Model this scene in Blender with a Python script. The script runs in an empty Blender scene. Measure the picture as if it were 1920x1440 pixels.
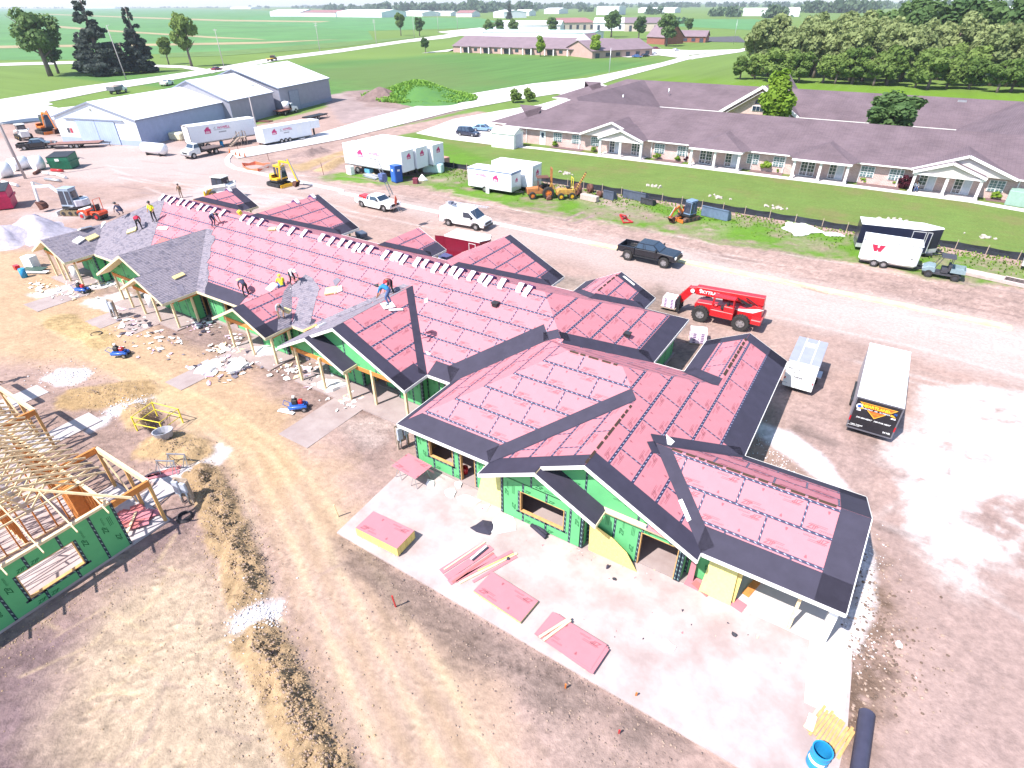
import bpy,bmesh,math,random
import numpy as np
from mathutils import Vector,Matrix
R=math.radians
random.seed(7);rng=np.random.default_rng(7)
scn=bpy.context.scene
col=scn.collection
# -- camera, sky, sun, exposure
CAM_H=20.6
_cx,_cy=960.0,720.0
_a=(-1085.0,20.0);_b=(1782.0,0.0)
FPX=math.sqrt(-((_a[0]-_cx)*(_b[0]-_cx)+(_a[1]-_cy)*(_b[1]-_cy)))
_X=-Vector((_a[0]-_cx,_a[1]-_cy,FPX)).normalized()
_Y=Vector((_b[0]-_cx,_b[1]-_cy,FPX)).normalized()
_Z=_X.cross(_Y)
ROT=Matrix((_X,_Y,_Z))
cam_d=bpy.data.cameras.new('camera');cam=bpy.data.objects.new('camera',cam_d);col.objects.link(cam)
cam_d.sensor_fit='HORIZONTAL';cam_d.sensor_width=36.0;cam_d.lens=FPX/1920*36.0
cam_d.clip_start=0.1;cam_d.clip_end=20000
_m=(ROT@Matrix(((1,0,0),(0,-1,0),(0,0,-1)))).to_4x4()
_m.translation=(0,0,CAM_H);cam.matrix_world=_m
scn.camera=cam
world=bpy.data.worlds.new('World');scn.world=world;world.use_nodes=True
SUN_TO=Vector((-0.25,-0.70,1.0)).normalized()
nt=world.node_tree;nt.nodes.clear()
_o=nt.nodes.new('ShaderNodeOutputWorld');_bg=nt.nodes.new('ShaderNodeBackground');_sk=nt.nodes.new('ShaderNodeTexSky')
_sk.sky_type='NISHITA';_sk.sun_disc=False
_sk.sun_elevation=math.asin(SUN_TO.z);_sk.sun_rotation=math.atan2(SUN_TO.x,SUN_TO.y)
_sk.air_density=1.0;_sk.dust_density=.5;_sk.ozone_density=1.0
_bg.inputs[1].default_value=0.115
nt.links.new(_sk.outputs[0],_bg.inputs[0]);nt.links.new(_bg.outputs[0],_o.inputs[0])
sun_d=bpy.data.lights.new('sun','SUN');sun=bpy.data.objects.new('sun',sun_d);col.objects.link(sun)
sun_d.energy=4.0;sun_d.angle=R(0.6);sun_d.color=(1.0,0.945,0.895)
sun.rotation_euler=SUN_TO.to_track_quat('Z','Y').to_euler()
sun.location=SUN_TO*200
vs=scn.view_settings
vs.view_transform='Standard';vs.look='None';vs.gamma=1.0;vs.use_curve_mapping=False
vs.exposure=1.25
scn.render.engine='CYCLES'
scn.cycles.max_bounces=6;scn.cycles.transparent_max_bounces=6;scn.cycles.volume_bounces=0
scn.cycles.use_denoising=True
def G(px,py,z=0.0):
 """the point at height z that a photo pixel (1920 x 1440) shows"""
 d=ROT@Vector((px-_cx,py-_cy,FPX))
 t=(z-CAM_H)/d.z
 return Vector((d.x*t,d.y*t,z))
 # -- materials
MATS={}
def _n(nt,t,**kw):
 n=nt.nodes.new(t)
 for k,v in kw.items():setattr(n,k,v)
 return n
def mat(name,c,rough=.6,metal=0.,var=.12,scale=3.,bump=0.,bscale=40.,spec=.4,coat=0.,emit=None,c2=None,c2amt=.5,trans=0.,alpha=1.):
 """plain surface with two octaves of soft tone variation and optional fine relief"""
 if name in MATS:return MATS[name]
 m=bpy.data.materials.new(name);m.use_nodes=True;nt=m.node_tree
 b=nt.nodes['Principled BSDF']
 b.inputs['Roughness'].default_value=rough;b.inputs['Metallic'].default_value=metal
 b.inputs['Specular IOR Level'].default_value=spec
 b.inputs['Coat Weight'].default_value=coat
 b.inputs['Transmission Weight'].default_value=trans
 b.inputs['Alpha'].default_value=alpha
 tc=_n(nt,'ShaderNodeTexCoord');src=tc.outputs['Object']
 no=_n(nt,'ShaderNodeTexNoise');no.inputs['Scale'].default_value=scale;no.inputs['Detail'].default_value=6;no.inputs['Roughness'].default_value=.65
 nt.links.new(src,no.inputs['Vector'])
 mr=_n(nt,'ShaderNodeMapRange');mr.inputs['From Min'].default_value=.3;mr.inputs['From Max'].default_value=.7
 nt.links.new(no.outputs[0],mr.inputs[0])
 mx=_n(nt,'ShaderNodeMix',data_type='RGBA')
 nt.links.new(mr.outputs[0],mx.inputs[0])
 if c2 is None:
  mx.inputs[6].default_value=(*[x*(1-var)for x in c],1);mx.inputs[7].default_value=(*[min(1,x*(1+var))for x in c],1)
 else:
  mr.inputs['From Min'].default_value=.5-.25*(1-c2amt)-.05;mr.inputs['From Max'].default_value=.5+.25*(1-c2amt)+.1
  mx.inputs[6].default_value=(*c,1);mx.inputs[7].default_value=(*c2,1)
 nt.links.new(mx.outputs[2],b.inputs['Base Color'])
 if bump:
  nb=_n(nt,'ShaderNodeTexNoise');nb.inputs['Scale'].default_value=bscale;nb.inputs['Detail'].default_value=4
  nt.links.new(src,nb.inputs['Vector'])
  bp=_n(nt,'ShaderNodeBump');bp.inputs['Strength'].default_value=bump;bp.inputs['Distance'].default_value=.02
  nt.links.new(nb.outputs[0],bp.inputs['Height']);nt.links.new(bp.outputs[0],b.inputs['Normal'])
 if emit:
  b.inputs['Emission Color'].default_value=(*emit[:3],1);b.inputs['Emission Strength'].default_value=emit[3]
 MATS[name]=m;return m
def ribbed(name,c,axis,per,rough=.45,metal=.0,depth=.6,var=.08):
 """sheet metal with ribs running perpendicular to `axis`"""
 m=mat(name,c,rough,metal,var,.8);nt=m.node_tree;b=nt.nodes['Principled BSDF']
 tc=_n(nt,'ShaderNodeTexCoord');w=_n(nt,'ShaderNodeTexWave');w.bands_direction=axis
 w.inputs['Scale'].default_value=math.pi*2/per/20*1.0
 nt.links.new(tc.outputs['Object'],w.inputs[0])
 bp=_n(nt,'ShaderNodeBump');bp.inputs['Strength'].default_value=depth;bp.inputs['Distance'].default_value=.03
 nt.links.new(w.outputs[1],bp.inputs['Height']);nt.links.new(bp.outputs[0],b.inputs['Normal'])
 return m
def bricky(name,c1,c2,mortar,bw,bh,ms=.02,rough=.85,bump=.4,uv=False,noise=0.0,nscale=.4):
 m=bpy.data.materials.new(name);m.use_nodes=True;nt=m.node_tree;b=nt.nodes['Principled BSDF'];b.inputs['Roughness'].default_value=rough
 b.inputs['Specular IOR Level'].default_value=.15
 tc=_n(nt,'ShaderNodeTexCoord');br=_n(nt,'ShaderNodeTexBrick')
 br.inputs['Color1'].default_value=(*c1,1);br.inputs['Color2'].default_value=(*c2,1);br.inputs['Mortar'].default_value=(*mortar,1)
 br.inputs['Scale'].default_value=1;br.inputs['Mortar Size'].default_value=ms;br.inputs['Brick Width'].default_value=bw;br.inputs['Row Height'].default_value=bh
 nt.links.new(tc.outputs['UV'],br.inputs[0])
 no=_n(nt,'ShaderNodeTexNoise');no.inputs['Scale'].default_value=nscale;no.inputs['Detail'].default_value=7;no.inputs['Roughness'].default_value=.7
 nt.links.new(tc.outputs['Object'],no.inputs['Vector'])
 mr=_n(nt,'ShaderNodeMapRange');mr.inputs['From Min'].default_value=.3;mr.inputs['From Max'].default_value=.7;mr.inputs['To Min'].default_value=1-noise;mr.inputs['To Max'].default_value=1+noise
 nt.links.new(no.outputs[0],mr.inputs[0])
 mx=_n(nt,'ShaderNodeMix',data_type='RGBA',blend_type='MULTIPLY');mx.inputs[0].default_value=1
 nt.links.new(br.outputs[0],mx.inputs[6]);nt.links.new(mr.outputs[0],mx.inputs[7])
 nt.links.new(mx.outputs[2],b.inputs['Base Color'])
 bp=_n(nt,'ShaderNodeBump');bp.inputs['Strength'].default_value=bump;bp.inputs['Distance'].default_value=.01;bp.invert=True
 nt.links.new(br.outputs[1],bp.inputs['Height']);nt.links.new(bp.outputs[0],b.inputs['Normal'])
 MATS[name]=m;return m
 # -- object helpers
def tag(o,label=None,cat=None,group=None,kind=None):
 if label:o['label']=label
 if cat:o['category']=cat
 if group:o['group']=group
 if kind:o['kind']=kind
 return o
def empty(name,loc=(0,0,0),rz=0.,label=None,cat=None,group=None):
 o=bpy.data.objects.new(name,None);col.objects.link(o);o.location=loc;o.rotation_euler=(0,0,rz)
 o.empty_display_size=.3
 return tag(o,label,cat,group)
def link(name,me,parent=None,loc=None,rot=None):
 o=bpy.data.objects.new(name,me);col.objects.link(o)
 if parent:o.parent=parent
 if loc is not None:o.location=loc
 if rot is not None:o.rotation_euler=rot
 return o
_kids={}
def copy_tree(o,parent=None,loc=None,rz=None,label=None,group=None):
 def rec(s,p):
  c=s.copy();col.objects.link(c)
  if p:c.parent=p
  for ch in list(s.children):rec(ch,c)
  return c
 c=rec(o,parent)
 if loc is not None:c.location=loc
 if rz is not None:c.rotation_euler=(0,0,rz)
 if label:c['label']=label
 if group:c['group']=group
 return c
class MB:
 """collects faces, then links them as one mesh object"""
 def __init__(s):s.v=[];s.f=[];s.m=[];s.uv=None;s.mi=0;s.sm=[];s.smooth=False
 def add(s,vs,fs,mi=None):
  n=len(s.v);s.v+=[tuple(p)for p in vs]
  for f in fs:
   s.f.append(tuple(i+n for i in f));s.m.append(s.mi if mi is None else mi);s.sm.append(s.smooth)
  return s
 def box(s,c,d,rz=0.,M=None,mi=None,taper=None):
  x,y,z=d[0]/2,d[1]/2,d[2]/2
  P=[(-x,-y,-z),(x,-y,-z),(x,y,-z),(-x,y,-z),(-x,-y,z),(x,-y,z),(x,y,z),(-x,y,z)]
  if taper:P=[(p[0]*(taper[0]if p[2]>0 else 1),p[1]*(taper[1]if p[2]>0 else 1),p[2])for p in P]
  if M is None:M=Matrix.Rotation(rz,4,'Z')
  P=[Vector(c)+(M@Vector(p))for p in P]
  return s.add(P,[(0,3,2,1),(4,5,6,7),(0,1,5,4),(1,2,6,5),(2,3,7,6),(3,0,4,7)],mi)
 def bb(s,x0,x1,y0,y1,z0,z1,mi=None):
  return s.box(((x0+x1)/2,(y0+y1)/2,(z0+z1)/2),(x1-x0,y1-y0,z1-z0),mi=mi)
 def bar(s,p,q,w,h=None,mi=None,up=(0,0,1)):
  p=Vector(p);q=Vector(q);d=q-p;L=d.length
  if L<1e-6:return s
  y=d/L;u=Vector(up)
  if abs(y.dot(u))>.98:u=Vector((1,0,0))
  x=y.cross(u).normalized();zz=x.cross(y)
  M=Matrix((x,y,zz)).transposed().to_4x4()
  return s.box((p+q)/2,(w,L,h or w),M=M,mi=mi)
 def tube(s,pts,r,n=8,mi=None,cap=True):
  pts=[Vector(p)for p in pts];rs=r if isinstance(r,(list,tuple))else[r]*len(pts)
  rings=[];t0=None
  for i,p in enumerate(pts):
   a=pts[max(0,i-1)];b=pts[min(len(pts)-1,i+1)];t=(b-a).normalized()
   if t0 is None:
    u=t.orthogonal().normalized()
   else:
    u=(u-t*u.dot(t)).normalized()
   t0=t;w=t.cross(u)
   rings.append([p+(u*math.cos(2*math.pi*k/n)+w*math.sin(2*math.pi*k/n))*rs[i]for k in range(n)])
  vs=[v for g in rings for v in g];fs=[]
  for i in range(len(pts)-1):
   for k in range(n):
    fs.append((i*n+k,i*n+(k+1)%n,(i+1)*n+(k+1)%n,(i+1)*n+k))
  if cap:
   fs.append(tuple(range(n))[::-1]);fs.append(tuple((len(pts)-1)*n+k for k in range(n)))
  old=s.smooth;s.smooth=n>6;s.add(vs,fs[:(len(pts)-1)*n],mi);s.smooth=False;i0=len(s.v)-len(vs)
  for f in fs[(len(pts)-1)*n:]:s.f.append(tuple(i0+j for j in f));s.m.append(s.mi if mi is None else mi);s.sm.append(False)
  s.smooth=old
  return s
 def prism(s,poly,z0,z1,mi=None):
  n=len(poly);vs=[(p[0],p[1],z0)for p in poly]+[(p[0],p[1],z1)for p in poly]
  return s.add(vs,[tuple(range(n))[::-1],tuple(range(n,2*n))]+[(i,(i+1)%n,n+(i+1)%n,n+i)for i in range(n)],mi)
 def extr(s,prof,axis,a0,a1,mi=None):
  """profile polygon [(u,v)] extruded along axis: 'x' -> (a,u,v), 'y' -> (u,a,v)"""
  f=(lambda a,u,v:(a,u,v))if axis=='x' else(lambda a,u,v:(u,a,v))
  n=len(prof);vs=[f(a0,*p)for p in prof]+[f(a1,*p)for p in prof]
  return s.add(vs,[tuple(range(n))[::-1],tuple(range(n,2*n))]+[(i,(i+1)%n,n+(i+1)%n,n+i)for i in range(n)],mi)
 def quad(s,a,b,c,d,mi=None):return s.add([a,b,c,d],[(0,1,2,3)],mi)
 def cyl(s,c,r,h,axis='z',n=14,mi=None,r2=None):
  e={'x':Vector((1,0,0)),'y':Vector((0,1,0)),'z':Vector((0,0,1))}[axis];c=Vector(c)
  return s.tube([c-e*h/2,c+e*h/2],[r,r if r2 is None else r2],n,mi)
 def mesh(s,name,mats,smooth=None):
  me=bpy.data.meshes.new(name);me.from_pydata(s.v,[],s.f);me.update()
  for m in(mats if isinstance(mats,(list,tuple))else[mats]):me.materials.append(m)
  me.polygons.foreach_set('material_index',s.m)
  me.polygons.foreach_set('use_smooth',s.sm if smooth is None else[smooth]*len(s.f))
  if s.uv is not None:
   uvl=me.uv_layers.new(name='UVMap')
   uvl.data.foreach_set('uv',[x for l in s.uv for p in l for x in p])
  bm=bmesh.new();bm.from_mesh(me);bmesh.ops.recalc_face_normals(bm,faces=bm.faces);bm.to_mesh(me);bm.free()
  return me
 def build(s,name,mats,parent=None,loc=None,rot=None,bevel=0.,smooth=None):
  me=s.mesh(name,mats,smooth)
  if bevel:
   bm=bmesh.new();bm.from_mesh(me)
   es=[e for e in bm.edges if len(e.link_faces)==2 and e.calc_face_angle(0)>.6]
   bmesh.ops.bevel(bm,geom=es,offset=bevel,segments=1,affect='EDGES',clamp_overlap=True);bm.to_mesh(me);bm.free()
  return link(name,me,parent,loc,rot)
def uvbox(o,s=1.):
 """world-size UVs: walls by (horizontal run, height), slopes by (horizontal run, length up the slope)"""
 me=o.data;uvl=me.uv_layers.get('UVMap')or me.uv_layers.new(name='UVMap')
 for p in me.polygons:
  n=p.normal;h=Vector((-n.y,n.x,0))
  h=h.normalized()if h.length>1e-4 else Vector((1,0,0))
  w=n.cross(h)
  for li in p.loop_indices:
   v=me.vertices[me.loops[li].vertex_index].co
   uvl.data[li].uv=(v.dot(h)*s,v.dot(w)*s)
 return o
_tx={}
def text_geo(t,size=1.,shear=0.,bold=0.,res=1,align='LEFT'):
 """flat lettering as (verts, faces) in the xy plane"""
 k=(t,shear,bold,res,align)
 if k not in _tx:
  cu=bpy.data.curves.new('lettering','FONT');cu.body=t;cu.size=1;cu.shear=shear;cu.offset=bold
  cu.resolution_u=res;cu.align_x=align;cu.fill_mode='FRONT'
  ob=bpy.data.objects.new('lettering',cu);col.objects.link(ob)
  dg=bpy.context.evaluated_depsgraph_get();me=ob.evaluated_get(dg).to_mesh()
  _tx[k]=([tuple(v.co)for v in me.vertices],[tuple(p.vertices)for p in me.polygons])
  ob.evaluated_get(dg).to_mesh_clear();bpy.data.objects.remove(ob);bpy.data.curves.remove(cu)
 v,f=_tx[k]
 return[(x*size,y*size,z)for x,y,z in v],f
def text_on(mb,t,size,o,ux,uy,mi=0,off=.004,**kw):
 """lettering on a face: origin o, reading direction ux, letter-up uy"""
 v,f=text_geo(t,size,**kw);o=Vector(o);ux=Vector(ux).normalized();uy=Vector(uy).normalized();n=ux.cross(uy)
 mb.add([o+ux*p[0]+uy*p[1]+n*off for p in v],f,mi)
 return mb
def flat_on(mb,poly,o,ux,uy,mi=0,off=.004):
 o=Vector(o);ux=Vector(ux).normalized();uy=Vector(uy).normalized();n=ux.cross(uy)
 mb.add([o+ux*p[0]+uy*p[1]+n*off for p in poly],[tuple(range(len(poly)))],mi)
 return mb
 # -- palette
WHITE=mat('white_paint',(.78,.79,.80),.35,var=.04,scale=1.,coat=.3)
OFFWHITE=mat('cream_board',(.72,.68,.58),.6,var=.08,scale=2.)
BLACKP=mat('black_paint',(.010,.012,.018),.22,var=.2,coat=.6)
DARKM=mat('dark_metal',(.035,.036,.040),.5,.2,var=.3)
STEEL=mat('galvanised_steel',(.45,.46,.48),.38,.7,var=.15)
ALU=mat('aluminium',(.62,.63,.66),.33,.5,var=.08)
RUBBER=mat('tyre_rubber',(.030,.028,.028),.85,var=.35,scale=6)
RIM=mat('wheel_rim',(.40,.40,.42),.35,.7)
GLASS=mat('car_glass',(.02,.035,.06),.06,0,var=.1,spec=.9,coat=.5)
CHROME=mat('chrome',(.6,.6,.62),.15,1.)
RED=mat('red_paint',(.48,.015,.02),.35,var=.1,coat=.3)
YELLOW=mat('yellow_paint',(.75,.42,.02),.4,var=.1,coat=.2)
YEL2=mat('safety_yellow',(.75,.62,.05),.5)
ORANGE=mat('orange_paint',(.62,.17,.03),.45,var=.15)
ORRUST=mat('weathered_orange',(.50,.20,.05),.7,c2=(.24,.09,.05),scale=2.5,c2amt=.45)
YELRUST=mat('weathered_yellow',(.58,.34,.06),.7,c2=(.25,.11,.05),scale=2.5,c2amt=.4)
RUST=mat('rusty_iron',(.13,.055,.04),.85,var=.4,scale=5)
BLUEP=mat('blue_plastic',(.02,.09,.36),.45,var=.1)
TEAL=mat('bright_blue_drum',(.02,.25,.50),.4,var=.1)
LAMPR=mat('red_lens',(.45,.01,.02),.25)
LAMPW=mat('clear_lens',(.75,.77,.80),.15,spec=.8)
LAMPO=mat('amber_lens',(.7,.22,.02),.3)
MAROON=mat('maroon_paint',(.20,.010,.03),.35,var=.1,coat=.3)
WOOD=mat('sawn_timber',(.52,.31,.12),.75,var=.22,scale=6,bump=.2)
WOODP=mat('pale_timber',(.74,.57,.35),.75,var=.18,scale=5,bump=.2)
WOODO=mat('laminated_beam',(.52,.20,.05),.7,var=.2,scale=5)
WOODG=mat('weathered_board',(.38,.30,.24),.85,var=.25,scale=6)
OSB=mat('strand_board',(.66,.50,.17),.8,var=.22,scale=16,bump=.3)
CONC=mat('concrete',(.50,.46,.44),.85,var=.10,scale=1.2,bump=.15,bscale=30)
PAPER=mat('white_paper',(.82,.81,.80),.7,var=.06)
PLASTIC_W=mat('white_plastic',(.80,.80,.82),.4,var=.05)
PINKW=mat('pink_wrap',(.62,.22,.48),.5,var=.2,scale=6)
PURPLE=mat('purple_wrap',(.10,.04,.16),.5,var=.3,scale=8)
INK=mat('dark_ink',(.03,.03,.04),.6)
HOWR=mat('sign_magenta',(.52,.03,.16),.5)
HOWG=mat('sign_grey',(.16,.16,.18),.5)
SKIN=mat('skin',(.33,.17,.11),.6)
GREEN_D=mat('green_dumpster_paint',(.01,.13,.07),.5,var=.2)
DPINK=mat('red_dumpster_paint',(.48,.02,.09),.5,var=.15)
# -- ground: one sheet, colours and relief worked out per vertex
def _hash(ix,iy,s):
 h=(ix.astype(np.int64)*374761393+iy.astype(np.int64)*668265263+s*144665)&0x7fffffff
 h=((h^(h>>13))*1274126177)&0x7fffffff
 return((h^(h>>16))&0xffff)/65535.0
def vnoise(x,y,s=0):
 ix=np.floor(x);iy=np.floor(y);fx=x-ix;fy=y-iy
 fx=fx*fx*(3-2*fx);fy=fy*fy*(3-2*fy)
 a=_hash(ix,iy,s);b=_hash(ix+1,iy,s);c=_hash(ix,iy+1,s);d=_hash(ix+1,iy+1,s)
 return(a*(1-fx)+b*fx)*(1-fy)+(c*(1-fx)+d*fx)*fy
def fbm(x,y,f=1.,o=4,s=0,g=.55):
 v=0;a=1;t=0
 for i in range(o):
  v=v+a*vnoise(x*f+i*17.3,y*f-i*9.1,s+i*7);t+=a;a*=g;f*=2.03
 return v/t-.5
def axis(segs,far0,far1):
 out=[]
 for a,b,d in segs:out+=list(np.arange(a,b-1e-6,d))
 out.append(segs[-1][1])
 d=segs[0][2];x=out[0];L=[]
 while x>far0:d*=1.28;x-=d;L.append(x)
 d=segs[-1][2];x=out[-1];H=[]
 while x<far1:d*=1.28;x+=d;H.append(x)
 return np.array(L[::-1]+out+H)
gx=axis([(-160,-110,1.0),(-110,-52,.4),(-52,-28,.2),(-28,14,.11),(14,34,.4)],-7000,2600)
gy=axis([(-3,24,.11),(24,46,.2),(46,74,.25),(74,140,.6)],-300,9000)
NX,NY=len(gx),len(gy)
PX,PY=np.meshgrid(gx,gy);PX=PX.ravel();PY=PY.ravel()
W2=lambda pts:np.array([(p[0],p[1])for p in(G(*q)for q in pts)])
def sdpoly(P,poly,sel=None):
 X,Y=P;d=np.full(X.shape,1e18);ins=np.zeros(X.shape,bool);n=len(poly)
 for i in range(n):
  ax,ay=poly[i];bx,by=poly[(i+1)%n];ex,ey=bx-ax,by-ay
  t=np.clip(((X-ax)*ex+(Y-ay)*ey)/(ex*ex+ey*ey+1e-12),0,1)
  d=np.minimum(d,(X-ax-t*ex)**2+(Y-ay-t*ey)**2)
  c=((ay<=Y)&(by>Y))|((by<=Y)&(ay>Y))
  with np.errstate(divide='ignore',invalid='ignore'):
   xi=ax+(Y-ay)/(by-ay)*ex
  ins^=c&(X<xi)
 d=np.sqrt(d);return np.where(ins,-d,d)
def sdline(X,Y,pts):
 d=np.full(X.shape,1e18)
 for(ax,ay),(bx,by)in zip(pts[:-1],pts[1:]):
  ex,ey=bx-ax,by-ay
  t=np.clip(((X-ax)*ex+(Y-ay)*ey)/(ex*ex+ey*ey+1e-12),0,1)
  d=np.minimum(d,(X-ax-t*ex)**2+(Y-ay-t*ey)**2)
 return np.sqrt(d)
ALB=np.zeros((len(PX),3));GR=np.ones(len(PX));RG=np.full(len(PX),.25);HZ=np.zeros(len(PX))
n1=fbm(PX,PY,.09,4,1);n2=fbm(PX,PY,.6,4,2);n3=fbm(PX,PY,2.4,4,3);n4=fbm(PX,PY,.25,5,4)
def lay(m,c,gr=None,rg=None,tone=.0):
 m=np.clip(m,0,1)
 global ALB,GR,RG
 c=np.array(c)[None,:]*(1+tone*(n2*1.2+n4))[:,None]
 ALB=ALB*(1-m[:,None])+c*m[:,None]
 if gr is not None:GR=GR*(1-m)+gr*m
 if rg is not None:RG=RG*(1-m)+rg*m
def mask(poly,soft=.5,amp=1.,nz=None,pad=8):
 poly=np.asarray(poly,float);x0,y0=poly.min(0)-pad;x1,y1=poly.max(0)+pad
 sel=(PX>x0)&(PX<x1)&(PY>y0)&(PY<y1);out=np.zeros(len(PX))
 if sel.any():
  sd=sdpoly((PX[sel],PY[sel]),poly)+amp*((n2 if nz is None else nz)[sel]*1.6+n3[sel]*.5)
  out[sel]=np.clip(.5-sd/soft,0,1)
 return out
def pm(pts,soft=.5,amp=1.,nz=None,pad=8):return mask(W2(pts),soft,amp,nz,pad)
def sm(pts,w,soft=.5,amp=.6,px=True):
 p=W2(pts)if px else np.array(pts,float);x0,y0=p.min(0)-w-6;x1,y1=p.max(0)+w+6
 sel=(PX>x0)&(PX<x1)&(PY>y0)&(PY<y1);out=np.zeros(len(PX))
 sd=sdline(PX[sel],PY[sel],p)-w+amp*(n2[sel]*1.6+n3[sel]*.5);out[sel]=np.clip(.5-sd/soft,0,1)
 return out
C_LAWN=(.128,.195,.046);C_FIELD=(.035,.125,.045);C_WEED=(.095,.190,.022)
C_DIRT=(.325,.228,.198);C_PALE=(.365,.285,.262);C_TAN=(.385,.265,.165);C_BROWN=(.25,.18,.165);C_DARK=(.16,.118,.108)
C_GRAV=(.56,.53,.55);C_LIME=(.62,.57,.56);C_CLAY=(.36,.25,.14)
lay(np.ones(len(PX)),C_LAWN,1,.5,.25)
LAWN=mask([(-82,72.5),(60,71),(60,106),(-60,108),(-78,91)],.6,.3)
lay(LAWN*(.30+.35*np.sin(PY*2*np.pi/1.5+n1*1.5)*.5+n4*1.3),(.125,.150,.040),1)
lay(LAWN*np.clip(n4*4+n2*2-.4,0,1)*.6,(.17,.145,.065),1)
lay(mask([(-70,205),(120,210),(120,150),(-92,168),(-82,170)],2,2),(.115,.200,.018),1,.5,.2)
lay(mask([(-260,108),(-130,108),(-98,120),(-99,180),(-92,262),(-200,268),(-222,150)],3,3,n1),(.085,.175,.045),1,.5,.35)
lay(mask([(-200,150),(-110,130),(-110,170),(-190,230)],20,14,n1)*.45,(.12,.145,.05),1)
lay(pm([(-900,430),(-250,330),(-60,236),(60,226),(112,224),(260,262),(420,268),(436,283),(452,300),(500,316),(700,355),(950,405),(1285,480),(1620,545),(2000,622),(2500,720),(3600,1200),(3600,1900),(-1500,1900),(-1500,600)],.8,.5),C_DIRT,0,.5,.22)
lay(pm([(300,262),(420,250),(600,205),(640,190),(700,200),(722,215),(560,262),(430,285)],.8,.6),C_DIRT,0,.4,.2)
lay(pm([(600,180),(690,168),(760,200),(740,222),(640,232)],1,1),(.29,.22,.21),0,.5,.3)
lay(pm([(640,172),(700,168),(790,192),(760,205),(690,200)],1,2),C_BROWN,0,.9,.3)
STRIP=mask([(-86,59.5),(-80,54),(60,53.2),(60,71.2),(-82,72)],.5,.3)
lay(STRIP,C_DIRT,0,.8,.3)
lay(mask([(-92,60),(-78,54.5),(-74,70),(-80,84),(-78,118),(-84,118),(-88,80)],1,1),C_DIRT,0,.8,.3)
for p,w,c in(([(560,318),(600,300),(640,288),(700,270)],1.3,C_CLAY),([(505,325),(545,312)],1.2,C_CLAY),([(565,292),(600,282)],1.6,C_BROWN),([(900,196),(830,215),(760,232)],.9,C_BROWN)):
 lay(sm(p,w,1.2,1.2),c,0,1.,.3)
for p in([(595,332),(640,322),(760,330),(830,322),(960,385),(880,372),(800,350),(690,345),(600,340)],[(825,312),(1000,345),(1110,362),(1420,412),(1620,447),(1930,502),(1930,540),(1800,530),(1640,500),(1500,478),(1330,452),(1170,425),(1010,400),(900,372),(800,345)],[(780,252),(925,300),(830,318),(740,272)]):
 mm=pm(p,1.2,2.2);lay(mm*np.clip(.9+n2*2.2+n4*1.5,0,1),C_WEED,1,.8,.35)
for p in([(1050,358),(1180,368),(1260,420),(1120,405)],[(1470,440),(1540,452),(1560,475),(1480,465)],[(1290,415),(1370,420),(1350,450),(1280,445)],[(790,333),(860,330),(850,345),(780,345)]):
 mm=pm(p,2,2.5);lay(mm*np.clip(.4+n2*3+n3,0,1),(.30,.225,.19),.1,.9,.3)
lay(pm([(452,300),(700,357),(1285,484),(1900,610),(2500,740),(2500,900),(1700,650),(1290,560),(1000,470),(760,400),(560,360),(300,340),(200,300),(320,285)],3,2.5,n1)*.95,C_PALE,0,.22,.1)
lay(pm([(1290,480),(1900,612),(2400,720),(2200,760),(1500,600),(1300,530)],5,3,n1)*.75,(.41,.34,.315),0,.15,.1)
lay(pm([(0,260),(300,250),(430,300),(380,330),(200,345),(-60,330),(-200,300)],4,3,n1)*.8,(.385,.31,.29),0,.2,.1)
lay(pm([(40,400),(240,380),(420,345),(560,372),(480,395),(300,380),(90,420)],3,2,n1)*.5,(.47,.40,.40),0,.3,.1)
for k in range(40):
 a=R(random.uniform(-14,20));x,y=random.uniform(-110,-66),random.uniform(22,58);L=random.uniform(6,18)
 pts=[(x+math.cos(a)*t*L+math.sin(a)*t*t*2,y+math.sin(a)*t*L+t*t*2)for t in(0,.25,.5,.75,1)]
 lay(sm(pts,.16,.5,.25,False)*.5,random.choice((C_BROWN,(.27,.2,.19),(.5,.42,.40))),0)
for k in range(46):
 x,y=random.uniform(-70,18),random.uniform(39.5,51);L=random.uniform(5,22)
 pts=[(x+t*L,y+t*t*random.uniform(-.8,.8))for t in(0,.33,.66,1)]
 lay(sm(pts,.14,.5,.25,False)*.35,random.choice(((.36,.28,.26),(.33,.25,.22),(.56,.5,.48))),0)
for k in range(70):
 x,y=random.uniform(-74,22),random.uniform(54.5,61);L=random.uniform(3,14)
 pts=[(x+t*L,y+t*t*random.uniform(-.6,.6))for t in(0,.33,.66,1)]
 m_=sm(pts,.12,.35,.25,False);lay(m_*.6,random.choice(((.23,.165,.15),(.27,.19,.165),(.45,.36,.33))),0,.9);HZ-=m_*.05
lay(sm([(1060,412),(1092,398)],.25,.3,.1),C_BROWN,0);lay(sm([(1078,418),(1112,404)],.25,.3,.1),C_BROWN,0)
lay(pm([(40,470),(150,425),(330,560),(560,690),(790,830),(690,790),(640,700),(480,640),(300,610),(150,560),(60,520)],3,2.5,n4)*.75,(.265,.185,.160),0,.8,.3)
lay(pm([(300,560),(420,590),(560,680),(730,760),(700,850),(560,800),(520,720),(400,680),(250,640)],2.5,2.5,n4)*.8,(.205,.145,.130),0,.9,.35)
lay(pm([(1240,540),(1290,600),(1320,700),(1260,680),(1180,560)],2,1.5)*.8,(.19,.145,.12),0,.8,.35)
lay(pm([(1040,520),(1110,520),(1150,560),(1050,560)],2,1.5)*.8,(.24,.19,.16),0,.7,.3)
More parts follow.
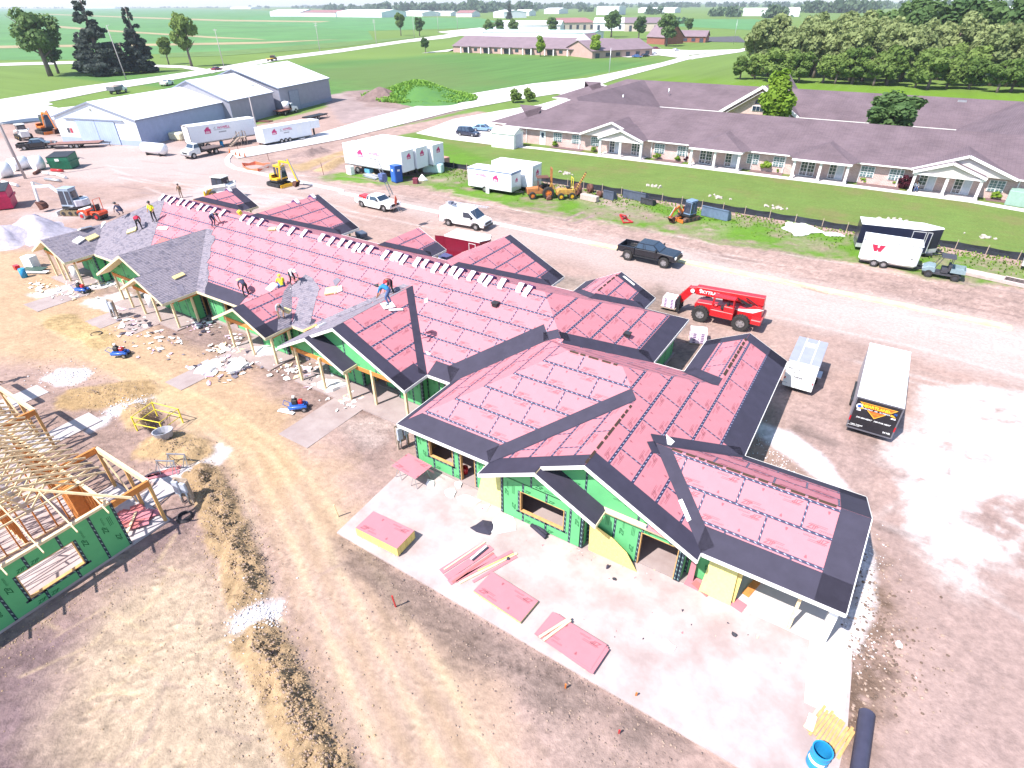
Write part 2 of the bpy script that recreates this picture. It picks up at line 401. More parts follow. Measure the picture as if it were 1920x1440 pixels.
lay(pm([(-160,470),(70,470),(170,560),(330,640),(470,720),(560,800),(640,900),(690,1000),(760,1120),(900,1300),(1000,1500),(760,1500),(640,1300),(540,1100),(480,960),(420,850),(330,770),(200,700),(80,680),(-100,660),(-300,600)],2.5,2,n4)*.9,C_TAN,0,.5,.18)
lay(pm([(560,900),(660,1000),(740,1120),(900,1330),(1050,1560),(700,1560),(560,1180),(520,1000)],2.2,1.5,n4)*.75,(.345,.25,.21),0,.35,.15)
for k in range(-4,5):
 o=k*6
 lay(sm([(90+o,590),(230+o*1.5,690),(360+o*2,760),(470+o*3,850),(540+o*5,1000),(610+o*7,1180),(720+o*9,1440)],.12+.05*(k%2),.45,.3)*(.35 if k%2 else.5),(.31,.21,.11)if k%2 else(.52,.40,.24),0)
lay(pm([(-200,760),(60,700),(200,770),(330,830),(400,870),(500,1000),(560,1200),(640,1500),(-200,1700)],2,1.5,n4)*.9,(.262,.182,.155),0,.8,.3)
lay(pm([(-100,1240),(60,1180),(150,1130),(230,1060),(330,960),(360,960),(250,1130),(150,1250),(110,1500),(-100,1500)],2,1.4,n4)*.85,(.155,.106,.114),0,1.,.3)
lay(pm([(180,1130),(320,1050),(450,1090),(470,1200),(520,1330),(580,1500),(180,1500),(110,1320)],3,2.2,n4)*.85,(.41,.315,.225),0,.8,.25)
lay(pm([(640,1010),(700,1040),(830,1120),(1000,1220),(1200,1340),(1300,1390),(1180,1390),(900,1260),(760,1170),(640,1060)],.8,.9)*.75,(.165,.120,.105),0,1.,.35)
lay(pm([(930,1230),(1100,1330),(1250,1450),(1250,1560),(1060,1500),(960,1330)],2,1.6)*.55,(.22,.165,.145),0,.9,.3)
for k in range(60):
 x,y=random.uniform(-24,-13),random.uniform(0,9);a=R(random.choice((20,-60,75))+random.uniform(-12,12));L=random.uniform(.6,2.4)
 pts=[(x,y),(x+math.cos(a)*L,y+math.sin(a)*L)]
 m_=sm(pts,.05,.15,.1,False);lay(m_*.5,random.choice((C_BROWN,(.5,.38,.24))),0);HZ-=m_*.03
lay(pm([(1640,950),(1700,840),(1760,780),(2100,740),(2300,1700),(1500,1700),(1590,1300),(1620,1150)],3,2,n4)*.8,(.30,.215,.195),0,.45,.25)
lay(pm([(1450,690),(1560,720),(1620,760),(1590,820),(1690,840),(1620,950),(1500,870),(1430,800)],2,2)*.8,(.30,.215,.195),0,.7,.3)
lay(pm([(1400,880),(1440,800),(1450,900),(1560,960),(1620,1010),(1600,960),(1500,870)],2,1)*.7,(.22,.155,.12),0,.8,.35)
lay(np.clip(pm([(1615,1020),(1660,1050),(1690,1190),(1640,1330),(1590,1400),(1560,1300),(1580,1200),(1600,1100)],1.2,1.3)*(.85+n3*2.5),0,1),(.155,.105,.080),0,.9,.35)
for p,w in(([(1490,690),(1540,700)],.35),([(1500,805),(1560,830)],.35),([(1590,800),(1640,830)],.2),([(1650,990),(1700,1000),(1790,990)],.25),([(1770,860),(1790,890)],.4)):
 lay(sm(p,w,.5,.5)*.7,C_DARK,0,.8)
for k in range(46):
 x,y=random.uniform(4,13),random.uniform(9,36);L=random.uniform(3,10);a=R(random.choice((62,70,78,160))+random.uniform(-8,8))
 pts=[(x+math.cos(a)*t*L+t*t*random.uniform(-.5,.5),y+math.sin(a)*t*L)for t in(0,.3,.6,1)]
 lay(sm(pts,.13,.35,.3,False)*.4,random.choice((C_BROWN,(.28,.2,.18),(.5,.42,.40))),0,.8)
LIME=pm([(1690,830),(1760,750),(1850,728),(1960,750),(2000,860),(1930,930),(1850,880),(1800,930),(1790,1030),(1745,1000),(1710,900),(1670,850)],1.4,1.8,n4)
lay(np.clip(LIME*(.9+n2*2.0+n3*1.2),0,1),C_LIME,0,.25,.05)
lay(np.clip(pm([(1740,960),(1800,900),(1960,960),(2000,1100),(1880,1050),(1790,1080)],2,2,n4)*(.35+n2*2.6+n3*1.4),0,1),C_LIME,0,.25)
for p,a in(([(75,712),(110,690),(160,690),(175,700),(140,722),(105,727)],.5),([(205,770),(240,748),(280,744),(270,760),(235,780)],.5),([(375,857),(412,832),(430,845),(395,880),(360,882)],.5),([(445,1160),(480,1130),(525,1130),(515,1165),(470,1192),(447,1185)],.5),([(165,800),(205,776),(200,790),(170,808)],.4),([(240,905),(330,870),(370,880),(300,905)],.4),([(150,570),(170,560),(230,545),(260,560),(230,590)],.8)):
 lay(pm(p,.4,a),C_GRAV,0,.8,.15)
lay(pm([(1400,800),(1425,790),(1480,810),(1540,850),(1580,900),(1615,960),(1640,1060),(1640,1150),(1610,1220),(1570,1230),(1530,1180),(1600,1130),(1610,1000),(1560,920),(1490,860),(1440,830)],.4,.35),C_GRAV,0,.7,.12)
lay(pm([(55,552),(200,515),(310,490),(320,500),(210,535),(70,560)],.5,.4),C_GRAV,0,.5,.1)
lay(np.clip(sm([(700,820),(660,800),(760,790)],.8,1,.6)*.8,0,1),C_PALE,0)
def heap(pts,w,h,c,rough=.5):
 global HZ
 p=W2(pts);sel=(PX>p[:,0].min()-w*2)&(PX<p[:,0].max()+w*2)&(PY>p[:,1].min()-w*2)&(PY<p[:,1].max()+w*2)
 d=np.zeros(len(PX));d[sel]=np.clip(1-sdline(PX[sel],PY[sel],p)/w*(1+n2[sel]*.6),0,1)
 HZ+=h*d**1.1*(1+rough*(n3*2.2+n2))
 lay(np.clip(d*4+n3*1.2-.2,0,1)*(d>0),c,0,1.,.3)
heap([(375,890),(420,980),(455,1060),(465,1110)],1.05,.45,(.31,.215,.125),1.3)
heap([(480,1205),(530,1290),(570,1380),(620,1470)],1.05,.42,(.33,.23,.135),1.3)
heap([(300,835),(355,848)],1.5,.4,C_CLAY,.6)
heap([(255,765),(265,790)],1.0,.35,C_CLAY,.6)
heap([(150,745),(250,735)],1.6,.25,(.34,.23,.12),.5)
heap([(195,640),(110,600)],1.2,.15,(.38,.27,.14),.4)
heap([(500,318),(520,314)],1.6,.8,C_BROWN,.4);heap([(575,292),(600,285)],1.8,.9,C_BROWN,.4)
heap([(605,320),(640,300)],1.6,.5,C_CLAY,.4)
for k in range(54):
 x,y=random.uniform(-25,-6),random.uniform(-1,10.5);a=R(random.choice((28,34,-58,80,140))+random.uniform(-14,14));L=random.uniform(1.2,4.5);w=random.choice((.14,.2,.24))
 ca,sa=math.cos(a),math.sin(a);dx,dy=PX-x,PY-y;al=dx*ca+dy*sa;ac=-dx*sa+dy*ca+.05*np.sin(al*1.3)
 m_=np.clip((w-np.abs(ac))/.05,0,1)*np.clip(al/.3,0,1)*np.clip((L-al)/.3,0,1)*np.clip(.75+n2*2,0,1);tr=np.sin(2*np.pi*al/.36+np.sign(ac)*.8)
 HZ+=m_*(tr*.022-.02);ALB*=(1+m_*(tr*.16-.03))[:,None]
pit=W2([(268,790),(300,770),(335,790),(310,812),(285,808)]);mm=mask(pit,.4,.2);HZ-=mm*.7;lay(mm,C_DARK,0,1.)
site=np.clip(1-GR,0,1)*np.clip((RG-.15)*1.6,0,1)
near=np.clip(1-np.hypot(PX,PY)/160,0,1)
HZ+=near*site*(n2*.10+n3*.05+fbm(PX,PY,5.5,4,9)*.075*RG)
HZ+=GR*near*(n2*.05+n3*.03)
BX=((PX>-64.5)&(PX<-8.0)&(PY>19.0)&(PY<38.6))|((PX>-18.5)&(PX<4.0)&(PY>11.0)&(PY<34.5))
HZ=np.where(BX,HZ*.25-.03,HZ)
_=sdpoly((PX,PY),W2([(-80,1010),(130,880),(215,845),(310,1000),(0,1290)]));HZ=np.where(_<.6,np.minimum(HZ,0)*.3-.03,HZ)
sp=fbm(PX,PY,3.1,4,21)
ALB*=(1+site*(sp*.62+fbm(PX,PY,9.,3,31)*.55))[:,None]
ALB*=(1+GR*near*(n3*.35))[:,None]
ALB=np.clip(ALB,.01,.9)
me=bpy.data.meshes.new('ground')
me.vertices.add(len(PX));me.vertices.foreach_set('co',np.stack([PX,PY,HZ],1).ravel().astype(np.float32))
ii=(np.arange(NY-1)[:,None]*NX+np.arange(NX-1)[None,:]).ravel()
quads=np.stack([ii,ii+1,ii+1+NX,ii+NX],1).astype(np.int32)
me.loops.add(quads.size);me.loops.foreach_set('vertex_index',quads.ravel())
me.polygons.add(len(quads));me.polygons.foreach_set('loop_start',np.arange(0,quads.size,4,dtype=np.int32));me.polygons.foreach_set('loop_total',np.full(len(quads),4,np.int32))
me.polygons.foreach_set('use_smooth',np.ones(len(quads),bool))
me.update(calc_edges=True);me.validate()
ca=me.color_attributes.new('soil','FLOAT_COLOR','POINT');ca.data.foreach_set('color',np.concatenate([ALB,GR[:,None]],1).astype(np.float32).ravel())
ra=me.attributes.new('rough_ground','FLOAT','POINT');ra.data.foreach_set('value',RG.astype(np.float32))
gm=bpy.data.materials.new('site_ground');gm.use_nodes=True;nt=gm.node_tree;b=nt.nodes['Principled BSDF']
b.inputs['Roughness'].default_value=.92;b.inputs['Specular IOR Level'].default_value=.12
at=_n(nt,'ShaderNodeVertexColor');at.layer_name='soil'
rt=_n(nt,'ShaderNodeAttribute');rt.attribute_name='rough_ground'
tc=_n(nt,'ShaderNodeTexCoord')
na=_n(nt,'ShaderNodeTexNoise');na.inputs['Scale'].default_value=4.;na.inputs['Detail'].default_value=9;na.inputs['Roughness'].default_value=.7
nt.links.new(tc.outputs['Object'],na.inputs['Vector'])
mr=_n(nt,'ShaderNodeMapRange');mr.inputs['From Min'].default_value=.28;mr.inputs['From Max'].default_value=.72;mr.inputs['To Min'].default_value=.78;mr.inputs['To Max'].default_value=1.2
nt.links.new(na.outputs[0],mr.inputs[0])
mx=_n(nt,'ShaderNodeMix',data_type='RGBA',blend_type='MULTIPLY');mx.inputs[0].default_value=1
nt.links.new(at.outputs[0],mx.inputs[6]);nt.links.new(mr.outputs[0],mx.inputs[7]);nt.links.new(mx.outputs[2],b.inputs['Base Color'])
nb=_n(nt,'ShaderNodeTexNoise');nb.inputs['Scale'].default_value=7.;nb.inputs['Detail'].default_value=8;nb.inputs['Roughness'].default_value=.68
nt.links.new(tc.outputs['Object'],nb.inputs['Vector'])
bp=_n(nt,'ShaderNodeBump');bp.inputs['Distance'].default_value=.09
mu=_n(nt,'ShaderNodeMath',operation='MULTIPLY');mu.inputs[1].default_value=.95;nt.links.new(rt.outputs[2],mu.inputs[0]);nt.links.new(mu.outputs[0],bp.inputs['Strength'])
nt.links.new(nb.outputs[0],bp.inputs['Height']);nt.links.new(bp.outputs[0],b.inputs['Normal'])
me.materials.append(gm)
ground=link('ground',me);tag(ground,'bare pinkish brown building site ground running out to green farmland','ground',kind='structure')
def gz(x,y):
 i=int(np.clip(np.searchsorted(gx,x)-1,0,NX-2));j=int(np.clip(np.searchsorted(gy,y)-1,0,NY-2))
 return float(HZ[j*NX+i])
def sheet(name,poly,z,m,label=None,cat=None,t=.03,kind='structure'):
 """a thin paved or planted sheet lying on the ground"""
 mb=MB();mb.prism([(p[0],p[1])for p in poly],z-t,z);o=mb.build(name,m)
 return tag(o,label,cat,kind=kind)
M_ROAD=mat('pale_concrete_road',(.58,.54,.53),.85,var=.08,scale=.15,bump=.05)
M_WALK=mat('sidewalk_concrete',(.62,.57,.56),.85,var=.05,scale=.6)
M_FIELD=mat('crop_field',(.078,.190,.052),.95,var=.22,scale=.02)
M_FIELD2=mat('bean_field',(.075,.20,.06),.95,var=.2,scale=.03)
M_STRAW=mat('dry_stubble',(.30,.24,.13),.95,var=.2,scale=.05)
M_ASPH=mat('asphalt',(.075,.07,.078),.9,var=.15,scale=.3)
P=lambda l,z=0:[G(*q,z)for q in l]
sheet('field',P([(-400,160),(0,113),(145,112),(300,101),(420,98),(640,82),(700,74),(690,58),(900,52),(905,40),(680,25),(500,20),(300,16),(0,16),(-600,26)]),.06,M_FIELD,'wide dark green crop field beyond the country road','field')
sheet('field',P([(505,29),(900,34),(930,40),(905,52),(690,58),(430,42),(480,30)]),.10,M_FIELD2,'far strip of lighter green beans before the white sheds','field')
sheet('field',P([(1240,36),(1420,36),(1460,48),(1440,58),(1240,48)]),.10,M_FIELD2,'small far field left of the wood','field')
for pts,lb in(([(-60,86),(0,86),(300,82),(480,79),(640,74),(480,83),(300,86),(0,91),(-60,92)],'straw coloured grass strip nearest the road across the field'),([(90,47),(200,56),(400,69),(480,73),(500,75),(400,72),(280,64),(180,58),(95,51)],'thin straw strip curving down the field'),([(60,25),(230,31),(420,37),(620,40),(600,42),(420,40),(280,35),(100,28)],'farthest straw strip in the field')):
 sheet('grass_strip',P(pts),.14,M_STRAW,lb,'grass strip')
sheet('grass_verge',P([(300,108),(420,105),(640,88),(720,78),(800,68),(640,79),(420,96),(300,100)]),.10,mat('verge_grass',(.10,.17,.04),.95,var=.2,scale=.1),'mown green verge between field and country road','verge')
sheet('road',P([(-220,222),(0,187),(150,163),(300,143),(400,128),(520,107),(640,92),(760,75),(830,66),(870,60),(930,50),(1060,35),(1064,37),(938,53),(884,64),(835,72),(760,80),(640,98),(530,112),(420,133),(330,149),(200,170),(100,190),(0,205),(-220,245)]),.10,M_ROAD,'pale country road running away past the metal sheds','road')
sheet('driveway',P([(-100,124),(0,119),(145,115),(290,122),(350,124),(410,134),(398,138),(340,128),(285,126),(140,120),(0,124),(-100,130)]),.14,M_ROAD,'pale farm driveway curving round the dark firs','driveway')
sheet('driveway',P([(20,200),(90,192),(100,196),(88,198),(110,203),(170,196),(215,185),(290,195),(290,240),(112,224),(60,228),(-60,240),(-60,214)]),.07,M_ROAD,'pale apron from the road to the white shed','driveway')
sheet('road',P([(430,285),(440,282),(560,262),(600,250),(720,215),(860,180),(1000,157),(1100,147),(1240,118),(1280,107),(1385,93),(1420,85),(1424,88),(1388,98),(1290,112),(1250,123),(1150,150),(1128,158),(1150,165),(1120,172),(1060,180),(1045,176),(960,189),(850,209),(740,237),(640,262),(480,292),(446,298)]),.10,M_ROAD,'white concrete street running between the building site and the grass plot','road')
sheet('parking_lot',P([(780,250),(850,224),(935,208),(1010,197),(1070,180),(1130,172),(1060,205),(1000,238),(985,262),(965,268),(925,272),(838,261)]),.06,M_WALK,'pale concrete parking lot at the end of the brick building','parking lot')
sheet('parking_lot',P([(1020,98),(1180,108),(1235,104),(1300,112),(1290,104),(1390,93),(1300,95),(1225,92),(1080,92)]),.14,M_ROAD,'far parking lot beside the second long roof','parking lot')
sheet('parking_lot',P([(1300,78),(1400,80),(1385,68),(1320,70)]),.14,M_ASPH,'dark asphalt lot by the small red brick house','parking lot')
sheet('driveway',P([(820,60),(900,52),(1010,70),(1100,74),(1000,85),(850,92),(790,100),(840,97),(900,72)]),.12,M_ROAD,'drive to the white roofed workshops','driveway')
sw=MB()
sw.prism([(-58,88.2),(-52.3,89.3),(-30,89.7),(-2,89.9),(9,89.6),(16,87.8),(40,81),(40,82.6),(16,89.2),(9,91),(-2,91.3),(-30,91.1),(-52.3,90.7),(-58,89.6)],.02,.07)
for xc,w in((-36.5,3.4),(-22.4,3.2),(-8.2,3.4),(6.3,4.6)):sw.prism([(xc-w/2,91.0),(xc+w/2,91.0),(xc+w/2+.5,93.6),(xc-w/2-.5,93.6)],.018,.064)
tag(sw.build('sidewalk',M_WALK),'white concrete sidewalk in front of the brick building','sidewalk',kind='structure')
kb=MB()
KY0,KY1=52.55,53.25
def kerbline(mb,pts,w,h):
 pts=[Vector((p[0],p[1],0))for p in pts]
 for i,(a,b)in enumerate(zip(pts[:-1],pts[1:])):
  mb.bar(a+Vector((0,0,h/2-.02)),b+Vector((0,0,h/2-.02)),w,h+.04)
kerbline(kb,[G(*p)for p in((440,285),(432,292),(426,300),(428,308),(440,316),(470,322),(520,333),(640,358))]+[Vector((-60,53.0,0)),Vector((-40,52.9,0)),Vector((-24,52.8,0))],.7,.13)
tag(kb.build('kerb',M_WALK),'white concrete kerb curving from the street along the site road','kerb',kind='structure')
kb=MB();kerbline(kb,[(-24,52.8),(-10,52.75),(4,52.7),(11,52.5)],.85,.10)
tag(kb.build('kerb',mat('dusty_yellow_kerb',(.60,.53,.30),.9,var=.2,scale=1.2)),'yellowish dusty kerb behind the red telehandler','kerb',kind='structure')
# -- the long building under construction
ROOFP=mat('pink_roof_sheathing',(.46,.180,.208),.75,var=.05,scale=1.2,spec=.15)
ROOFP2=mat('redder_roof_sheathing',(.45,.145,.14),.75,var=.05,scale=1.2,spec=.15)
INKR=mat('panel_print_red',(.29,.095,.115),.8,var=.05,spec=.1)
WALLP=mat('green_wall_sheathing',(.115,.400,.165),.7,var=.08,scale=1.5,spec=.15)
INKG=mat('panel_print_green',(.022,.115,.045),.8,spec=.1)
MEMB=mat('dark_underlayment',(.040,.036,.058),.75,var=.14,scale=1.6,spec=.25)
SHING=mat('weathered_shingle',(.265,.235,.270),.95,c2=(.185,.165,.195),scale=3.3,c2amt=.3,spec=.1)
SHING2=mat('dark_shingle',(.175,.160,.195),.95,var=.3,scale=4,spec=.1)
def tape_mat(name,dark,lite,per,sc):
 m=mat(name,dark,.55,var=.1);nt=m.node_tree;b=nt.nodes['Principled BSDF']
 tc=_n(nt,'ShaderNodeTexCoord');sp=_n(nt,'ShaderNodeSeparateXYZ');nt.links.new(tc.outputs['UV'],sp.inputs[0])
 fr=_n(nt,'ShaderNodeMath',operation='FRACT');mu=_n(nt,'ShaderNodeMath',operation='MULTIPLY');mu.inputs[1].default_value=1/per
 nt.links.new(sp.outputs[0],mu.inputs[0]);nt.links.new(mu.outputs[0],fr.inputs[0])
 ad=_n(nt,'ShaderNodeMath',operation='MULTIPLY_ADD');ad.inputs[1].default_value=.55;nt.links.new(sp.outputs[1],ad.inputs[0]);nt.links.new(fr.outputs[0],ad.inputs[2])
 f2=_n(nt,'ShaderNodeMath',operation='FRACT');nt.links.new(ad.outputs[0],f2 .inputs[0])
 lt=_n(nt,'ShaderNodeMath',operation='LESS_THAN');lt.inputs[1].default_value=.27;nt.links.new(f2 .outputs[0],lt.inputs[0])
 bd=_n(nt,'ShaderNodeMath',operation='COMPARE');bd.inputs[1].default_value=.5;bd.inputs[2].default_value=.24;nt.links.new(sp.outputs[1],bd.inputs[0])
 an=_n(nt,'ShaderNodeMath',operation='MULTIPLY');nt.links.new(lt.outputs[0],an.inputs[0]);nt.links.new(bd.outputs[0],an.inputs[1])
 mx=_n(nt,'ShaderNodeMix',data_type='RGBA');mx.inputs[6].default_value=(*dark,1);mx.inputs[7].default_value=(*lite,1)
 nt.links.new(an.outputs[0],mx.inputs[0]);nt.links.new(mx.outputs[2],b.inputs['Base Color']);return m
TAPE=tape_mat('printed_seam_tape',(.030,.033,.075),(.36,.34,.44),.27,1)
TAPEG=tape_mat('printed_wall_tape',(.020,.035,.055),(.22,.36,.32),.27,1)
BLD=Vector((-34,28,0))
bld=empty('building_under_construction',BLD,0,'long unfinished building with pink panelled roof, green sheathed walls and dark valley strips','building')
def adopt(o,root=None):
 root=root or bld;o.parent=root;o.matrix_parent_inverse=Matrix.Translation(root.location).inverted();return o
EZ=2.6
class Face:
 def __init__(s,poly,p0,gx_,gy_,z0=EZ,ph=0.,name='',mtl=None,hide=()):
  s.poly=[Vector((p[0],p[1]))for p in poly];s.p0=p0;s.gx=gx_;s.gy=gy_;s.z0=z0;s.ph=ph;s.mtl=mtl;s.hide=hide
  s.n=Vector((-gx_,-gy_,1)).normalized()
  up=Vector((gx_,gy_,gx_*gx_+gy_*gy_)).normalized();s.v=up;s.u=up.cross(s.n)
  s.o=Vector((p0[0],p0[1],z0))
 def z(s,x,y):return s.z0+s.gx*(x-s.p0[0])+s.gy*(y-s.p0[1])
 def P(s,x,y,off=0.):return Vector((x,y,s.z(x,y)))+s.n*off
 def uv(s,x,y):
  d=s.P(x,y)-s.o;return Vector((d.dot(s.u),d.dot(s.v)))
 def W(s,u,v,off=0.):return s.o+s.u*u+s.v*v+s.n*off
 def px(s,px,py):
  d=ROT@Vector((px-_cx,py-_cy,FPX));c=Vector((0,0,CAM_H));t=(s.o-c).dot(s.n)/d.dot(s.n);q=c+d*t;return(q.x,q.y)
 def uvpoly(s):return ccw([s.uv(p.x,p.y)for p in s.poly])
def area2(p):return sum(p[i][0]*p[(i+1)%len(p)][1]-p[(i+1)%len(p)][0]*p[i][1]for i in range(len(p)))/2
def ccw(p):return list(p)if area2(p)>0 else list(p)[::-1]
def clip(sub,cl):
 """convex clip of polygon sub by polygon cl (both 2-D)"""
 cl=ccw(cl);out=[Vector((q[0],q[1]))for q in sub]
 for i in range(len(cl)):
  a=Vector(cl[i][:2]);e=Vector(cl[(i+1)%len(cl)][:2])-a;inp=out;out=[]
  sd=lambda q:e.x*(q.y-a.y)-e.y*(q.x-a.x)
  for k in range(len(inp)):
   p,q=inp[k],inp[(k+1)%len(inp)];dp,dq=sd(p),sd(q)
   if dp>=-1e-9:out.append(p)
   if(dp>1e-9 and dq<-1e-9)or(dp<-1e-9 and dq>1e-9):out.append(p+(q-p)*(dp/(dp-dq)))
  if len(out)<3:return[]
 return out
def inside(p,poly):
 poly=ccw(poly)
 return all((poly[(i+1)%len(poly)][0]-poly[i][0])*(p[1]-poly[i][1])-(poly[(i+1)%len(poly)][1]-poly[i][1])*(p[0]-poly[i][0])>-1e-6 for i in range(len(poly)))
PL,PWD,GAP,TH=2.44,1.22,.006,.012
def print_marks(mb,L,Wd,poly=None,mi=1,rot=False,z=TH+.003,two=True):
 """printed name and fine print on a sheet of size L x Wd lying in the xy plane"""
 def put(v,f,flip,ox,oy):
  vs=[((L-x-ox)if flip else x+ox,(Wd-y-oy)if flip else y+oy)for x,y,*_ in v]
  if poly is not None and not all(inside(q,poly)for q in((min(a for a,b in vs),min(b for a,b in vs)),(max(a for a,b in vs),min(b for a,b in vs)),(min(a for a,b in vs),max(b for a,b in vs)),(max(a for a,b in vs),max(b for a,b in vs)))):return
  mb.add([(a,b,z)for a,b in vs],f,mi)
 for flip in((False,True)if two else(False,)):
  v,f=text_geo('ZIP',.27,.28,.02);put(v,f,flip,.16,.13)
  v,f=text_geo('system',.17,.28,0.);put(v,f,flip,.60,.13)
  for k,(x,y,w)in enumerate(((1.55,.86,.62),(1.58,.92,.5),(1.2,.98,.02))):
   put([(0,0),(w,0),(w,.018),(0,.018)],[(0,1,2,3)],flip,x-(.0),y)
  put([(0,0),(.09,0),(.09,.05),(.06,.13),(.03,.13),(0,.05)],[(0,1,2,3,4,5)],flip,1.62,.16)
def sheet_mesh(L,Wd,m,ink,marks=True,name='roof_panel'):
 mb=MB();g=GAP/2;mb.bb(g,L-g,g,Wd-g,0,TH,0)
 if marks:print_marks(mb,L,Wd)
 return mb.mesh(name,[m,ink])
_full={}
PANELS=[];FACES={}
def panels(name,F,rows0=0.,hidden=()):
 FACES[name]=F;pl=F.uvpoly();us=[p.x for p in pl];vs=[p.y for p in pl]
 tape=MB();tape.uv=[]
 def strip(q,along):
  q=clip(q,pl)
  if len(q)<3 or abs(area2(q))<1e-3:return
  tape.add([F.W(p.x,p.y,TH+.006)for p in q],[tuple(range(len(q)))])
  o=q[0]
  if along=='u':tape.uv.append([(p.x,(p.y-c0)/.1+.5)for p in q])
  else:tape.uv.append([(p.y,(p.x-c0)/.1+.5)for p in q])
 r=0;v0=-rows0
 while v0<max(vs):
  if r or rows0:
   c0=v0;strip([(min(us),v0-.06),(max(us),v0-.06),(max(us),v0+.06),(min(us),v0+.06)],'u')
  k0=math.floor((min(us)-F.ph)/PL)-1;u0=F.ph+k0*PL+(PL/2 if r%2 else 0)
  while u0<max(us):
   rect=[(u0+GAP/2,v0+GAP/2),(u0+PL-GAP/2,v0+GAP/2),(u0+PL-GAP/2,v0+PWD-GAP/2),(u0+GAP/2,v0+PWD-GAP/2)]
   q=clip(rect,pl)
   if len(q)>2 and abs(area2(q))>.02:
    w=[F.W(p.x,p.y)for p in q];c=sum(w,Vector())/len(w)
    if not any(all(inside((p.x,p.y),h)for p in w)for h in hidden):
     vd=Vector((0,0,CAM_H))-c;sc=abs(area2(q))*max(vd.normalized().dot(F.n),.0)/vd.length_squared
     PANELS.append((sc,F,u0,v0,q,abs(area2(q))>PL*PWD*.985))
   c0=u0;strip([(u0-.04,v0+.05),(u0+.04,v0+.05),(u0+.04,v0+PWD-.05),(u0-.04,v0+PWD-.05)],'v')
   u0+=PL
  v0+=PWD;r+=1
 if tape.f:
  o=tape.build('seam_tape',TAPE);adopt(o);o['kind']='stuff'
def deck(F,t0=.02,t1=.16):
 mb=MB();n=len(F.poly);a=[F.P(p.x,p.y,-t0)for p in F.poly];b_=[F.P(p.x,p.y,-t1)for p in F.poly]
 mb.add(a+b_,[tuple(range(n)),tuple(range(n,2*n))[::-1]]+[(i,n+i,n+(i+1)%n,(i+1)%n)for i in range(n)])
 return adopt(mb.build('roof_deck',WOODP))
def membrane(F,A,B,w,off=.022,side=None,ext=0.,noclip=False,m=None,name='underlayment_strip',lip=0.):
 """strip of plan width w along plan line A-B of face F, on the side that lies in the face"""
 A=Vector(A[:2]);B=Vector(B[:2]);d=(B-A).normalized();A=A-d*ext;B=B+d*ext
 nrm=Vector((-d.y,d.x));c=sum(F.poly,Vector((0,0)))/len(F.poly)
 if side is None:side=1 if(c-A).dot(nrm)>0 else-1
 q=[A-nrm*side*lip,B-nrm*side*lip,B+nrm*side*w,A+nrm*side*w]
 if not noclip:q=clip(q,[tuple(p)for p in F.poly])
 if len(q)<3:return
 mb=MB();n=len(q)
 mb.add([F.P(p.x,p.y,off)for p in q]+[F.P(p.x,p.y,off-.006)for p in q],[tuple(range(n)),tuple(range(n,2*n))[::-1]]+[(i,n+i,n+(i+1)%n,(i+1)%n)for i in range(n)])
 return adopt(mb.build(name,m or MEMB))
def fascia(a,b,h=.19,t=.035,m=None,name='fascia_board',out=None,drop=0.):
 """board along an eave or a rake between two points of the roof edge"""
 a=Vector(a);b=Vector(b);mb=MB();d=b-a;hd=Vector((d.x,d.y,0)).normalized();nx=Vector((hd.y,-hd.x,0))
 if out is not None and nx.dot(Vector(out))<0:nx=-nx
 A=[a+nx*0,a+nx*t,a+nx*t-Vector((0,0,h)),a-Vector((0,0,h))];B=[q+d for q in A]
 up=Vector((0,0,.02-drop));A=[q+up for q in A];B=[q+up for q in B]
 mb.add(A+B,[(0,1,2,3),(4,7,6,5),(0,4,5,1),(1,5,6,2),(2,6,7,3),(3,7,4,0)])
 return adopt(mb.build(name,m or OFFWHITE))
WXW,WXE,YF,YB=-62.0,-8.73,21.3,36.1
RX0,RX1,RY,RZ=-55.1,-15.55,28.2,6.05
gB=(RZ-EZ)/(YB-RY);gE=(RZ-EZ)/(WXE-RX1);gW=(RZ-EZ)/(RX0-WXW)
MF=Face([(WXW,YF),(WXE,YF),(RX1,RY),(RX0,RY)],(0,YF),0,.5,ph=.55)
MBk=Face([(WXW,YB),(WXE,YB),(RX1,RY),(RX0,RY)],(0,YB),0,-gB,ph=.9)
ME=Face([(WXE,YF),(WXE,YB),(RX1,RY)],(WXE,0),-gE,0,ph=1.7)
MW=Face([(WXW,YF),(WXW,YB),(RX0,RY)],(WXW,0),gW,0,ph=.2)
FX0,FX1,FY0,FY1=-17.7,-2.0,16.8,29.45;FRY=23.13;FRZ=EZ+.5*(FRY-FY0)
FF=Face([(FX0,FY0),(FX1,FY0),(FX1-6.33,FRY),(FX0+6.33,FRY)],(0,FY0),0,.5,ph=.62)
FB=Face([(FX0,FY1),(FX1,FY1),(FX1-6.33,FRY),(FX0+6.33,FRY)],(0,FY1),0,-.5,ph=.3)
FE1=[(FX1,16.35),(FX1,27.04),(-4.42,27.04),(-7.0,24.46),(-7.0,16.35)]
FE2=[(-4.42,27.04),(FX1,27.04),(FX1,33.8),(-4.42,33.8)];FE3=[(-7.0,21.8),(-7.0,24.46),(-8.33,23.13)]
FE=Face(FE1,(FX1,0),-.5,0,ph=.2);FEb=Face(FE2,(FX1,0),-.5,0,ph=.2);FEc=Face(FE3,(FX1,0),-.5,0,ph=.2)
FW=Face([(FX0,FY0),(FX0,FY1),(FX0+6.33,FRY)],(FX0,0),.5,0,ph=.4)
def hid(x0,x1,y0,y1):return[(x0,y0),(x1,y0),(x1,y1),(x0,y1)]
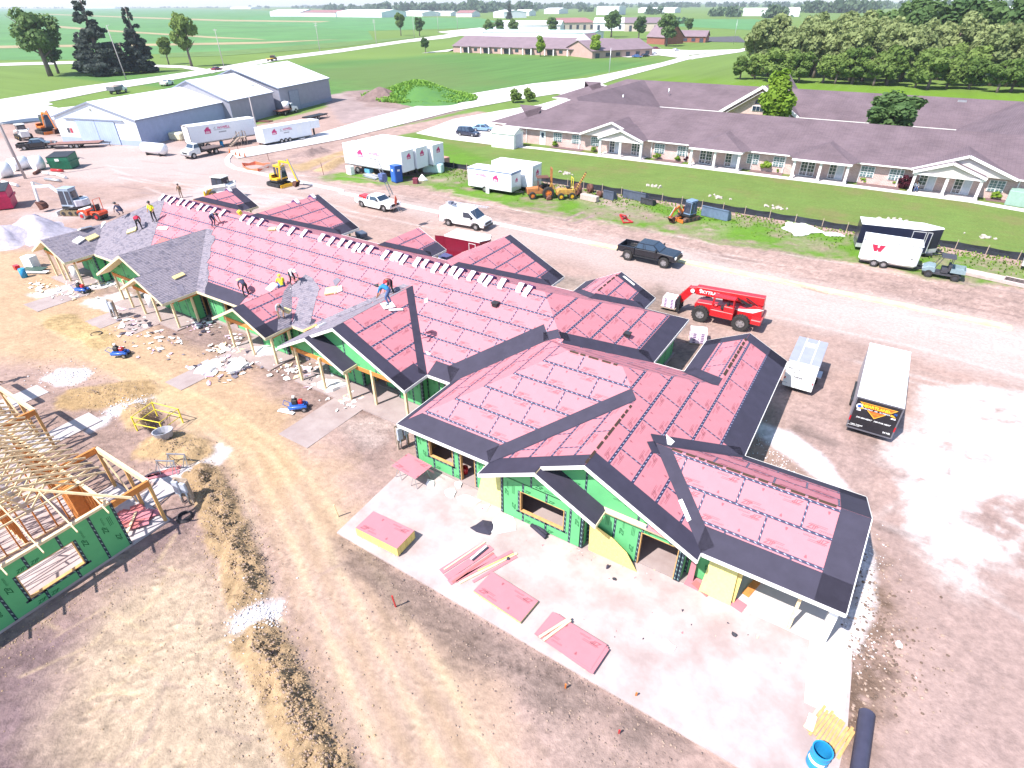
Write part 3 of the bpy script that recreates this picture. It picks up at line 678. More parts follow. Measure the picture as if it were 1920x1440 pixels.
def gable_faces(xl,xr,yf,yb_apex,ye,dirn=1,**kw):
 """roof planes of a cross gable: eaves xl, xr, front at yf, ridge running back to yb_apex, valleys starting at main eave ye"""
 xc=(xl+xr)/2;zt=EZ+.5*(xr-xl)/2
 L=Face([(xl,yf),(xc,yf),(xc,yb_apex),(xl,ye)],(xl,0),.5,0,ph=kw.get('pl',.3))
 Rr=Face([(xr,yf),(xc,yf),(xc,yb_apex),(xr,ye)],(xr,0),-.5,0,ph=kw.get('pr',.9))
 return L,Rr,xc,zt
def vback(zt):return YF+(zt-EZ)/.5
def vbackB(zt):return YB-(zt-EZ)/gB
FG={}
aL,aR,aX,aZ=gable_faces(-51.7,-41.7,19.1,vback(5.1),YF);a2L=Face([(-47.25,18.6),(-44.45,18.6),(-44.45,19.6),(-47.25,19.6)],(-47.25,0),.5,0)
a2R=Face([(-41.7,18.6),(-44.45,18.6),(-44.45,19.1),(-41.7,19.1)],(-41.7,0),-.5,0)
bL,bR,bX,bZ=gable_faces(-62.2,-56.5,18.9,vback(4.03),YF)
cL,cR,cX,cZ=gable_faces(-36.7,-31.1,19.2,vback(4.0),YF,pr=.1)
dL,dR,dX,dZ=gable_faces(-29.5,-19.4,19.3,vback(5.1),YF,pr=1.35);
d2L=Face([(-29.5,18.9),(-26.65,18.9),(-26.65,19.3),(-29.5,19.3)],(-29.5,0),.5,0)
d2R=Face([(-23.75,18.9),(-26.65,18.9),(-26.65,20.0),(-23.75,20.0)],(-23.75,0),-.5,0)
e1L,e1R,e1X,e1Z=gable_faces(-62.3,-56.2,38.0,vbackB(4.0),YB)
e2L,e2R,e2X,e2Z=gable_faces(-51.7,-41.8,38.4,vbackB(5.1),YB,pr=.4)
e3L,e3R,e3X,e3Z=gable_faces(-36.9,-31.0,38.1,vbackB(4.0),YB,pr=1.2)
e4L,e4R,e4X,e4Z=gable_faces(-29.4,-19.4,38.2,vbackB(5.1),YB,pr=.8)
e5L,e5R,e5X,e5Z=gable_faces(-17.5,-11.9,38.2,vbackB(4.0),YB,pr=.2)
gL=Face([(-12.0,16.35),(-7.0,16.35),(-7.0,21.8),(-12.0,16.8)],(-12.0,0),.5,0,ph=.5)
g2L=Face([(-12.0,15.9),(-9.0,15.9),(-9.0,16.35),(-12.0,16.35)],(-12.0,0),.5,0)
g2R=Face([(-6.1,15.9),(-9.0,15.9),(-9.0,17.0),(-6.1,17.0)],(-6.1,0),-.5,0)
wF=Face([(-2.0,16.8),(3.15,16.8),(3.15,20.2),(-5.4,20.2)],(0,16.8),0,.5,ph=1.0)
wB=Face([(-2.0,23.6),(3.15,23.6),(3.15,20.2),(-5.4,20.2)],(0,23.6),0,-.5,ph=.4)
kW=Face([(-6.84,33.8),(-4.42,33.8),(-4.42,27.0),(-6.84,29.45)],(-6.84,0),.5,0,ph=.8)
hidMF=[]
panels('MF',MF,hidden=hidMF+[[(-48.6,21.2),(-41.9,21.2),(-46.7,26.1)],[(-29.4,21.2),(-19.5,21.2),(-24.45,26.2)],[(-17.7,21.2),(-8.7,21.2),(-13,25.4)]])
panels('MB',MBk);panels('ME',ME,hidden=[[(-8.7,21),(-8.7,29.4),(-12.7,25.4),(-13,21)]])
panels('FF',FF,hidden=[[(-11.9,16.7),(-2,16.7),(-7,21.7)]]);panels('FB',FB);panels('FW',FW)
panels('FE',FE,hidden=[[(-2,16.9),(-2,23.5),(-5.3,20.2)]]);panels('FEb',FEb);panels('FEc',FEc)
panels('dR',dR,.3);panels('cR',cR);panels('gL',gL,.2);panels('wF',wF);panels('wB',wB);panels('kW',kW)
for nm,f in(('e1R',e1R),('e2R',e2R),('e3R',e3R),('e4R',e4R),('e5R',e5R),('e4L',e4L),('e5L',e5L)):panels(nm,f)
for f in(MF,MBk,ME,MW,FF,FB,FW,aL,aR,a2L,a2R,bL,bR,cL,cR,dL,dR,d2L,d2R,e1L,e1R,e2L,e2R,e3L,e3R,e4L,e4R,e5L,e5R,gL,g2L,g2R,wF,wB,kW):deck(f)
for f in(FE,FEb,FEc):deck(f)
PANELS.sort(key=lambda t:-t[0])
_fullm=sheet_mesh(PL,PWD,ROOFP,INKR)
_fullm2=sheet_mesh(PL,PWD,ROOFP2,INKR)
rest=MB()
for i,(sc,F,u0,v0,q,full)in enumerate(PANELS):
 alt=F in(MF,)and i%31==0
 if i<290:
  if full:
   o=link('roof_panel',_fullm2 if alt else _fullm)
   M=Matrix((F.u,F.v,F.n)).transposed().to_4x4();M.translation=F.W(u0,v0);o.parent=bld;o.matrix_parent_inverse=Matrix.Translation(BLD).inverted();o.matrix_basis=M
  else:
   mb=MB();qq=[(p.x-u0,p.y-v0)for p in q];mb.prism(qq,0,TH,0);print_marks(mb,PL,PWD,qq)
   o=mb.build('roof_panel',[ROOFP,INKR]);o.parent=bld;o.matrix_parent_inverse=Matrix.Translation(BLD).inverted()
   M=Matrix((F.u,F.v,F.n)).transposed().to_4x4();M.translation=F.W(u0,v0);o.matrix_basis=M
 else:
  n=len(q);rest.add([F.W(p.x,p.y,TH)for p in q]+[F.W(p.x,p.y,0)for p in q],[tuple(range(n)),tuple(range(n,2*n))[::-1]]+[(k,n+k,n+(k+1)%n,(k+1)%n)for k in range(n)])
if rest.f:o=adopt(rest.build('roof_panel',ROOFP));o['kind']='stuff'
# --- dark underlayment along eaves, rakes and valleys
ew=.92
for F,A,B,w in((MF,(-62,YF),(-51.7,YF),.9),(MF,(-41.7,YF),(-36.7,YF),.95),(MF,(-31.1,YF),(-29.5,YF),.9),(MF,(-19.4,YF),(-17.7,YF),.92),(MF,(-19.4,YF),(-24.45,26.35),.52),(dR,(-19.4,YF),(-24.45,26.35),.48),(MF,(-17.7,YF),(-13.65,25.4),1.15),(MF,(-13.9,25.2),(-12.6,26.0),.6),(ME,(-12.8,25.4),(-8.73,29.45),.85),(ME,(WXE,29.4),(WXE,YB),1.0),(ME,(-13.3,25.2),(-12.6,26.0),.6),(dR,(-19.4,19.3),(-24.45,19.3),.85),(dR,(-19.4,19.3),(-19.4,YF),.95),(FF,(FX0,FY0),(-12.0,FY0),.95),(FW,(FX0,FY0),(FX0,FY1),.42),(FF,(-12,16.8),(-7,21.8),.62),(gL,(-12,16.8),(-7,21.8),.12),(gL,(-12,16.35),(-7,16.35),.8),(FE,(FX1,16.35),(-7,16.35),1.0),(FE,(FX1,23.4),(FX1,27.04),1.05),(FEb,(FX1,27.04),(FX1,33.8),1.05),(FEb,(-4.42,33.8),(FX1,33.8),.95),(FE,(-2.0,16.8),(-5.4,20.2),.42),(wF,(-2.0,16.8),(-5.4,20.2),.55),(FE,(-2.0,23.6),(-5.4,20.2),.45),(wB,(-2.0,23.6),(-5.4,20.2),.35),(wF,(-2.2,16.8),(3.15,16.8),.98),(wF,(3.15,16.8),(3.15,20.2),1.05),(wB,(3.15,23.6),(3.15,20.2),1.05),(wB,(-2,23.6),(3.15,23.6),.85),(kW,(-6.84,29.4),(-6.84,33.8),.92),(kW,(-6.84,33.8),(-4.42,33.8),.8),(kW,(-6.84,29.45),(-4.42,27.0),.6),(FB,(-6.84,29.45),(-4.0,26.6),.35),(cR,(-31.1,19.2),(-33.9,19.2),.85),(cR,(-31.1,19.2),(-31.1,YF),.9),(e1R,(-56.2,38.0),(-59.25,38.0),1.0),(e1R,(-56.2,YB),(-59.25,e1R.poly[2].y),.75),(e1R,(-56.2,38),(-56.2,YB),.9),(e2R,(-41.8,38.4),(-46.75,38.4),.8),(e2R,(-41.8,YB),(-46.75,e2R.poly[2].y),.65),(e2R,(-41.8,38.4),(-41.8,YB),1.0),(e3R,(-31.0,YB),(-33.95,e3R.poly[2].y),.6),(e3R,(-31.0,38.1),(-31.0,YB),1.0),(e4R,(-19.4,38.2),(-24.4,38.2),.8),(e4R,(-19.4,YB),(-24.4,e4R.poly[2].y),.6),(e4R,(-19.4,38.2),(-19.4,YB),1.0),(e5R,(-11.9,38.2),(-14.7,38.2),.85),(e5R,(-11.9,YB),(-14.7,e5R.poly[2].y),.6),(e5R,(-11.9,38.2),(-11.9,YB),1.0),(e5L,(-17.5,38.2),(-17.5,YB),.9),(e5L,(-17.5,YB),(-14.7,e5L.poly[2].y),.5),(MBk,(-11.9,YB),(-8.73,YB),.8)):
 membrane(F,A,B,w)
for F in(d2R,g2R):
 mb=MB();q=F.poly;n=4;mb.add([F.P(p.x,p.y,.012)for p in q]+[F.P(p.x,p.y,-.01)for p in q],[(0,1,2,3),(7,6,5,4)]+[(i,n+i,n+(i+1)%n,(i+1)%n)for i in range(n)]);adopt(mb.build('underlayment_strip',MEMB))
membrane(g2L,(-12,15.9),(-9,15.9),.5);
for pts in([(1219,815),(1258,826),(1252,842),(1228,838)],[(1212,829),(1226,828),(1240,852),(1222,850)]):
 q=[FE.px(*p)for p in pts];mb=MB();mb.add([FE.P(*p,.045)for p in q]+[FE.P(*p,.035)for p in q],[(0,1,2,3),(7,6,5,4)]+[(i,4+i,4+(i+1)%4,(i+1)%4)for i in range(4)]);adopt(mb.build('underlayment_strip',MEMB))
def scrap(F,pts,m=PAPER,name='release_film',off=.05):
 q=[F.px(*p)for p in pts];n=len(q);mb=MB();mb.add([F.P(*p,off)for p in q]+[F.P(*p,off-.012)for p in q],[tuple(range(n)),tuple(range(n,2*n))[::-1]]+[(i,n+i,n+(i+1)%n,(i+1)%n)for i in range(n)]);return adopt(mb.build(name,m))
scrap(wF,[(1272,939),(1279,936),(1296,975),(1289,979)]);scrap(FE,[(1248,815),(1264,829),(1257,836),(1250,834)])
scrap(e5R,[(1167,519),(1170,518),(1190,534),(1188,536)])
scrap(MF,[(796,562),(802,559),(803,567),(796,569)]);scrap(MF,[(798,659),(809,664),(803,667)])
# --- ridge slots left open (dark) on the wing
for F,A,B,w in((FE,(-4.45,28.2),(-4.45,33.0),.07),(wF,(-4.6,20.2),(2.2,20.2),.05),(FE,(-7.02,16.5),(-7.02,21.2),.05),(FF,(-11.2,FRY),(-8.6,FRY),.05),(e5R,(-14.73,34.2),(-14.73,37.5),.05)):
 A=Vector(A);B=Vector(B);d=B-A;L=d.length;k=0.
 mb=MB()
 while k<L-.2:
  l=random.uniform(.25,.75);a=A+d*(k/L);b_=A+d*(min(L,k+l)/L);nr=Vector((-d.y,d.x))/L*w
  mb.add([F.P(*p,.03)for p in(a-nr,b_-nr,b_+nr,a+nr)],[(0,1,2,3)]);k+=l+random.uniform(.05,.2)
 adopt(mb.build('ridge_slot',mat('open_slot',(.05,.03,.02),.9)))
 # --- shingles already laid on the far end: every course is a row of real tabs, joined
def shingles(F,poly,m=SHING,exp=.145,tab=.31,off=.02,jag=.0):
 pl=ccw([F.uv(p[0],p[1])for p in poly]);us=[p.x for p in pl];vs=[p.y for p in pl];mb=MB();r=0;v=min(vs)
 while v<max(vs):
  u=min(us)-(r%2)*tab/2-random.random()*.1
  while u<max(us):
   l=tab*random.choice((.6,1,1,1.5));q=clip([(u+.004,v),(u+l-.004,v),(u+l-.004,v+exp),(u+.004,v+exp)],pl)
   if len(q)>2 and abs(area2(q))>.003:
    dz=random.uniform(0,.006);n=len(q);top=[F.W(p.x,p.y,off+.016*(1-(p.y-v)/exp)+dz)for p in q]
    mb.add(top,[tuple(range(n))],0 if random.random()<.74 else 1)
    if q[0].y<=v+.01:mb.add([F.W(q[0].x,q[0].y,off),F.W(q[1].x,q[1].y,off),top[1],top[0]],[(0,1,2,3)],1)
   u+=l
  v+=exp;r+=1
 if mb.f:
  o=adopt(mb.build('shingles',[m,SHING2]));o['kind']='stuff';return o
MFx=lambda l:[MF.px(*p)for p in l]
shingles(MF,[(-62,21.3),(-51.7,21.3),(-50.2,22.8),(-55.1,28.2)])
_k=MF.px(284,432);_e=MF.px(271,387)
shingles(MF,[(-50.2,22.8),(-46.9,26.1),_k,(_e[0],28.2),(-55.1,28.2)])
shingles(MW,[(-62,21.3),(-62,33),(-55.1,28.2)])
shingles(aR,[(-41.7,19.1),(-46.7,19.1),(-46.7,26.3),(-41.7,21.3)]);shingles(a2R,[tuple(p)for p in a2R.poly]);shingles(aL,[tuple(p)for p in aL.poly]);shingles(a2L,[tuple(p)for p in a2L.poly])
shingles(bR,[tuple(p)for p in bR.poly]);shingles(bL,[tuple(p)for p in bL.poly])
vA=lambda t,o:(-41.7-t+o,21.3+t)
for k in range(11):
 t=k*.46;shingles(MF,[vA(t,0),vA(t,.75+random.random()*.55),(vA(t,0)[0]-.46+.95+random.random()*.4,vA(t+.46,0)[1]),vA(t+.46,0)],off=.024)
shingles(MF,MFx([(548,611),(561,555),(596,553),(590,576),(585,599),(576,622)]),off=.026)
shingles(MF,MFx([(549,558),(553,533),(573,514),(585,520),(600,540),(596,556)]),off=.027)
shingles(MF,MFx([(530,548),(553,531),(553,552),(545,560)]),off=.028)
shingles(cR,[cR.px(*p)for p in[(514,622),(523,585),(525,562),(532,547),(545,530),(552,612)]],off=.028)
shingles(dL,[tuple(p)for p in dL.poly]);shingles(d2L,[tuple(p)for p in d2L.poly]);shingles(cL,[tuple(p)for p in cL.poly])
shingles(MF,[(-29.3,21.5),(-29.9,21.5),(-25.2,26.3),(-24.6,26.3)],off=.024)
for pts in([(624,527),(632,521),(640,525),(629,539)],[(330,536),(342,533),(348,552),(334,552)]):scrap(MF if pts[0][0]>500 else aR,pts,SHING2,'loose_shingle',.05)
# --- fascia boards on eaves and rakes
def eave(F,A,B,**kw):
 c=sum(F.poly,Vector((0,0)))/len(F.poly);mid=(Vector(A)+Vector(B))/2;o=Vector((mid.x-c.x,mid.y-c.y,0))
 fascia(F.P(*A),F.P(*B),out=o,**kw)
W_=mat('white_drip_edge',(.74,.72,.68),.5,var=.05)
CRM=mat('cream_rake_board',(.66,.57,.38),.65,var=.1)
for F,A,B,m in((MF,(-56.5,YF),(-51.7,YF),CRM),(MF,(-41.7,YF),(-36.7,YF),CRM),(MF,(-31.1,YF),(-29.5,YF),CRM),(MF,(-19.4,YF),(-17.7,YF),W_),(ME,(WXE,29.45),(WXE,YB),W_),(MBk,(-11.9,YB),(WXE,YB),W_),(MBk,(-19.4,YB),(-17.5,YB),W_),(MBk,(-31,YB),(-29.4,YB),W_),(MBk,(-41.8,YB),(-36.9,YB),W_),(MBk,(-56.2,YB),(-51.7,YB),CRM),(MW,(WXW,YF),(WXW,YB),CRM),(FF,(FX0,FY0),(-12,FY0),W_),(FW,(FX0,FY0),(FX0,YF),W_),(FEb,(FX1,23.6),(FX1,33.8),W_),(wF,(-2,16.8),(3.15,16.8),W_),(wF,(3.15,16.8),(3.15,20.2),W_),(wB,(3.15,23.6),(3.15,20.2),W_),(wB,(-2,23.6),(3.15,23.6),W_),(kW,(-6.84,29.45),(-6.84,33.8),W_),(kW,(-6.84,33.8),(-4.42,33.8),W_),(FEb,(-4.42,33.8),(FX1,33.8),W_),(FB,(-8.73,FY1),(-6.84,FY1),W_),(aR,(-41.7,19.1),(-41.7,YF),CRM),(aR,(-43.2,19.1),(aX,19.1),CRM),(aL,(-51.7,19.1),(aX,19.1),CRM),(aL,(-51.7,19.1),(-51.7,YF),CRM),(a2R,(-41.7,18.6),(-44.45,18.6),CRM),(a2L,(-47.25,18.6),(-44.45,18.6),CRM),(a2R,(-41.7,18.6),(-41.7,19.1),CRM),(a2L,(-47.25,18.6),(-47.25,19.6),CRM),(bR,(-56.5,18.9),(bX,18.9),CRM),(bL,(-62.2,18.9),(bX,18.9),CRM),(bR,(-56.5,18.9),(-56.5,YF),CRM),(bL,(-62.2,18.9),(-62.2,YF),CRM),(cR,(-31.1,19.2),(cX,19.2),CRM),(cL,(-36.7,19.2),(cX,19.2),CRM),(cR,(-31.1,19.2),(-31.1,YF),CRM),(cL,(-36.7,19.2),(-36.7,YF),CRM),(dR,(-19.4,19.3),(dX,19.3),W_),(dL,(-26.65,19.3),(dX,19.3),W_),(dR,(-19.4,19.3),(-19.4,YF),W_),(dL,(-29.5,18.9),(-29.5,YF),W_),(d2L,(-29.5,18.9),(-26.65,18.9),W_),(d2R,(-23.75,18.9),(-26.65,18.9),W_),(d2R,(-23.75,18.9),(-23.75,20.0),CRM),(gL,(-9.0,16.35),(-7.0,16.35),W_),(FE,(FX1,16.35),(-7.0,16.35),W_),(FE,(FX1,16.35),(FX1,16.8),W_),(g2L,(-12,15.9),(-9,15.9),W_),(g2R,(-6.1,15.9),(-9,15.9),W_),(g2R,(-6.1,15.9),(-6.1,17.0),CRM),(gL,(-12,15.9),(-12,16.8),W_),(e1R,(-56.2,38),(e1X,38),W_),(e1R,(-56.2,38),(-56.2,YB),CRM),(e1L,(-62.3,38),(e1X,38),W_),(e2R,(-41.8,38.4),(e2X,38.4),W_),(e2R,(-41.8,38.4),(-41.8,YB),W_),(e2L,(-51.7,38.4),(e2X,38.4),W_),(e3R,(-31,38.1),(e3X,38.1),W_),(e3R,(-31,38.1),(-31,YB),W_),(e3L,(-36.9,38.1),(e3X,38.1),W_),(e4R,(-19.4,38.2),(e4X,38.2),W_),(e4R,(-19.4,38.2),(-19.4,YB),W_),(e4L,(-29.4,38.2),(e4X,38.2),W_),(e5R,(-11.9,38.2),(e5X,38.2),W_),(e5R,(-11.9,38.2),(-11.9,YB),W_),(e5L,(-17.5,38.2),(e5X,38.2),W_),(e5L,(-17.5,38.2),(-17.5,YB),W_)):
 eave(F,A,B,m=m)
 # --- walls
WN=[0]
def wall(p0,p1,z0=.1,z1=2.5,holes=(),marks=True,pw=1.22,top=None,frame=True):
 """green sheathed stud wall from p0 to p1 (outer face on the right of the walk); holes = (u0,u1,z0,z1) openings"""
 p0=Vector((*p0,0));p1=Vector((*p1,0));L=(p1-p0).length;ux=(p1-p0)/L;n=Vector((ux.y,-ux.x,0));uz=Vector((0,0,1))
 M=Matrix((ux,uz,n)).transposed().to_4x4()
 def place(o):o.parent=bld;o.matrix_parent_inverse=Matrix.Translation(BLD).inverted();Mm=M.copy();Mm.translation=p0;o.matrix_basis=Mm;return o
 def cuts(u0,u1,zb,zt):
  rs=[(u0,u1,zb,zt)]
  for a,b,c,d in holes:
   out=[]
   for(x0,x1,y0,y1)in rs:
    if b<=x0 or a>=x1 or d<=y0 or c>=y1:out.append((x0,x1,y0,y1));continue
    if a>x0:out.append((x0,a,y0,y1))
    if b<x1:out.append((b,x1,y0,y1))
    if c>y0:out.append((max(a,x0),min(b,x1),y0,c))
    if d<y1:out.append((max(a,x0),min(b,x1),d,y1))
   rs=out
  return rs
 core=MB()
 for r in cuts(0,L,z0,z1):core.bb(r[0],r[1],r[2],r[3],-.15,-.013)
 place(core.build('stud_frame',WOOD))
 tp=MB();tp.uv=[]
 def tape(u0,u1,y0,y1):
  for r in cuts(u0,u1,y0,y1):
   if r[1]-r[0]<.02 or r[3]-r[2]<.02:continue
   tp.add([(r[0],r[2],.004),(r[1],r[2],.004),(r[1],r[3],.004),(r[0],r[3],.004)],[(0,1,2,3)])
   tp.uv.append([((p[0]if u1-u0>y1-y0 else p[1]),.5+((p[1]-(y0+y1)/2)if u1-u0>y1-y0 else(p[0]-(u0+u1)/2))/.11)for p in((r[0],r[2]),(r[1],r[2]),(r[1],r[3]),(r[0],r[3]))])
 u=0.
 while u<L-.03:
  e=min(L,u+pw)
  for r in cuts(u+.003,e-.003,z0,z1):
   if(r[1]-r[0])*(r[3]-r[2])<.01:continue
   mb=MB();mb.bb(r[0],r[1],r[2],r[3],-.013,0,0)
   if marks:
    w,h=r[1]-r[0],r[3]-r[2]
    if w>.5 and h>1.5:
     v,f=text_geo('ZIP',.27,.28,.02);v2,f2=text_geo('system',.16,.28,0.)
     fl=WN[0]%2;bx=r[0]+.42
     mb.add([(bx-y,r[2]+1.25+x,.003)for x,y,_ in v],f,1);mb.add([(bx-y,r[2]+1.68+x,.003)for x,y,_ in v2],f2,1)
     if w>.9:
      mb.add([(r[1]-.42+y,r[2]+.95-x,.003)for x,y,_ in v],f,1)
      for k in range(3):mb.bb(r[1]-.3-k*.06,r[1]-.28-k*.06,r[2]+1.5,r[2]+2.0,.001,.003,1)
    elif w>.45 and h>.25:
     v,f=text_geo('ZIP',min(.22,h*.6),.28,.02);mb.add([(r[0]+.08+x,r[2]+.06+y,.003)for x,y,_ in v],f,1)
   place(mb.build('wall_panel',[WALLP,INKG]));WN[0]+=1
  if u>0:tape(u-.055,u+.055,z0,z1)
  u+=pw
 for a,b,c,d in holes:
  tape(a-.11,a,max(z0,c-.1),d);tape(b,b+.11,max(z0,c-.1),d)
  if c>z0+.2:tape(a-.2,b+.2,c-.11,c)
  if frame:
   fr=MB();fr.bb(a,a+.04,c,d,-.16,.004);fr.bb(b-.04,b,c,d,-.16,.004);fr.bb(a+.04,b-.04,d-.04,d,-.16,.004)
   if c>z0+.2:fr.bb(a+.04,b-.04,c,c+.04,-.16,.004)
   place(fr.build('window_frame' if c>z0+.2 else 'door_frame',WOOD))
 tape(.0,.11,z0,z1);tape(L-.11,L,z0,z1)
 if tp.f:o=place(tp.build('seam_tape',TAPEG));o['kind']='stuff'
def gable_wall(xl,xr,y,zb,ztop,marks=True,sl=.5,zl=EZ-.06,face=-1,cutl=None):
 """green triangle closing a gable; split in sheets"""
 xc=(xl+xr)/2;ht=lambda x:zl+sl*min(x-xl,xr-x)
 x=xl;k=0
 tri=[(xl,zb),(xr,zb),(xr,ht(xr)),(xc,ht(xc)),(xl,ht(xl))]
 tp=MB();tp.uv=[]
 for i in range(math.ceil((xr-xl)/2.44)):
  a=xl+i*2.44;b_=min(xr,a+2.44);q=clip([(a+.003,zb),(b_-.003,zb),(b_-.003,9),(a+.003,9)],tri)
  if len(q)<3 or abs(area2(q))<.01:continue
  mb=MB();n=len(q);mb.add([(p.x,y,p.y)for p in q]+[(p.x,y-face*.10,p.y)for p in q],[tuple(range(n)),tuple(range(n,2*n))[::-1]]+[(j,n+j,n+(j+1)%n,(j+1)%n)for j in range(n)])
  if marks and face<0:
   v,f=text_geo('ZIP',.27,.28,.02);v2,f2=text_geo('system',.17,.28,0.)
   for fl,ox,oz in((0,a+.2,zb+.12),(1,b_-.25,zb+.95)):
    pts=[((ox-xx)if fl else ox+xx,(oz-yy)if fl else oz+yy)for xx,yy,_ in v];pts2=[((ox-.45-xx)if fl else ox+.45+xx,(oz-yy)if fl else oz+yy)for xx,yy,_ in v2]
    for pp,ff in((pts,f),(pts2,f2)):
     if all(inside(c,q)for c in((min(p[0]for p in pp),min(p[1]for p in pp)),(max(p[0]for p in pp),min(p[1]for p in pp)),(min(p[0]for p in pp),max(p[1]for p in pp)),(max(p[0]for p in pp),max(p[1]for p in pp)))):
      mb.add([(p[0],y-.004,p[1])for p in pp],ff,1)
  adopt(mb.build('wall_panel',[WALLP,INKG]))
  if i:
   h=min(ht(a),8);tp.add([(a-.05,y+face*.005,zb),(a+.05,y+face*.005,zb),(a+.05,y+face*.005,h),(a-.05,y+face*.005,h)],[(0,1,2,3)]);tp.uv.append([(zb,0),(zb,1),(h,1),(h,0)])
 if tp.f and marks:o=adopt(tp.build('seam_tape',TAPEG));o['kind']='stuff'
def post(x,y,z1,w=.14,z0=.06,m=WOODP,name='post'):
 mb=MB();mb.bb(x-w/2,x+w/2,y-w/2,y+w/2,z0,z1);return adopt(mb.build(name,m))
def beam(p,q,w=.14,h=.28,m=WOODO,name='beam'):
 mb=MB();mb.bar(p,q,w,h);return adopt(mb.build(name,m))
def slab(poly,z=.06,t=.3,m=None,name='floor_slab'):
 mb=MB();mb.prism(ccw(poly),z-t,z);return adopt(mb.build(name,m or PADC))
PADC=mat('porch_concrete',(.26,.198,.19),.9,c2=(.37,.31,.30),scale=.8,c2amt=.3,bump=.2,bscale=12)
slab([(-61.6,21.7),(-17.2,21.7),(-17.2,35.7),(-61.6,35.7)],.08)
slab([(-17.19,17.2),(-2.3,17.2),(-2.3,29.1),(-9.2,29.1),(-9.2,35.7),(-17.19,35.7)],.078)
for x0,x1 in((-61.8,-56.9),(-51.4,-42.2),(-36.4,-31.5),(-29.1,-19.9)):slab([(x0,19.2),(x1,19.2),(x1,21.69),(x0,21.69)],.06)
for x0,x1,y0 in((-49.9,-47.6,15.5),(-57.5,-55,15.2),(-25.4,-23.0,14.9),(-36.2,-34.4,14.6),(-47.0,-44.5,17.2)):slab([(x0,y0),(x1,y0),(x1,19.19),(x0,19.19)],.03,.1,None,'walkway_slab')
sl=MB();sl.prism(ccw([(-17.35,17.18),(-17.0,11.4),(4.0,11.2),(4.2,14.2),(4.05,17.1),(2.0,17.19)]),-.3,.05)
CONC_S=mat('dusty_site_slab',(.315,.245,.235),.9,c2=(.47,.405,.395),scale=.55,c2amt=.55,bump=.3,bscale=9)
adopt(sl.build('apron_slab',CONC_S))
sl=MB();sl.prism([(2.0,17.2),(3.5,17.2),(3.3,22.8),(-1.8,22.8),(-1.8,17.2)],-.25,.045);adopt(sl.build('apron_slab',CONC))
wall((-17.1,17.3),(-11.2,17.3),holes=[(.95,2.50,.80,1.95),(2.95,3.87,.1,2.05)])
wall((-11.2,17.3),(-11.2,16.55),marks=False)
wall((-11.2,16.55),(-6.9,16.55),holes=[(1.05,3.35,.68,1.95)])
wall((-6.9,16.55),(-6.9,17.1),marks=False);wall((-6.9,17.1),(-2.6,17.1),holes=[(2.40,4.05,.1,2.02)])
wall((-2.6,17.1),(-2.6,17.75),marks=False);wall((-2.6,17.75),(-.4,17.75));wall((-.4,17.75),(-.4,22.9),marks=False);wall((-.4,22.9),(-2.6,22.9),marks=False);wall((-2.6,22.9),(-2.6,33.2),marks=False,holes=[(2,3.5,.9,2),(6,7.5,.9,2)])
wall((-2.6,33.2),(-6.3,33.2),marks=False);wall((-6.3,33.2),(-6.3,28.9),marks=False);wall((-6.3,28.9),(-9.3,28.9),marks=False)
wall((-9.3,28.9),(-9.3,35.5),marks=False);wall((-17.1,21.9),(-17.1,17.3),marks=False,holes=[(1.5,2.6,.9,2)])
gable_wall(-12.0,-6.0,16.55,2.45,0,True);gable_wall(-12.0,-2.0,17.0,2.45,0,True)
post(1.74,17.3,2.55,.12);beam((-.4,17.3,2.42),(3.0,17.3,2.42),.12,.2,WOODP)
for y in(17.37,22.75):mb=MB();mb.bb(2.75,3.05,y-.13,y+.13,.05,2.4);adopt(mb.build('column_wrap',PLASTIC_W))
wall((-61.4,21.9),(-50.8,21.9),holes=[(2.1,3.2,.9,2.05),(4.0,4.9,.1,2.05)],marks=False);wall((-50.8,21.9),(-17.1,21.9),marks=True,holes=[(2.2,3.4,.9,2.05),(4.2,5.15,.1,2.05),(8.2,9.1,.1,2.05),(11.2,12.2,.1,2.05),(15.4,16.5,.9,2.05),(17.2,18.1,.1,2.05),(23.6,25.0,.95,2.05),(26.4,27.3,.1,2.05),(32.2,33.0,.1,2.05)])
for x0,x1,y in((-47.0,-42.4,21.1),(-27.9,-24.6,21.1),(-21.9,-19.9,21.3),(-58.2,-56.4,21.1),(-34.8,-32.0,21.2)):
 wall((x0,21.85),(x0,y),marks=False);wall((x0,y),(x1,y),marks=y>21.05,holes=[(.5,1.3,.9,1.9)]if x1-x0>2.5 else[]);wall((x1,y),(x1,21.85),marks=False)
wall((-17.1,35.5),(-61.4,35.5),marks=False,pw=2.44);wall((-9.3,35.5),(-17.1,35.5),marks=False,pw=2.44);wall((-61.4,35.5),(-61.4,21.9),marks=False,pw=2.44)
gable_wall(-51.7,-41.7,20.1,2.45,0,True);gable_wall(-47.25,-41.7,19.5,2.45,0,True);gable_wall(-62.2,-56.5,19.7,2.45,0,True);gable_wall(-36.7,-31.1,19.95,2.45,0,True)
gable_wall(-29.5,-19.4,20.0,2.45,0,True);gable_wall(-29.5,-23.75,19.55,2.45,0,True)
for x0,x1,y in((-62.3,-56.2,37.3),(-51.7,-41.8,37.6),(-36.9,-31,37.4),(-29.4,-19.4,37.5),(-17.5,-11.9,37.4)):gable_wall(x0,x1,y,2.35,0,False,face=1);[post(x,y,2.4)for x in(x0+.5,x1-.5)]
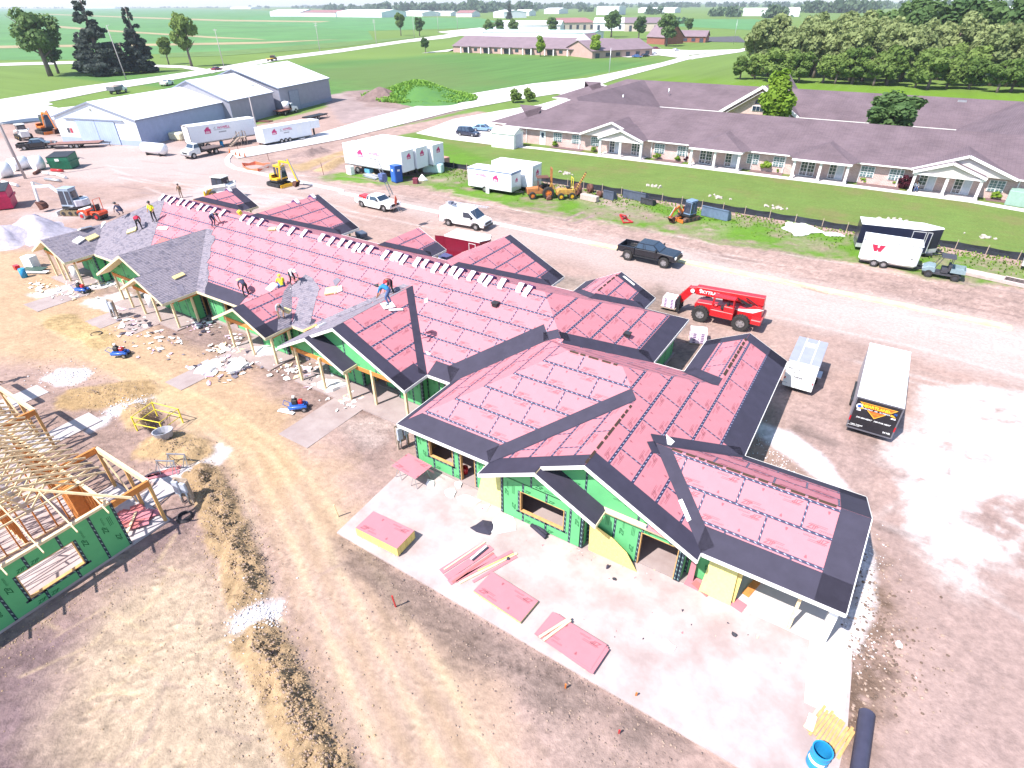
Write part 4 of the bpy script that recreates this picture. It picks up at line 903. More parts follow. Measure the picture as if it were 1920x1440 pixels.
for x,y in((-28.67,19.49),(-26.39,19.42),(-24.36,19.6),(-22.61,20.02),(-20.1,20.05),(-36.3,19.96),(-34.17,19.98),(-31.75,20.0),(-49.05,19.7),(-46.98,19.55),(-44.77,19.45),(-42.5,19.6),(-51.3,20.14),(-42.2,21.0),(-61.6,19.7),(-60.0,19.65),(-59.25,19.72),(-57.0,19.75),(-31.6,21.3),(-56.95,21.2)):post(x,y,2.5)
for a,b in(((-29.1,19.57,2.34),(-23.9,19.57,2.34)),((-23.9,20.05,2.34),(-19.8,20.05,2.34)),((-36.5,19.97,2.34),(-31.3,19.97,2.34)),((-51.4,20.12,2.34),(-47.3,20.12,2.34)),((-47.3,19.52,2.34),(-42,19.52,2.34)),((-61.9,19.72,2.34),(-56.8,19.72,2.34))):beam(a,b)
for x0 in(-42.0,-31.4,-19.7,-56.8):beam((x0,19.9,2.34),(x0,21.8,2.34))
for x,y in((-59.6,20.4),(-47.9,20.6)):
 mb=MB();mb.cyl((x,y,.6),.3,1.1,n=12);adopt(mb.build('column_wrap',PLASTIC_W))
for F,p in((MF,(929,574)),(ME,(1176,631))):
 q=F.px(*p);mb=MB();c=F.P(*q);mb.box((c.x,c.y,c.z+.12),(.34,.34,.2));mb.box((c.x,c.y,c.z+.24),(.42,.42,.06));adopt(mb.build('roof_vent',DARKM))
 # -- vehicles and machines (local frame: forward +x, up +z, origin on the ground)
def spot(rear,front,track=1.7):
 """ground position and heading from the photo points of the rear and front wheel on the near side"""
 r=G(*rear);f=G(*front);d=(f-r);d.z=0;d.normalize();n=Vector((-d.y,d.x,0));m=(r+f)/2
 if n.dot(m)<0:n=-n
 return m+n*track/2,math.atan2(d.y,d.x)
_wheel={}
def wheel(parent,x,y,r=.38,w=.26,rim=None,hub=.58):
 k=(round(r,3),round(w,3),hub,rim.name if rim else '')
 if k not in _wheel:
  mb=MB();n=18;prof=[(-w/2,r*hub),(-w/2,r*.93),(-w*.36,r),(w*.36,r),(w/2,r*.93),(w/2,r*hub)]
  for i in range(n):
   a,b_=2*math.pi*i/n,2*math.pi*(i+1)/n
   for(y0,r0),(y1,r1)in zip(prof[:-1],prof[1:]):
    mb.add([(r0*math.cos(a),y0,r0*math.sin(a)),(r1*math.cos(a),y1,r1*math.sin(a)),(r1*math.cos(b_),y1,r1*math.sin(b_)),(r0*math.cos(b_),y0,r0*math.sin(b_))],[(0,1,2,3)])
  if r>.5:
   for i in range(20):
    a=2*math.pi*i/20;M=Matrix.Rotation(-a,4,'Y');mb.box(M@Vector((r*1.005,.0,0)),(.07,w*.9,.07),M=M)
  t=mb.mesh('wheel',RUBBER,False)
  mb=MB();mb.cyl((0,0,0),r*hub,w*.72,'y',14);mb.cyl((0,0,0),r*hub*.4,w*.86,'y',8)
  for i in range(5):
   a=2*math.pi*i/5;mb.cyl((r*hub*.68*math.cos(a),0,r*hub*.68*math.sin(a)),r*hub*.13,w*.80,'y',6,1)
  _wheel[k]=(t,mb.mesh('rim',[rim or RIM,DARKM],False))
 t,rm=_wheel[k]
 o=link('wheel',t,parent,(x,y,r));link('rim',rm,o);return o
def cabin(root,base,top,z0,z1,wb,wt,m,glass=GLASS,splits=(.5,),name='cab',pad=.10,sub=True,front=True,back=True):
 """glazed cab: base (x0,x1) and roof (x0,x1) lengths, widths wb and wt"""
 b0,b1=base;t0,t1=top
 V=[Vector(p)for p in((b0,-wb/2,z0),(b1,-wb/2,z0),(b1,wb/2,z0),(b0,wb/2,z0),(t0,-wt/2,z1),(t1,-wt/2,z1),(t1,wt/2,z1),(t0,wt/2,z1))]
 mb=MB();mb.add(V,[(3,2,1,0),(4,5,6,7),(0,1,5,4),(1,2,6,5),(2,3,7,6),(3,0,4,7)])
 c=mb.build(name,m,root,bevel=.05)
 def pane(a,b_,c_,d,u0,u1,v0=.12,v1=.90,nm='window'):
  f=lambda u,v:a.lerp(b_,u).lerp(d.lerp(c_,u),v)
  q=[f(u0,v0),f(u1,v0),f(u1,v1),f(u0,v1)];n=(q[1]-q[0]).cross(q[3]-q[0]).normalized();ce=sum(V,Vector())/8
  if n.dot(q[0]-ce)<0:n=-n
  mb=MB();mb.add([p+n*.012 for p in q]+[p-n*.02 for p in q],[(0,1,2,3),(7,6,5,4)]+[(i,4+i,4+(i+1)%4,(i+1)%4)for i in range(4)]);mb.build(nm,glass,c if sub else root)
 sp=[0.0]+list(splits)+[1.0]
 for A in((0,1,5,4),(3,2,6,7)):
  for u0,u1 in zip(sp[:-1],sp[1:]):pane(V[A[0]],V[A[1]],V[A[2]],V[A[3]],u0+.05,u1-.04)
 if front:pane(V[1],V[2],V[6],V[5],.06,.94,nm='windscreen')
 if back:pane(V[0],V[3],V[7],V[4],.12,.88,.2,.85)
 return c
def lamps(root,x,ys,z,m,sz=(.06,.32,.14),name='headlight'):
 for y in ys:mb=MB();mb.box((x,y,z),sz);mb.build(name,m,root)
def pickup(loc,rz,label,m,group=None,bed=True,lift=0.,crew=False,name='pickup_truck',glass=GLASS,rim=None,bedload=None):
 t=empty(name,loc,rz,label,'pickup truck',group);w=1.95;h=.42+lift
 bx0,cx0,cx1,fx=-2.85,(-1.0 if not crew else-1.15),.95,2.85
 mb=MB();mb.extr([(cx0,h),(cx0,h+.62),(cx1-.05,h+.66),(fx-.25,h+.55),(fx-.02,h+.38),(fx,h+.05),(2.3,h-.02),(2.2,h+.3),(1.95,h+.42),(1.6,h+.42),(1.35,h+.3),(1.25,h),(-.6,h)],'y',-w/2,w/2)
 b=mb.build('body',m,t,bevel=.05)
 mb=MB()
 prof=[(bx0,h+.12),(bx0,h+.66),(cx0-.03,h+.66),(cx0-.03,h),(-1.3,h),(-1.4,h+.3),(-1.65,h+.42),(-2.0,h+.42),(-2.25,h+.3),(-2.35,h+.06)]
 for s in(-1,1):mb.extr(prof,'y',s*w/2,s*(w/2-.09))
 mb.bb(bx0,bx0+.07,-w/2+.09,w/2-.09,h+.1,h+.64);mb.bb(cx0-.1,cx0-.03,-w/2+.09,w/2-.09,h+.1,h+.66);mb.bb(bx0+.07,cx0-.1,-w/2+.09,w/2-.09,h+.12,h+.18)
 mb.build('bed',m,t)
 mb=MB()
 for s in(-1,1):mb.bb(-2.25,-1.4,s*.80-.1,s*.80+.1,h+.18,h+.40)
 o=mb.build('wheel_arch',DARKM,t);o['kind']='stuff'
 cabin(t,(cx0+.02,cx1+.35),(cx0+.22,cx1-.38),h+.64,h+1.16,w-.06,w-.42,m,glass,splits=(.36,.40)if crew else(.24,))
 mb=MB();mb.bb(fx-.03,fx+.06,-w/2+.04,w/2-.04,h+.02,h+.22);mb.build('front_bumper',CHROME if not lift else DARKM,t)
 mb=MB();mb.bb(fx-.02,fx+.03,-.62,.62,h+.24,h+.52);mb.build('grille',DARKM,t)
 mb=MB();mb.bb(bx0-.12,bx0,-w/2+.05,w/2-.05,h+.0,h+.18);mb.build('rear_bumper',CHROME if not lift else DARKM,t)
 lamps(t,fx-.02,(-.80,.80),h+.38,LAMPW,(.10,.30,.2));lamps(t,bx0+.01,(-.90,.90),h+.42,LAMPR,(.05,.14,.34),'tail_light')
 for s in(-1,1):
  mb=MB();mb.box((.95,s*(w/2+.13),h+.80),(.10,.22,.20));mb.build('mirror',DARKM,t)
  mb=MB();mb.bb(-1.2,1.2,s*(w/2-.02)-.06,s*(w/2-.02)+.06,h-.10,h-.03);mb.build('side_step',DARKM if lift else m,t)
 mb=MB();mb.bb(-2.7,2.6,-.45,.45,h-.12,h+.1);mb.build('chassis',DARKM,t)
 r=.40+lift*.33
 for x in(-1.82,1.78):
  for y in(-.82,.82):wheel(t,x,y,r,.28+lift*.2,rim)
 return t
def box_trailer(loc,rz,label,L,w,h,z0,m,roofm=None,axles=(0,),r=.34,name='enclosed_trailer',group=None,nose=0.,rail=None,cat='trailer',hitch=True,legs=False,bevel=.05,tongue=1.1,skirt=None):
 """box trailer, rear at -L/2, front at +L/2"""
 t=empty(name,loc,rz,label,cat,group);mb=MB();z1=z0+h
 if nose:poly=[(-L/2,-w/2),(L/2-nose,-w/2),(L/2,-w*.08),(L/2,w*.08),(L/2-nose,w/2),(-L/2,w/2)]
 else:poly=[(-L/2,-w/2),(L/2,-w/2),(L/2,w/2),(-L/2,w/2)]
 mb.prism(poly,z0,z1);mb.build('body',m,t,bevel=bevel)
 mb=MB();mb.prism([(x*1.004,y*1.01)for x,y in poly],z1-.03,z1+.03);mb.build('roof',roofm or m,t,bevel=.02)
 mb=MB();mb.bb(-L/2+.2,L/2-.3,-w/2+.25,w/2-.25,z0-.16,z0-.005);mb.build('chassis',DARKM,t)
 if rail:
  for s in(-1,1):mb=MB();mb.bb(-L/2,L/2-nose,s*w/2-.012,s*w/2+.02*s+.012,z0,z0+.12);mb.build('bottom_rail',rail,t)
 for x in axles:
  for s in(-1,1):wheel(t,x,s*(w/2-.02),r,.22)
 if hitch:
  mb=MB();mb.bar((L/2-.2,-w*.3,z0-.08),(L/2+tongue,0,z0-.1),.1);mb.bar((L/2-.2,w*.3,z0-.08),(L/2+tongue,0,z0-.1),.1);mb.cyl((L/2+tongue-.1,0,(z0-.1)/2),.05,z0-.1);mb.build('drawbar',DARKM,t)
 if legs:
  for s in(-1,1):mb=MB();mb.bb(L/2-2.4,L/2-2.2,s*.75-.08,s*.75+.08,0,z0-.1);mb.bb(L/2-2.5,L/2-2.1,s*.75-.15,s*.75+.15,0,.05);mb.build('landing_leg',DARKM,t)
 return t
HOUSE=[(-.5,0),(-.5,.48),(-.62,.48),(0,1.0),(.14,.88),(.14,1.02),(.30,1.02),(.30,.74),(.62,.48),(.5,.48),(.5,0)]
def howell(t,side,L,z,s=1.,cx=0.,house=None,phone=True,mtl=HOWR,mirror=1):
 """builder's sign on the side (side = -1 right, 1 left) of a trailer with half width w"""
 w=side;ux=Vector((1,0,0))if w<0 else Vector((-1,0,0));yy=w+(-.004 if w<0 else.004)
 n=Vector((0,-1,0))if w<0 else Vector((0,1,0))
 o=Vector((cx,w,z));mb=MB()
 hp=Vector((house,w,z))if house is not None else o-ux*1.45*s
 flat_on(mb,[(p[0]*s*.9,p[1]*s*.9)for p in HOUSE],hp-Vector((0,0,.45*s)),ux,(0,0,1),0,.006)
 text_on(mb,'cHc',.42*s,hp+ux*(-.37*s)-Vector((0,0,.38*s)),ux,(0,0,1),2,.010,bold=.03)
 text_on(mb,'C.',.46*s,o-ux*.55*s,ux,(0,0,1),1,.006,bold=.02,shear=.2)
 text_on(mb,'HOWELL',.46*s,o+ux*.08*s,ux,(0,0,1),0,.006,bold=.035)
 flat_on(mb,[(-.55*s,-.12*s),(2.05*s,-.12*s),(2.05*s,-.08*s),(-.55*s,-.08*s)],o,ux,(0,0,1),1,.006)
 if phone:
  for k in range(9):flat_on(mb,[(.15*s+k*.13*s,-.52*s),(.24*s+k*.13*s,-.52*s),(.24*s+k*.13*s,-.34*s),(.15*s+k*.13*s,-.34*s)],o,ux,(0,0,1),1,.006)
 return mb.build('sign',[mtl,HOWG,WHITE],t)
def house_logo(t,x,w0,z,s=.5):
 mb=MB();flat_on(mb,[(p[0]*s,p[1]*s)for p in HOUSE],(x,w0,z),(0,1,0),(0,0,1),0,.006);text_on(mb,'cHc',.42*s,(x,w0-.38*s,z+.1*s),(0,1,0),(0,0,1),1,.010,bold=.03)
 return mb.build('sign',[HOWR,WHITE],t)
 # --- pickups, van
p_,a_=spot((680,388.4),(720.5,397.2));pk=pickup(p_,a_,'white pickup truck with a red flag in front, on the pale site road',WHITE)
mb=MB();mb.box((-2.2,.1,1.15),(.9,1.0,.18));mb.box((-1.5,-.3,1.12),(.5,.6,.2));o=mb.build('red_cargo',RED);o.location=p_;o.rotation_euler=(0,0,a_);tag(o,'red bundle lying in the bed of the white pickup truck','cargo');o['kind']='thing'
p_,a_=spot((1176.3,487.9),(1243,502.4));pickup(p_,a_,'lifted black crew cab pickup truck with big tyres beside the kerb',BLACKP,lift=.30,crew=True)
def van(loc,rz,label):
 t=empty('cargo_van',loc,rz,label,'van');w=1.95;h=.38
 mb=MB();mb.extr([(-2.85,h),(-2.9,h+.5),(-2.8,h+1.55),(-2.6,h+1.68),(.75,h+1.68),(1.05,h+1.58),(1.95,h+.85),(2.75,h+.62),(2.85,h+.30),(2.85,h),(2.3,h),(2.2,h+.3),(1.9,h+.4),(1.6,h+.4),(1.3,h+.3),(1.2,h),(-1.2,h),(-1.3,h+.3),(-1.6,h+.4),(-1.9,h+.4),(-2.2,h+.3),(-2.3,h)],'y',-w/2,w/2)
 mb.build('body',WHITE,t,bevel=.09)
 mb=MB();mb.add([(1.08,-.78,h+1.56),(1.08,.78,h+1.56),(1.90,.86,h+.92),(1.90,-.86,h+.92),(1.10,-.78,h+1.58),(1.10,.78,h+1.58),(1.93,.86,h+.94),(1.93,-.86,h+.94)],[(0,1,2,3),(7,6,5,4),(0,4,5,1),(1,5,6,2),(2,6,7,3),(3,7,4,0)]);mb.build('windscreen',GLASS,t)
 for s in(-1,1):
  y=s*(w/2+.004);mb=MB();mb.add([(.28,y,h+.88),(1.62,y,h+.88),(1.0,y,h+1.46),(.28,y,h+1.46),(.28,y-s*.03,h+.88),(1.62,y-s*.03,h+.88),(1.0,y-s*.03,h+1.46),(.28,y-s*.03,h+1.46)],[(0,1,2,3),(7,6,5,4),(0,4,5,1),(1,5,6,2),(2,6,7,3),(3,7,4,0)]);mb.build('window',GLASS,t)
  mb=MB();mb.box((1.35,s*(w/2+.12),h+.92),(.1,.2,.25));mb.build('mirror',DARKM,t)
  mb=MB();mb.bb(-2.2,.0,s*.75-.03,s*.75+.03,h+1.80,h+1.85);mb.bar((-2.0,s*.75,h+1.66),(-2.0,s*.75,h+1.82),.04);mb.bar((-.4,s*.75,h+1.66),(-.4,s*.75,h+1.82),.04);mb.build('roof_rack',ALU,t)
 mb=MB();mb.bb(2.82,2.92,-.92,.92,h+.0,h+.2);mb.build('front_bumper',DARKM,t)
 mb=MB();mb.bb(2.80,2.87,-.6,.6,h+.28,h+.5);mb.build('grille',DARKM,t)
 lamps(t,2.80,(-.78,.78),h+.40,LAMPW,(.1,.28,.18));lamps(t,2.80,(-.86,.86),h+.26,LAMPO,(.1,.2,.08),'turn_signal');lamps(t,-2.87,(-.9,.9),h+.6,LAMPR,(.05,.12,.3),'tail_light')
 for x in(-1.75,1.75):
  for y in(-.83,.83):wheel(t,x,y,.37,.24,STEEL)
 return t
p_,a_=spot((843,424),(890,432));vn=van(p_,a_,'white cargo van with a ladder on its roof rack')
def ladder(name,p,q,label,w=.42,m=ALU,nr=14,cat='ladder',group=None):
 t=tag(empty(name,p),label,cat,group);P0=Vector((0,0,0));Q0=Vector(q)-Vector(p);d=Q0 .normalized();sx=d.cross(Vector((0,0,1)))
 if sx.length<.1:sx=Vector((1,0,0))
 sx.normalize()
 for s in(-1,1):mb=MB();mb.bar(P0+sx*s*w/2,Q0+sx*s*w/2,.035,.08);mb.build('rail',m,t)
 for k in range(nr):
  c=P0+d*(Q0 .length*(k+.5)/nr);mb=MB();mb.bar(c-sx*(w/2-.018),c+sx*(w/2-.018),.032);mb.build('rung',m,t)
 return t
_vm=Matrix.Rotation(a_,4,'Z');ladder('ladder',p_+(_vm@Vector((-2.6,.35,2.28))),p_+(_vm@Vector((2.7,.35,2.30))),'long aluminium ladder lying on the roof rack of the white van')
mb=MB();mb.box((0,0,.18),(.4,.5,.3));mb.box((.35,.1,.1),(.5,.3,.16));o=mb.build('tool_bundle',mat('grey_tools',(.14,.15,.2),.6,var=.4,scale=9));o.location=p_+(_vm@Vector((-1.6,-.3,2.24)));tag(o,'grey bundle of gear on the roof rack of the white van','gear')
# --- red telehandler carrying a pallet of shingles
def telehandler(loc,rz,label):
 t=empty('telehandler',loc,rz,label,'telehandler')
 mb=MB();mb.extr([(-2.75,.75),(-2.85,1.0),(-2.75,1.9),(-2.2,2.0),(-1.6,1.55),(1.9,1.35),(2.1,1.15),(2.05,.85),(1.2,.75),(-1.6,.75)],'y',-.55,.55);mb.build('chassis',RED,t,bevel=.04)
 mb=MB();mb.bb(-2.95,-2.2,-1.15,1.15,.75,1.15);mb.build('counterweight',RED,t,bevel=.06)
 mb=MB();mb.bb(-1.6,.3,-1.18,-.57,1.05,1.65);mb.build('engine_cover',RED,t,bevel=.06)
 mb=MB();mb.extr([(-1.5,1.3),(-1.5,1.36),(-.3,1.36),(.3,1.62),(.3,1.55),(-.3,1.28)],'y',-1.19,-1.185);mb.build('stripe',WHITE,t)
 mb=MB();mb.bb(-.95,.75,.57,1.2,.75,1.3);mb.bb(-.95,-.2,.57,1.2,1.3,1.75);mb.build('operator_tub',RED,t,bevel=.04)
 mb=MB()
 for x in(-.9,.7):
  for y in(.62,1.16):mb.bar((x,y,1.3),(x+.08 if x<0 else x-.1,y,2.35),.07)
 mb.bb(-.88,.66,.58,1.2,2.32,2.40);mb.build('cab_guard',RED,t)
 mb=MB();mb.box((-.2,.88,1.5),(.5,.45,.12));mb.box((-.42,.88,1.8),(.12,.45,.5));mb.build('seat',DARKM,t)
 mb=MB();mb.bar((-2.75,0,2.30),(2.2,0,2.12),.62,.62);mb.build('boom',RED,t,bevel=.03)
 mb=MB();mb.bar((2.0,0,2.12),(2.75,0,2.0),.46,.46);mb.build('inner_boom',RED,t,bevel=.02)
 mb=MB();mb.bar((2.55,-.2,2.1),(3.35,-.2,1.05),.16,.55);mb.bar((2.55,.2,2.1),(3.35,.2,1.05),.16,.55);mb.build('boom_head',RED,t)
 for s in(-1,1):
  mb=MB();text_on(mb,'SKYTRAK',.34,((1.9 if s>0 else.3),s*.31,(2.02 if s>0 else 2.08)),(-s*1,0,s*.036)if s>0 else(1,0,-.036),(0,0,1),0,.012,bold=.03);mb.build('sign',WHITE,t)
  mb=MB();mb.cyl((2.45,s*.32,2.06),.16,.05,'y');mb.cyl((1.85-.0,s*.32,2.24),.10,.04,'y');mb.build('pivot_cap',WHITE,t)
  mb=MB();flat_on(mb,[(0,0),(1.6,.36),(2.0,.36),(1.3,-.05),(.3,-.10)],((-.9 if s>0 else-2.6),s*.56,1.45),(-s,0,0),(0,0,1),0,.006);mb.build('decal',WHITE,t)
  mb=MB();mb.bar((-2.3,s*.45,1.7),(-1.2,s*.42,2.15),.14);mb.build('lift_cylinder',DARKM,t)
 mb=MB();mb.bar((-1.9,.5,1.9),(-.9,.46,2.3),.06);mb.bar((-2.4,.5,2.0),(-1.5,.5,2.45),.06);mb.build('hose',BLACKP,t)
 mb=MB();mb.bb(3.25,3.40,-.65,.65,.25,1.45);[mb.bb(3.2,3.28,y-.05,y+.05,.2,1.6)for y in(-.6,-.2,.2,.6)];mb.build('fork_carriage',DARKM,t)
 for y in(-.35,.35):mb=MB();mb.bb(3.4,4.75,y-.06,y+.06,.16,.22);mb.build('fork',DARKM,t)
 for x in(-1.55,1.45):
  mb=MB();mb.bar((x,-.9,.62),(x,.9,.62),.22);mb.build('axle',DARKM,t)
  for y in(-.95,.95):wheel(t,x,y,.62,.42,RIM if x<0 else STEEL,.52)
 return t
p_,a_=spot((1382,618.6),(1310.4,602),1.9);th=telehandler(p_,a_,'red telehandler parked behind the pink roof with a pallet on its forks')
def pallet(loc,rz,label,nx,ny,nz,bs,group=None,load=None,slack=.0):
 """pallet of shingle bundles in pink and white wrap: every bundle a part"""
 t=empty('shingle_pallet',loc,rz,label,'pallet of shingles',group)
 mb=MB()
 for y in(-.45,0,.45):mb.bb(-.6,.6,y-.05,y+.05,0,.09)
 for k in range(6):mb.bb(-.62+k*.22,-.48+k*.22,-.52,.52,.09,.11)
 mb.build('pallet',WOODG,t)
 me=[]
 for v in range(3):
  mb=MB();mb.bb(-bs[0]/2,bs[0]/2,-bs[1]/2,bs[1]/2,0,bs[2],0);mb.bb(-bs[0]/2-.004,bs[0]/2+.004,-bs[1]/2*(.35 if v<2 else.1),bs[1]/2*.2,.02,bs[2]*.72,1 if v else 2);mb.bb(-bs[0]/2*.4,bs[0]/2*.3,-bs[1]/2-.004,bs[1]/2+.004,.02,bs[2]*.7,1)
  me.append(mb.mesh('bundle',[mat('bundle_wrap',(.74,.62,.74),.5,var=.1,scale=5),PURPLE,PINKW]))
 for k in range(nz):
  for i in range(nx):
   for j in range(ny):
    link('bundle',me[(i+j+k)%3],t,((i-(nx-1)/2)*bs[0]*1.02+random.uniform(-.015,.015),(j-(ny-1)/2)*bs[1]*1.02,.11+k*(bs[2]+.005)),(0,0,random.uniform(-.02,.02)))
 mb=MB();mb.bb(-nx*bs[0]/2*1.03,nx*bs[0]/2*1.03,-ny*bs[1]/2*1.03,ny*bs[1]/2*1.03,.11+nz*(bs[2]+.005),.13+nz*(bs[2]+.005));mb.build('top_sheet',PAPER,t)
 return t
c=th.matrix_basis@Vector((4.1,0,.22));pallet((c.x,c.y,.22),a_,'wrapped pallet of shingles held on the forks of the red telehandler',2,1,6,(.5,1.0,.12))
pallet(G(1307,640),R(20),'pink and white wrapped pallet of shingles on bare ground behind the pink roof',2,1,6,(.55,1.05,.13))
# --- enclosed trailers
GREYT=mat('silver_sheet',(.50,.51,.56),.32,.35,var=.07,scale=.7);ROOFW=mat('white_sheet_roof',(.74,.75,.78),.45,var=.06,scale=.5)
ROOFS=mat('dull_silver_roof',(.34,.35,.42),.45,.2,var=.10,scale=.9)
mr_=box_trailer((-1.12,36.65,0),R(90),'small silver trailer with white rear doors beside the grey eave',3.55,1.75,1.8,.35,GREYT,ROOFS,axles=(.1,),r=.32,bevel=.08)
mb=MB();mb.bb(-1.80,-1.775,-.86,-.01,.37,2.1);mb.build('door',WHITE,mr_);mb=MB();mb.bb(-1.80,-1.775,.01,.86,.37,2.1);mb.build('door',WHITE,mr_)
mb=MB();[mb.bb(-1.83,-1.80,y-.012,y+.012,.4,2.08)for y in(-.12,.12)];mb.bb(-1.84,-1.80,-.15,.35,1.15,1.19);[mb.bb(-1.825,-1.80,y-.2,y+.02,z-.012,z+.012)for y in(-.6,.8)for z in(.62,1.72)];mb.build('lock_bar',STEEL,mr_)
mb=MB();text_on(mb,"Taylor's",.20,(-1.80,.78,1.62),(0,-1,0),(0,0,1),0,.006,shear=.2);text_on(mb,'965-8800',.13,(-1.80,.70,1.40),(0,-1,0),(0,0,1),0,.006);mb.build('sign',INK,mr_)
lamps(mr_,-1.80,(-.80,.80),.95,LAMPR,(.03,.06,.16),'tail_light')
for y in(-.35,.35):mb=MB();mb.bb(-1.75,1.75,y-.03,y+.03,2.182,2.20);mb.build('roof_bow',ROOFW,mr_)
mb=MB();mb.bb(.6,1.0,-.25,.25,2.18,2.24);mb.build('roof_vent',PAPER,mr_)
for s in(-1,1):mb=MB();mb.bb(-.35,.55,s*.98-.14,s*.98+.14,.66,.72);mb.build('fender',GREYT,mr_)
hl=box_trailer((3.12,35.8,0),R(90),'silver roofed trailer with a black rear door and an orange triangle sign',7.0,2.25,2.05,.36,mat('trailer_grey_side',(.42,.43,.48),.4,.3,var=.08),ROOFW,axles=(-.4,.45),r=.34,bevel=.06)
mb=MB();mb.bb(-3.535,-3.51,-1.08,1.08,.40,2.34);mb.build('ramp_door',BLACKP,hl)
mb=MB()
for y in(-1.11,1.11):mb.bb(-3.54,-3.50,y-.035,y+.035,.36,2.4)
mb.bb(-3.54,-3.50,-1.08,1.08,2.34,2.42);mb.bb(-3.55,-3.50,-1.08,1.08,.34,.42);mb.build('door_frame',mat('dark_grey_frame',(.16,.16,.19),.4,.4),hl)
OX=-3.535
def onrear(mb,t,size,y,z,mi,**kw):text_on(mb,t,size,(OX,y,z),(0,-1,0),(0,0,1),mi,kw.pop('off',.010),**kw)
mb=MB();flat_on(mb,[(0,0),(.92,.86),(-.92,.86)],(OX,0,1.30),(0,-1,0),(0,0,1),3,.003);flat_on(mb,[(0,.07),(.82,.83),(-.82,.83)],(OX,0,1.30),(0,-1,0),(0,0,1),1,.006)
flat_on(mb,[(-.60,.44),(.60,.44),(.66,.56),(-.66,.56)],(OX,0,1.30),(0,-1,0),(0,0,1),4,.008)
onrear(mb,'HEARTLAND',.235,.76,1.90,0,bold=.03);onrear(mb,'HEATING   AIR   PLUMBING',.105,.66,1.755,2,shear=.2,bold=.02)
flat_on(mb,[(-.95,.40),(-.66,.44),(-.66,.56),(-.80,.52)],(OX,0,1.30),(0,-1,0),(0,0,1),3,.007);flat_on(mb,[(.95,.40),(.66,.44),(.66,.56),(.80,.52)],(OX,0,1.30),(0,-1,0),(0,0,1),3,.007)
onrear(mb,'COMFORT',.085,.24,1.57,3)
onrear(mb,'549-484 HEAT   549-FOR HEAT',.125,.84,1.12,2,shear=.3,bold=.03)
onrear(mb,'CALL TODAY',.10,.98,.62,2,bold=.04);onrear(mb,'24 HR',.14,-.62,.60,2,bold=.04)
flat_on(mb,[(.17*math.cos(k*.52),.17*math.sin(k*.52))for k in range(12)],(OX,.86,1.86),(0,-1,0),(0,0,1),2,.006);flat_on(mb,[(.10*math.cos(k*.52),.10*math.sin(k*.52))for k in range(12)],(OX,.86,1.86),(0,-1,0),(0,0,1),5,.009)
flat_on(mb,[(-.1,0),(.1,0),(.1,.1),(-.1,.1)],(OX,.84,1.58),(0,-1,0),(0,0,1),2,.006);onrear(mb,'FS',.16,-.80,1.86,5,bold=.04);flat_on(mb,[(-.12,0),(.12,0),(.10,.08),(-.10,.08)],(OX,-.84,1.58),(0,-1,0),(0,0,1),2,.006);flat_on(mb,[(-.5,0),(.1,0),(.1,.02),(-.5,.02)],(OX,.6,.56),(0,-1,0),(0,0,1),2,.006)
mb.build('sign',[mat('sign_yellow',(.80,.62,.03),.5),mat('sign_orange',(.62,.12,.02),.5),WHITE,mat('sign_amber',(.80,.40,.04),.5),BLACKP,BLUEP],hl)
lamps(hl,-3.53,(-1.10,1.10),1.0,LAMPR,(.05,.07,.30),'tail_light')
mb=MB();mb.bb(-1.2,1.2,1.10,1.24,.7,.76);mb.build('fender',DARKM,hl);mb=MB();mb.bb(-1.2,1.2,-1.24,-1.10,.7,.76);mb.build('fender',DARKM,hl)
mb=MB();mb.bb(-.6,-.2,-.2,.2,2.42,2.50);mb.build('roof_vent',WHITE,hl)
A=G(1607.4,487.7,.35);B=G(1716.4,505.4,.35);d=(B-A);L=d.length;a=math.atan2(d.y,d.x);n=Vector((-math.sin(a),math.cos(a),0));c=(A+B)/2+n*1.05;c.z=0
wt=box_trailer(c,a,'white twin axle trailer with a red letter W on its side',L,2.1,2.05,.36,WHITE,WHITE,axles=(-L*.21,-L*.21+.78),r=.34,bevel=.22)
mb=MB();WL=[(0,0),(.10,0),(.22,-.34),(.32,-.34),(.22,-.05),(.22,-.7),(0,-.7)]
flat_on(mb,[(-.55,.62),(-.10,.62),(-.05,.36),(.05,.36),(.10,.62),(.55,.62),(.28,0),(.04,0),(.0,.20),(-.04,0),(-.28,0)],(-L*.22,-1.05,1.42),(1,0,0),(0,0,1),0,.006);mb.build('sign',mat('sign_red',(.60,.02,.06),.5),wt)
mb=MB();mb.bb(L*.10,L*.34,-1.058,-1.05,.55,1.95);mb.build('door',WHITE,wt);mb=MB();mb.bb(L*.36,L*.41,-1.07,-1.05,1.15,1.22);mb.bb(L*.09,L*.10,-1.065,-1.05,.7,.8);mb.bb(L*.09,L*.10,-1.065,-1.05,1.6,1.7);mb.build('latch',DARKM,wt)
A=G(1603,462,.35);B=G(1757,479.7,.35);d=B-A;L=d.length;a=math.atan2(d.y,d.x);n=Vector((-math.sin(a),math.cos(a),0));c=(A+B)/2+n*1.15;c.z=0
NAVY=mat('dark_navy_side',(.012,.014,.035),.3,var=.15,coat=.3)
bt=box_trailer(c,a,'long dark trailer with a pale roof standing behind the white lettered trailer',L,2.4,2.25,.36,NAVY,ROOFW,axles=(-.6,.3),r=.34,nose=1.5,rail=ALU)
for x0,x1,z0,z1 in((.9,2.1,.5,2.45),(2.45,L/2-1.55,.5,2.45)):
 mb=MB();mb.bb(x0,x1,-1.215,-1.205,z0,z1);mb.build('door',NAVY,bt)
 mb=MB();[mb.bb(x-.03,x+.03,-1.225,-1.205,z0,z1)for x in(x0,x1)];mb.bb(x0,x1,-1.225,-1.205,z1-.05,z1+.02);mb.build('door_frame',ALU,bt)
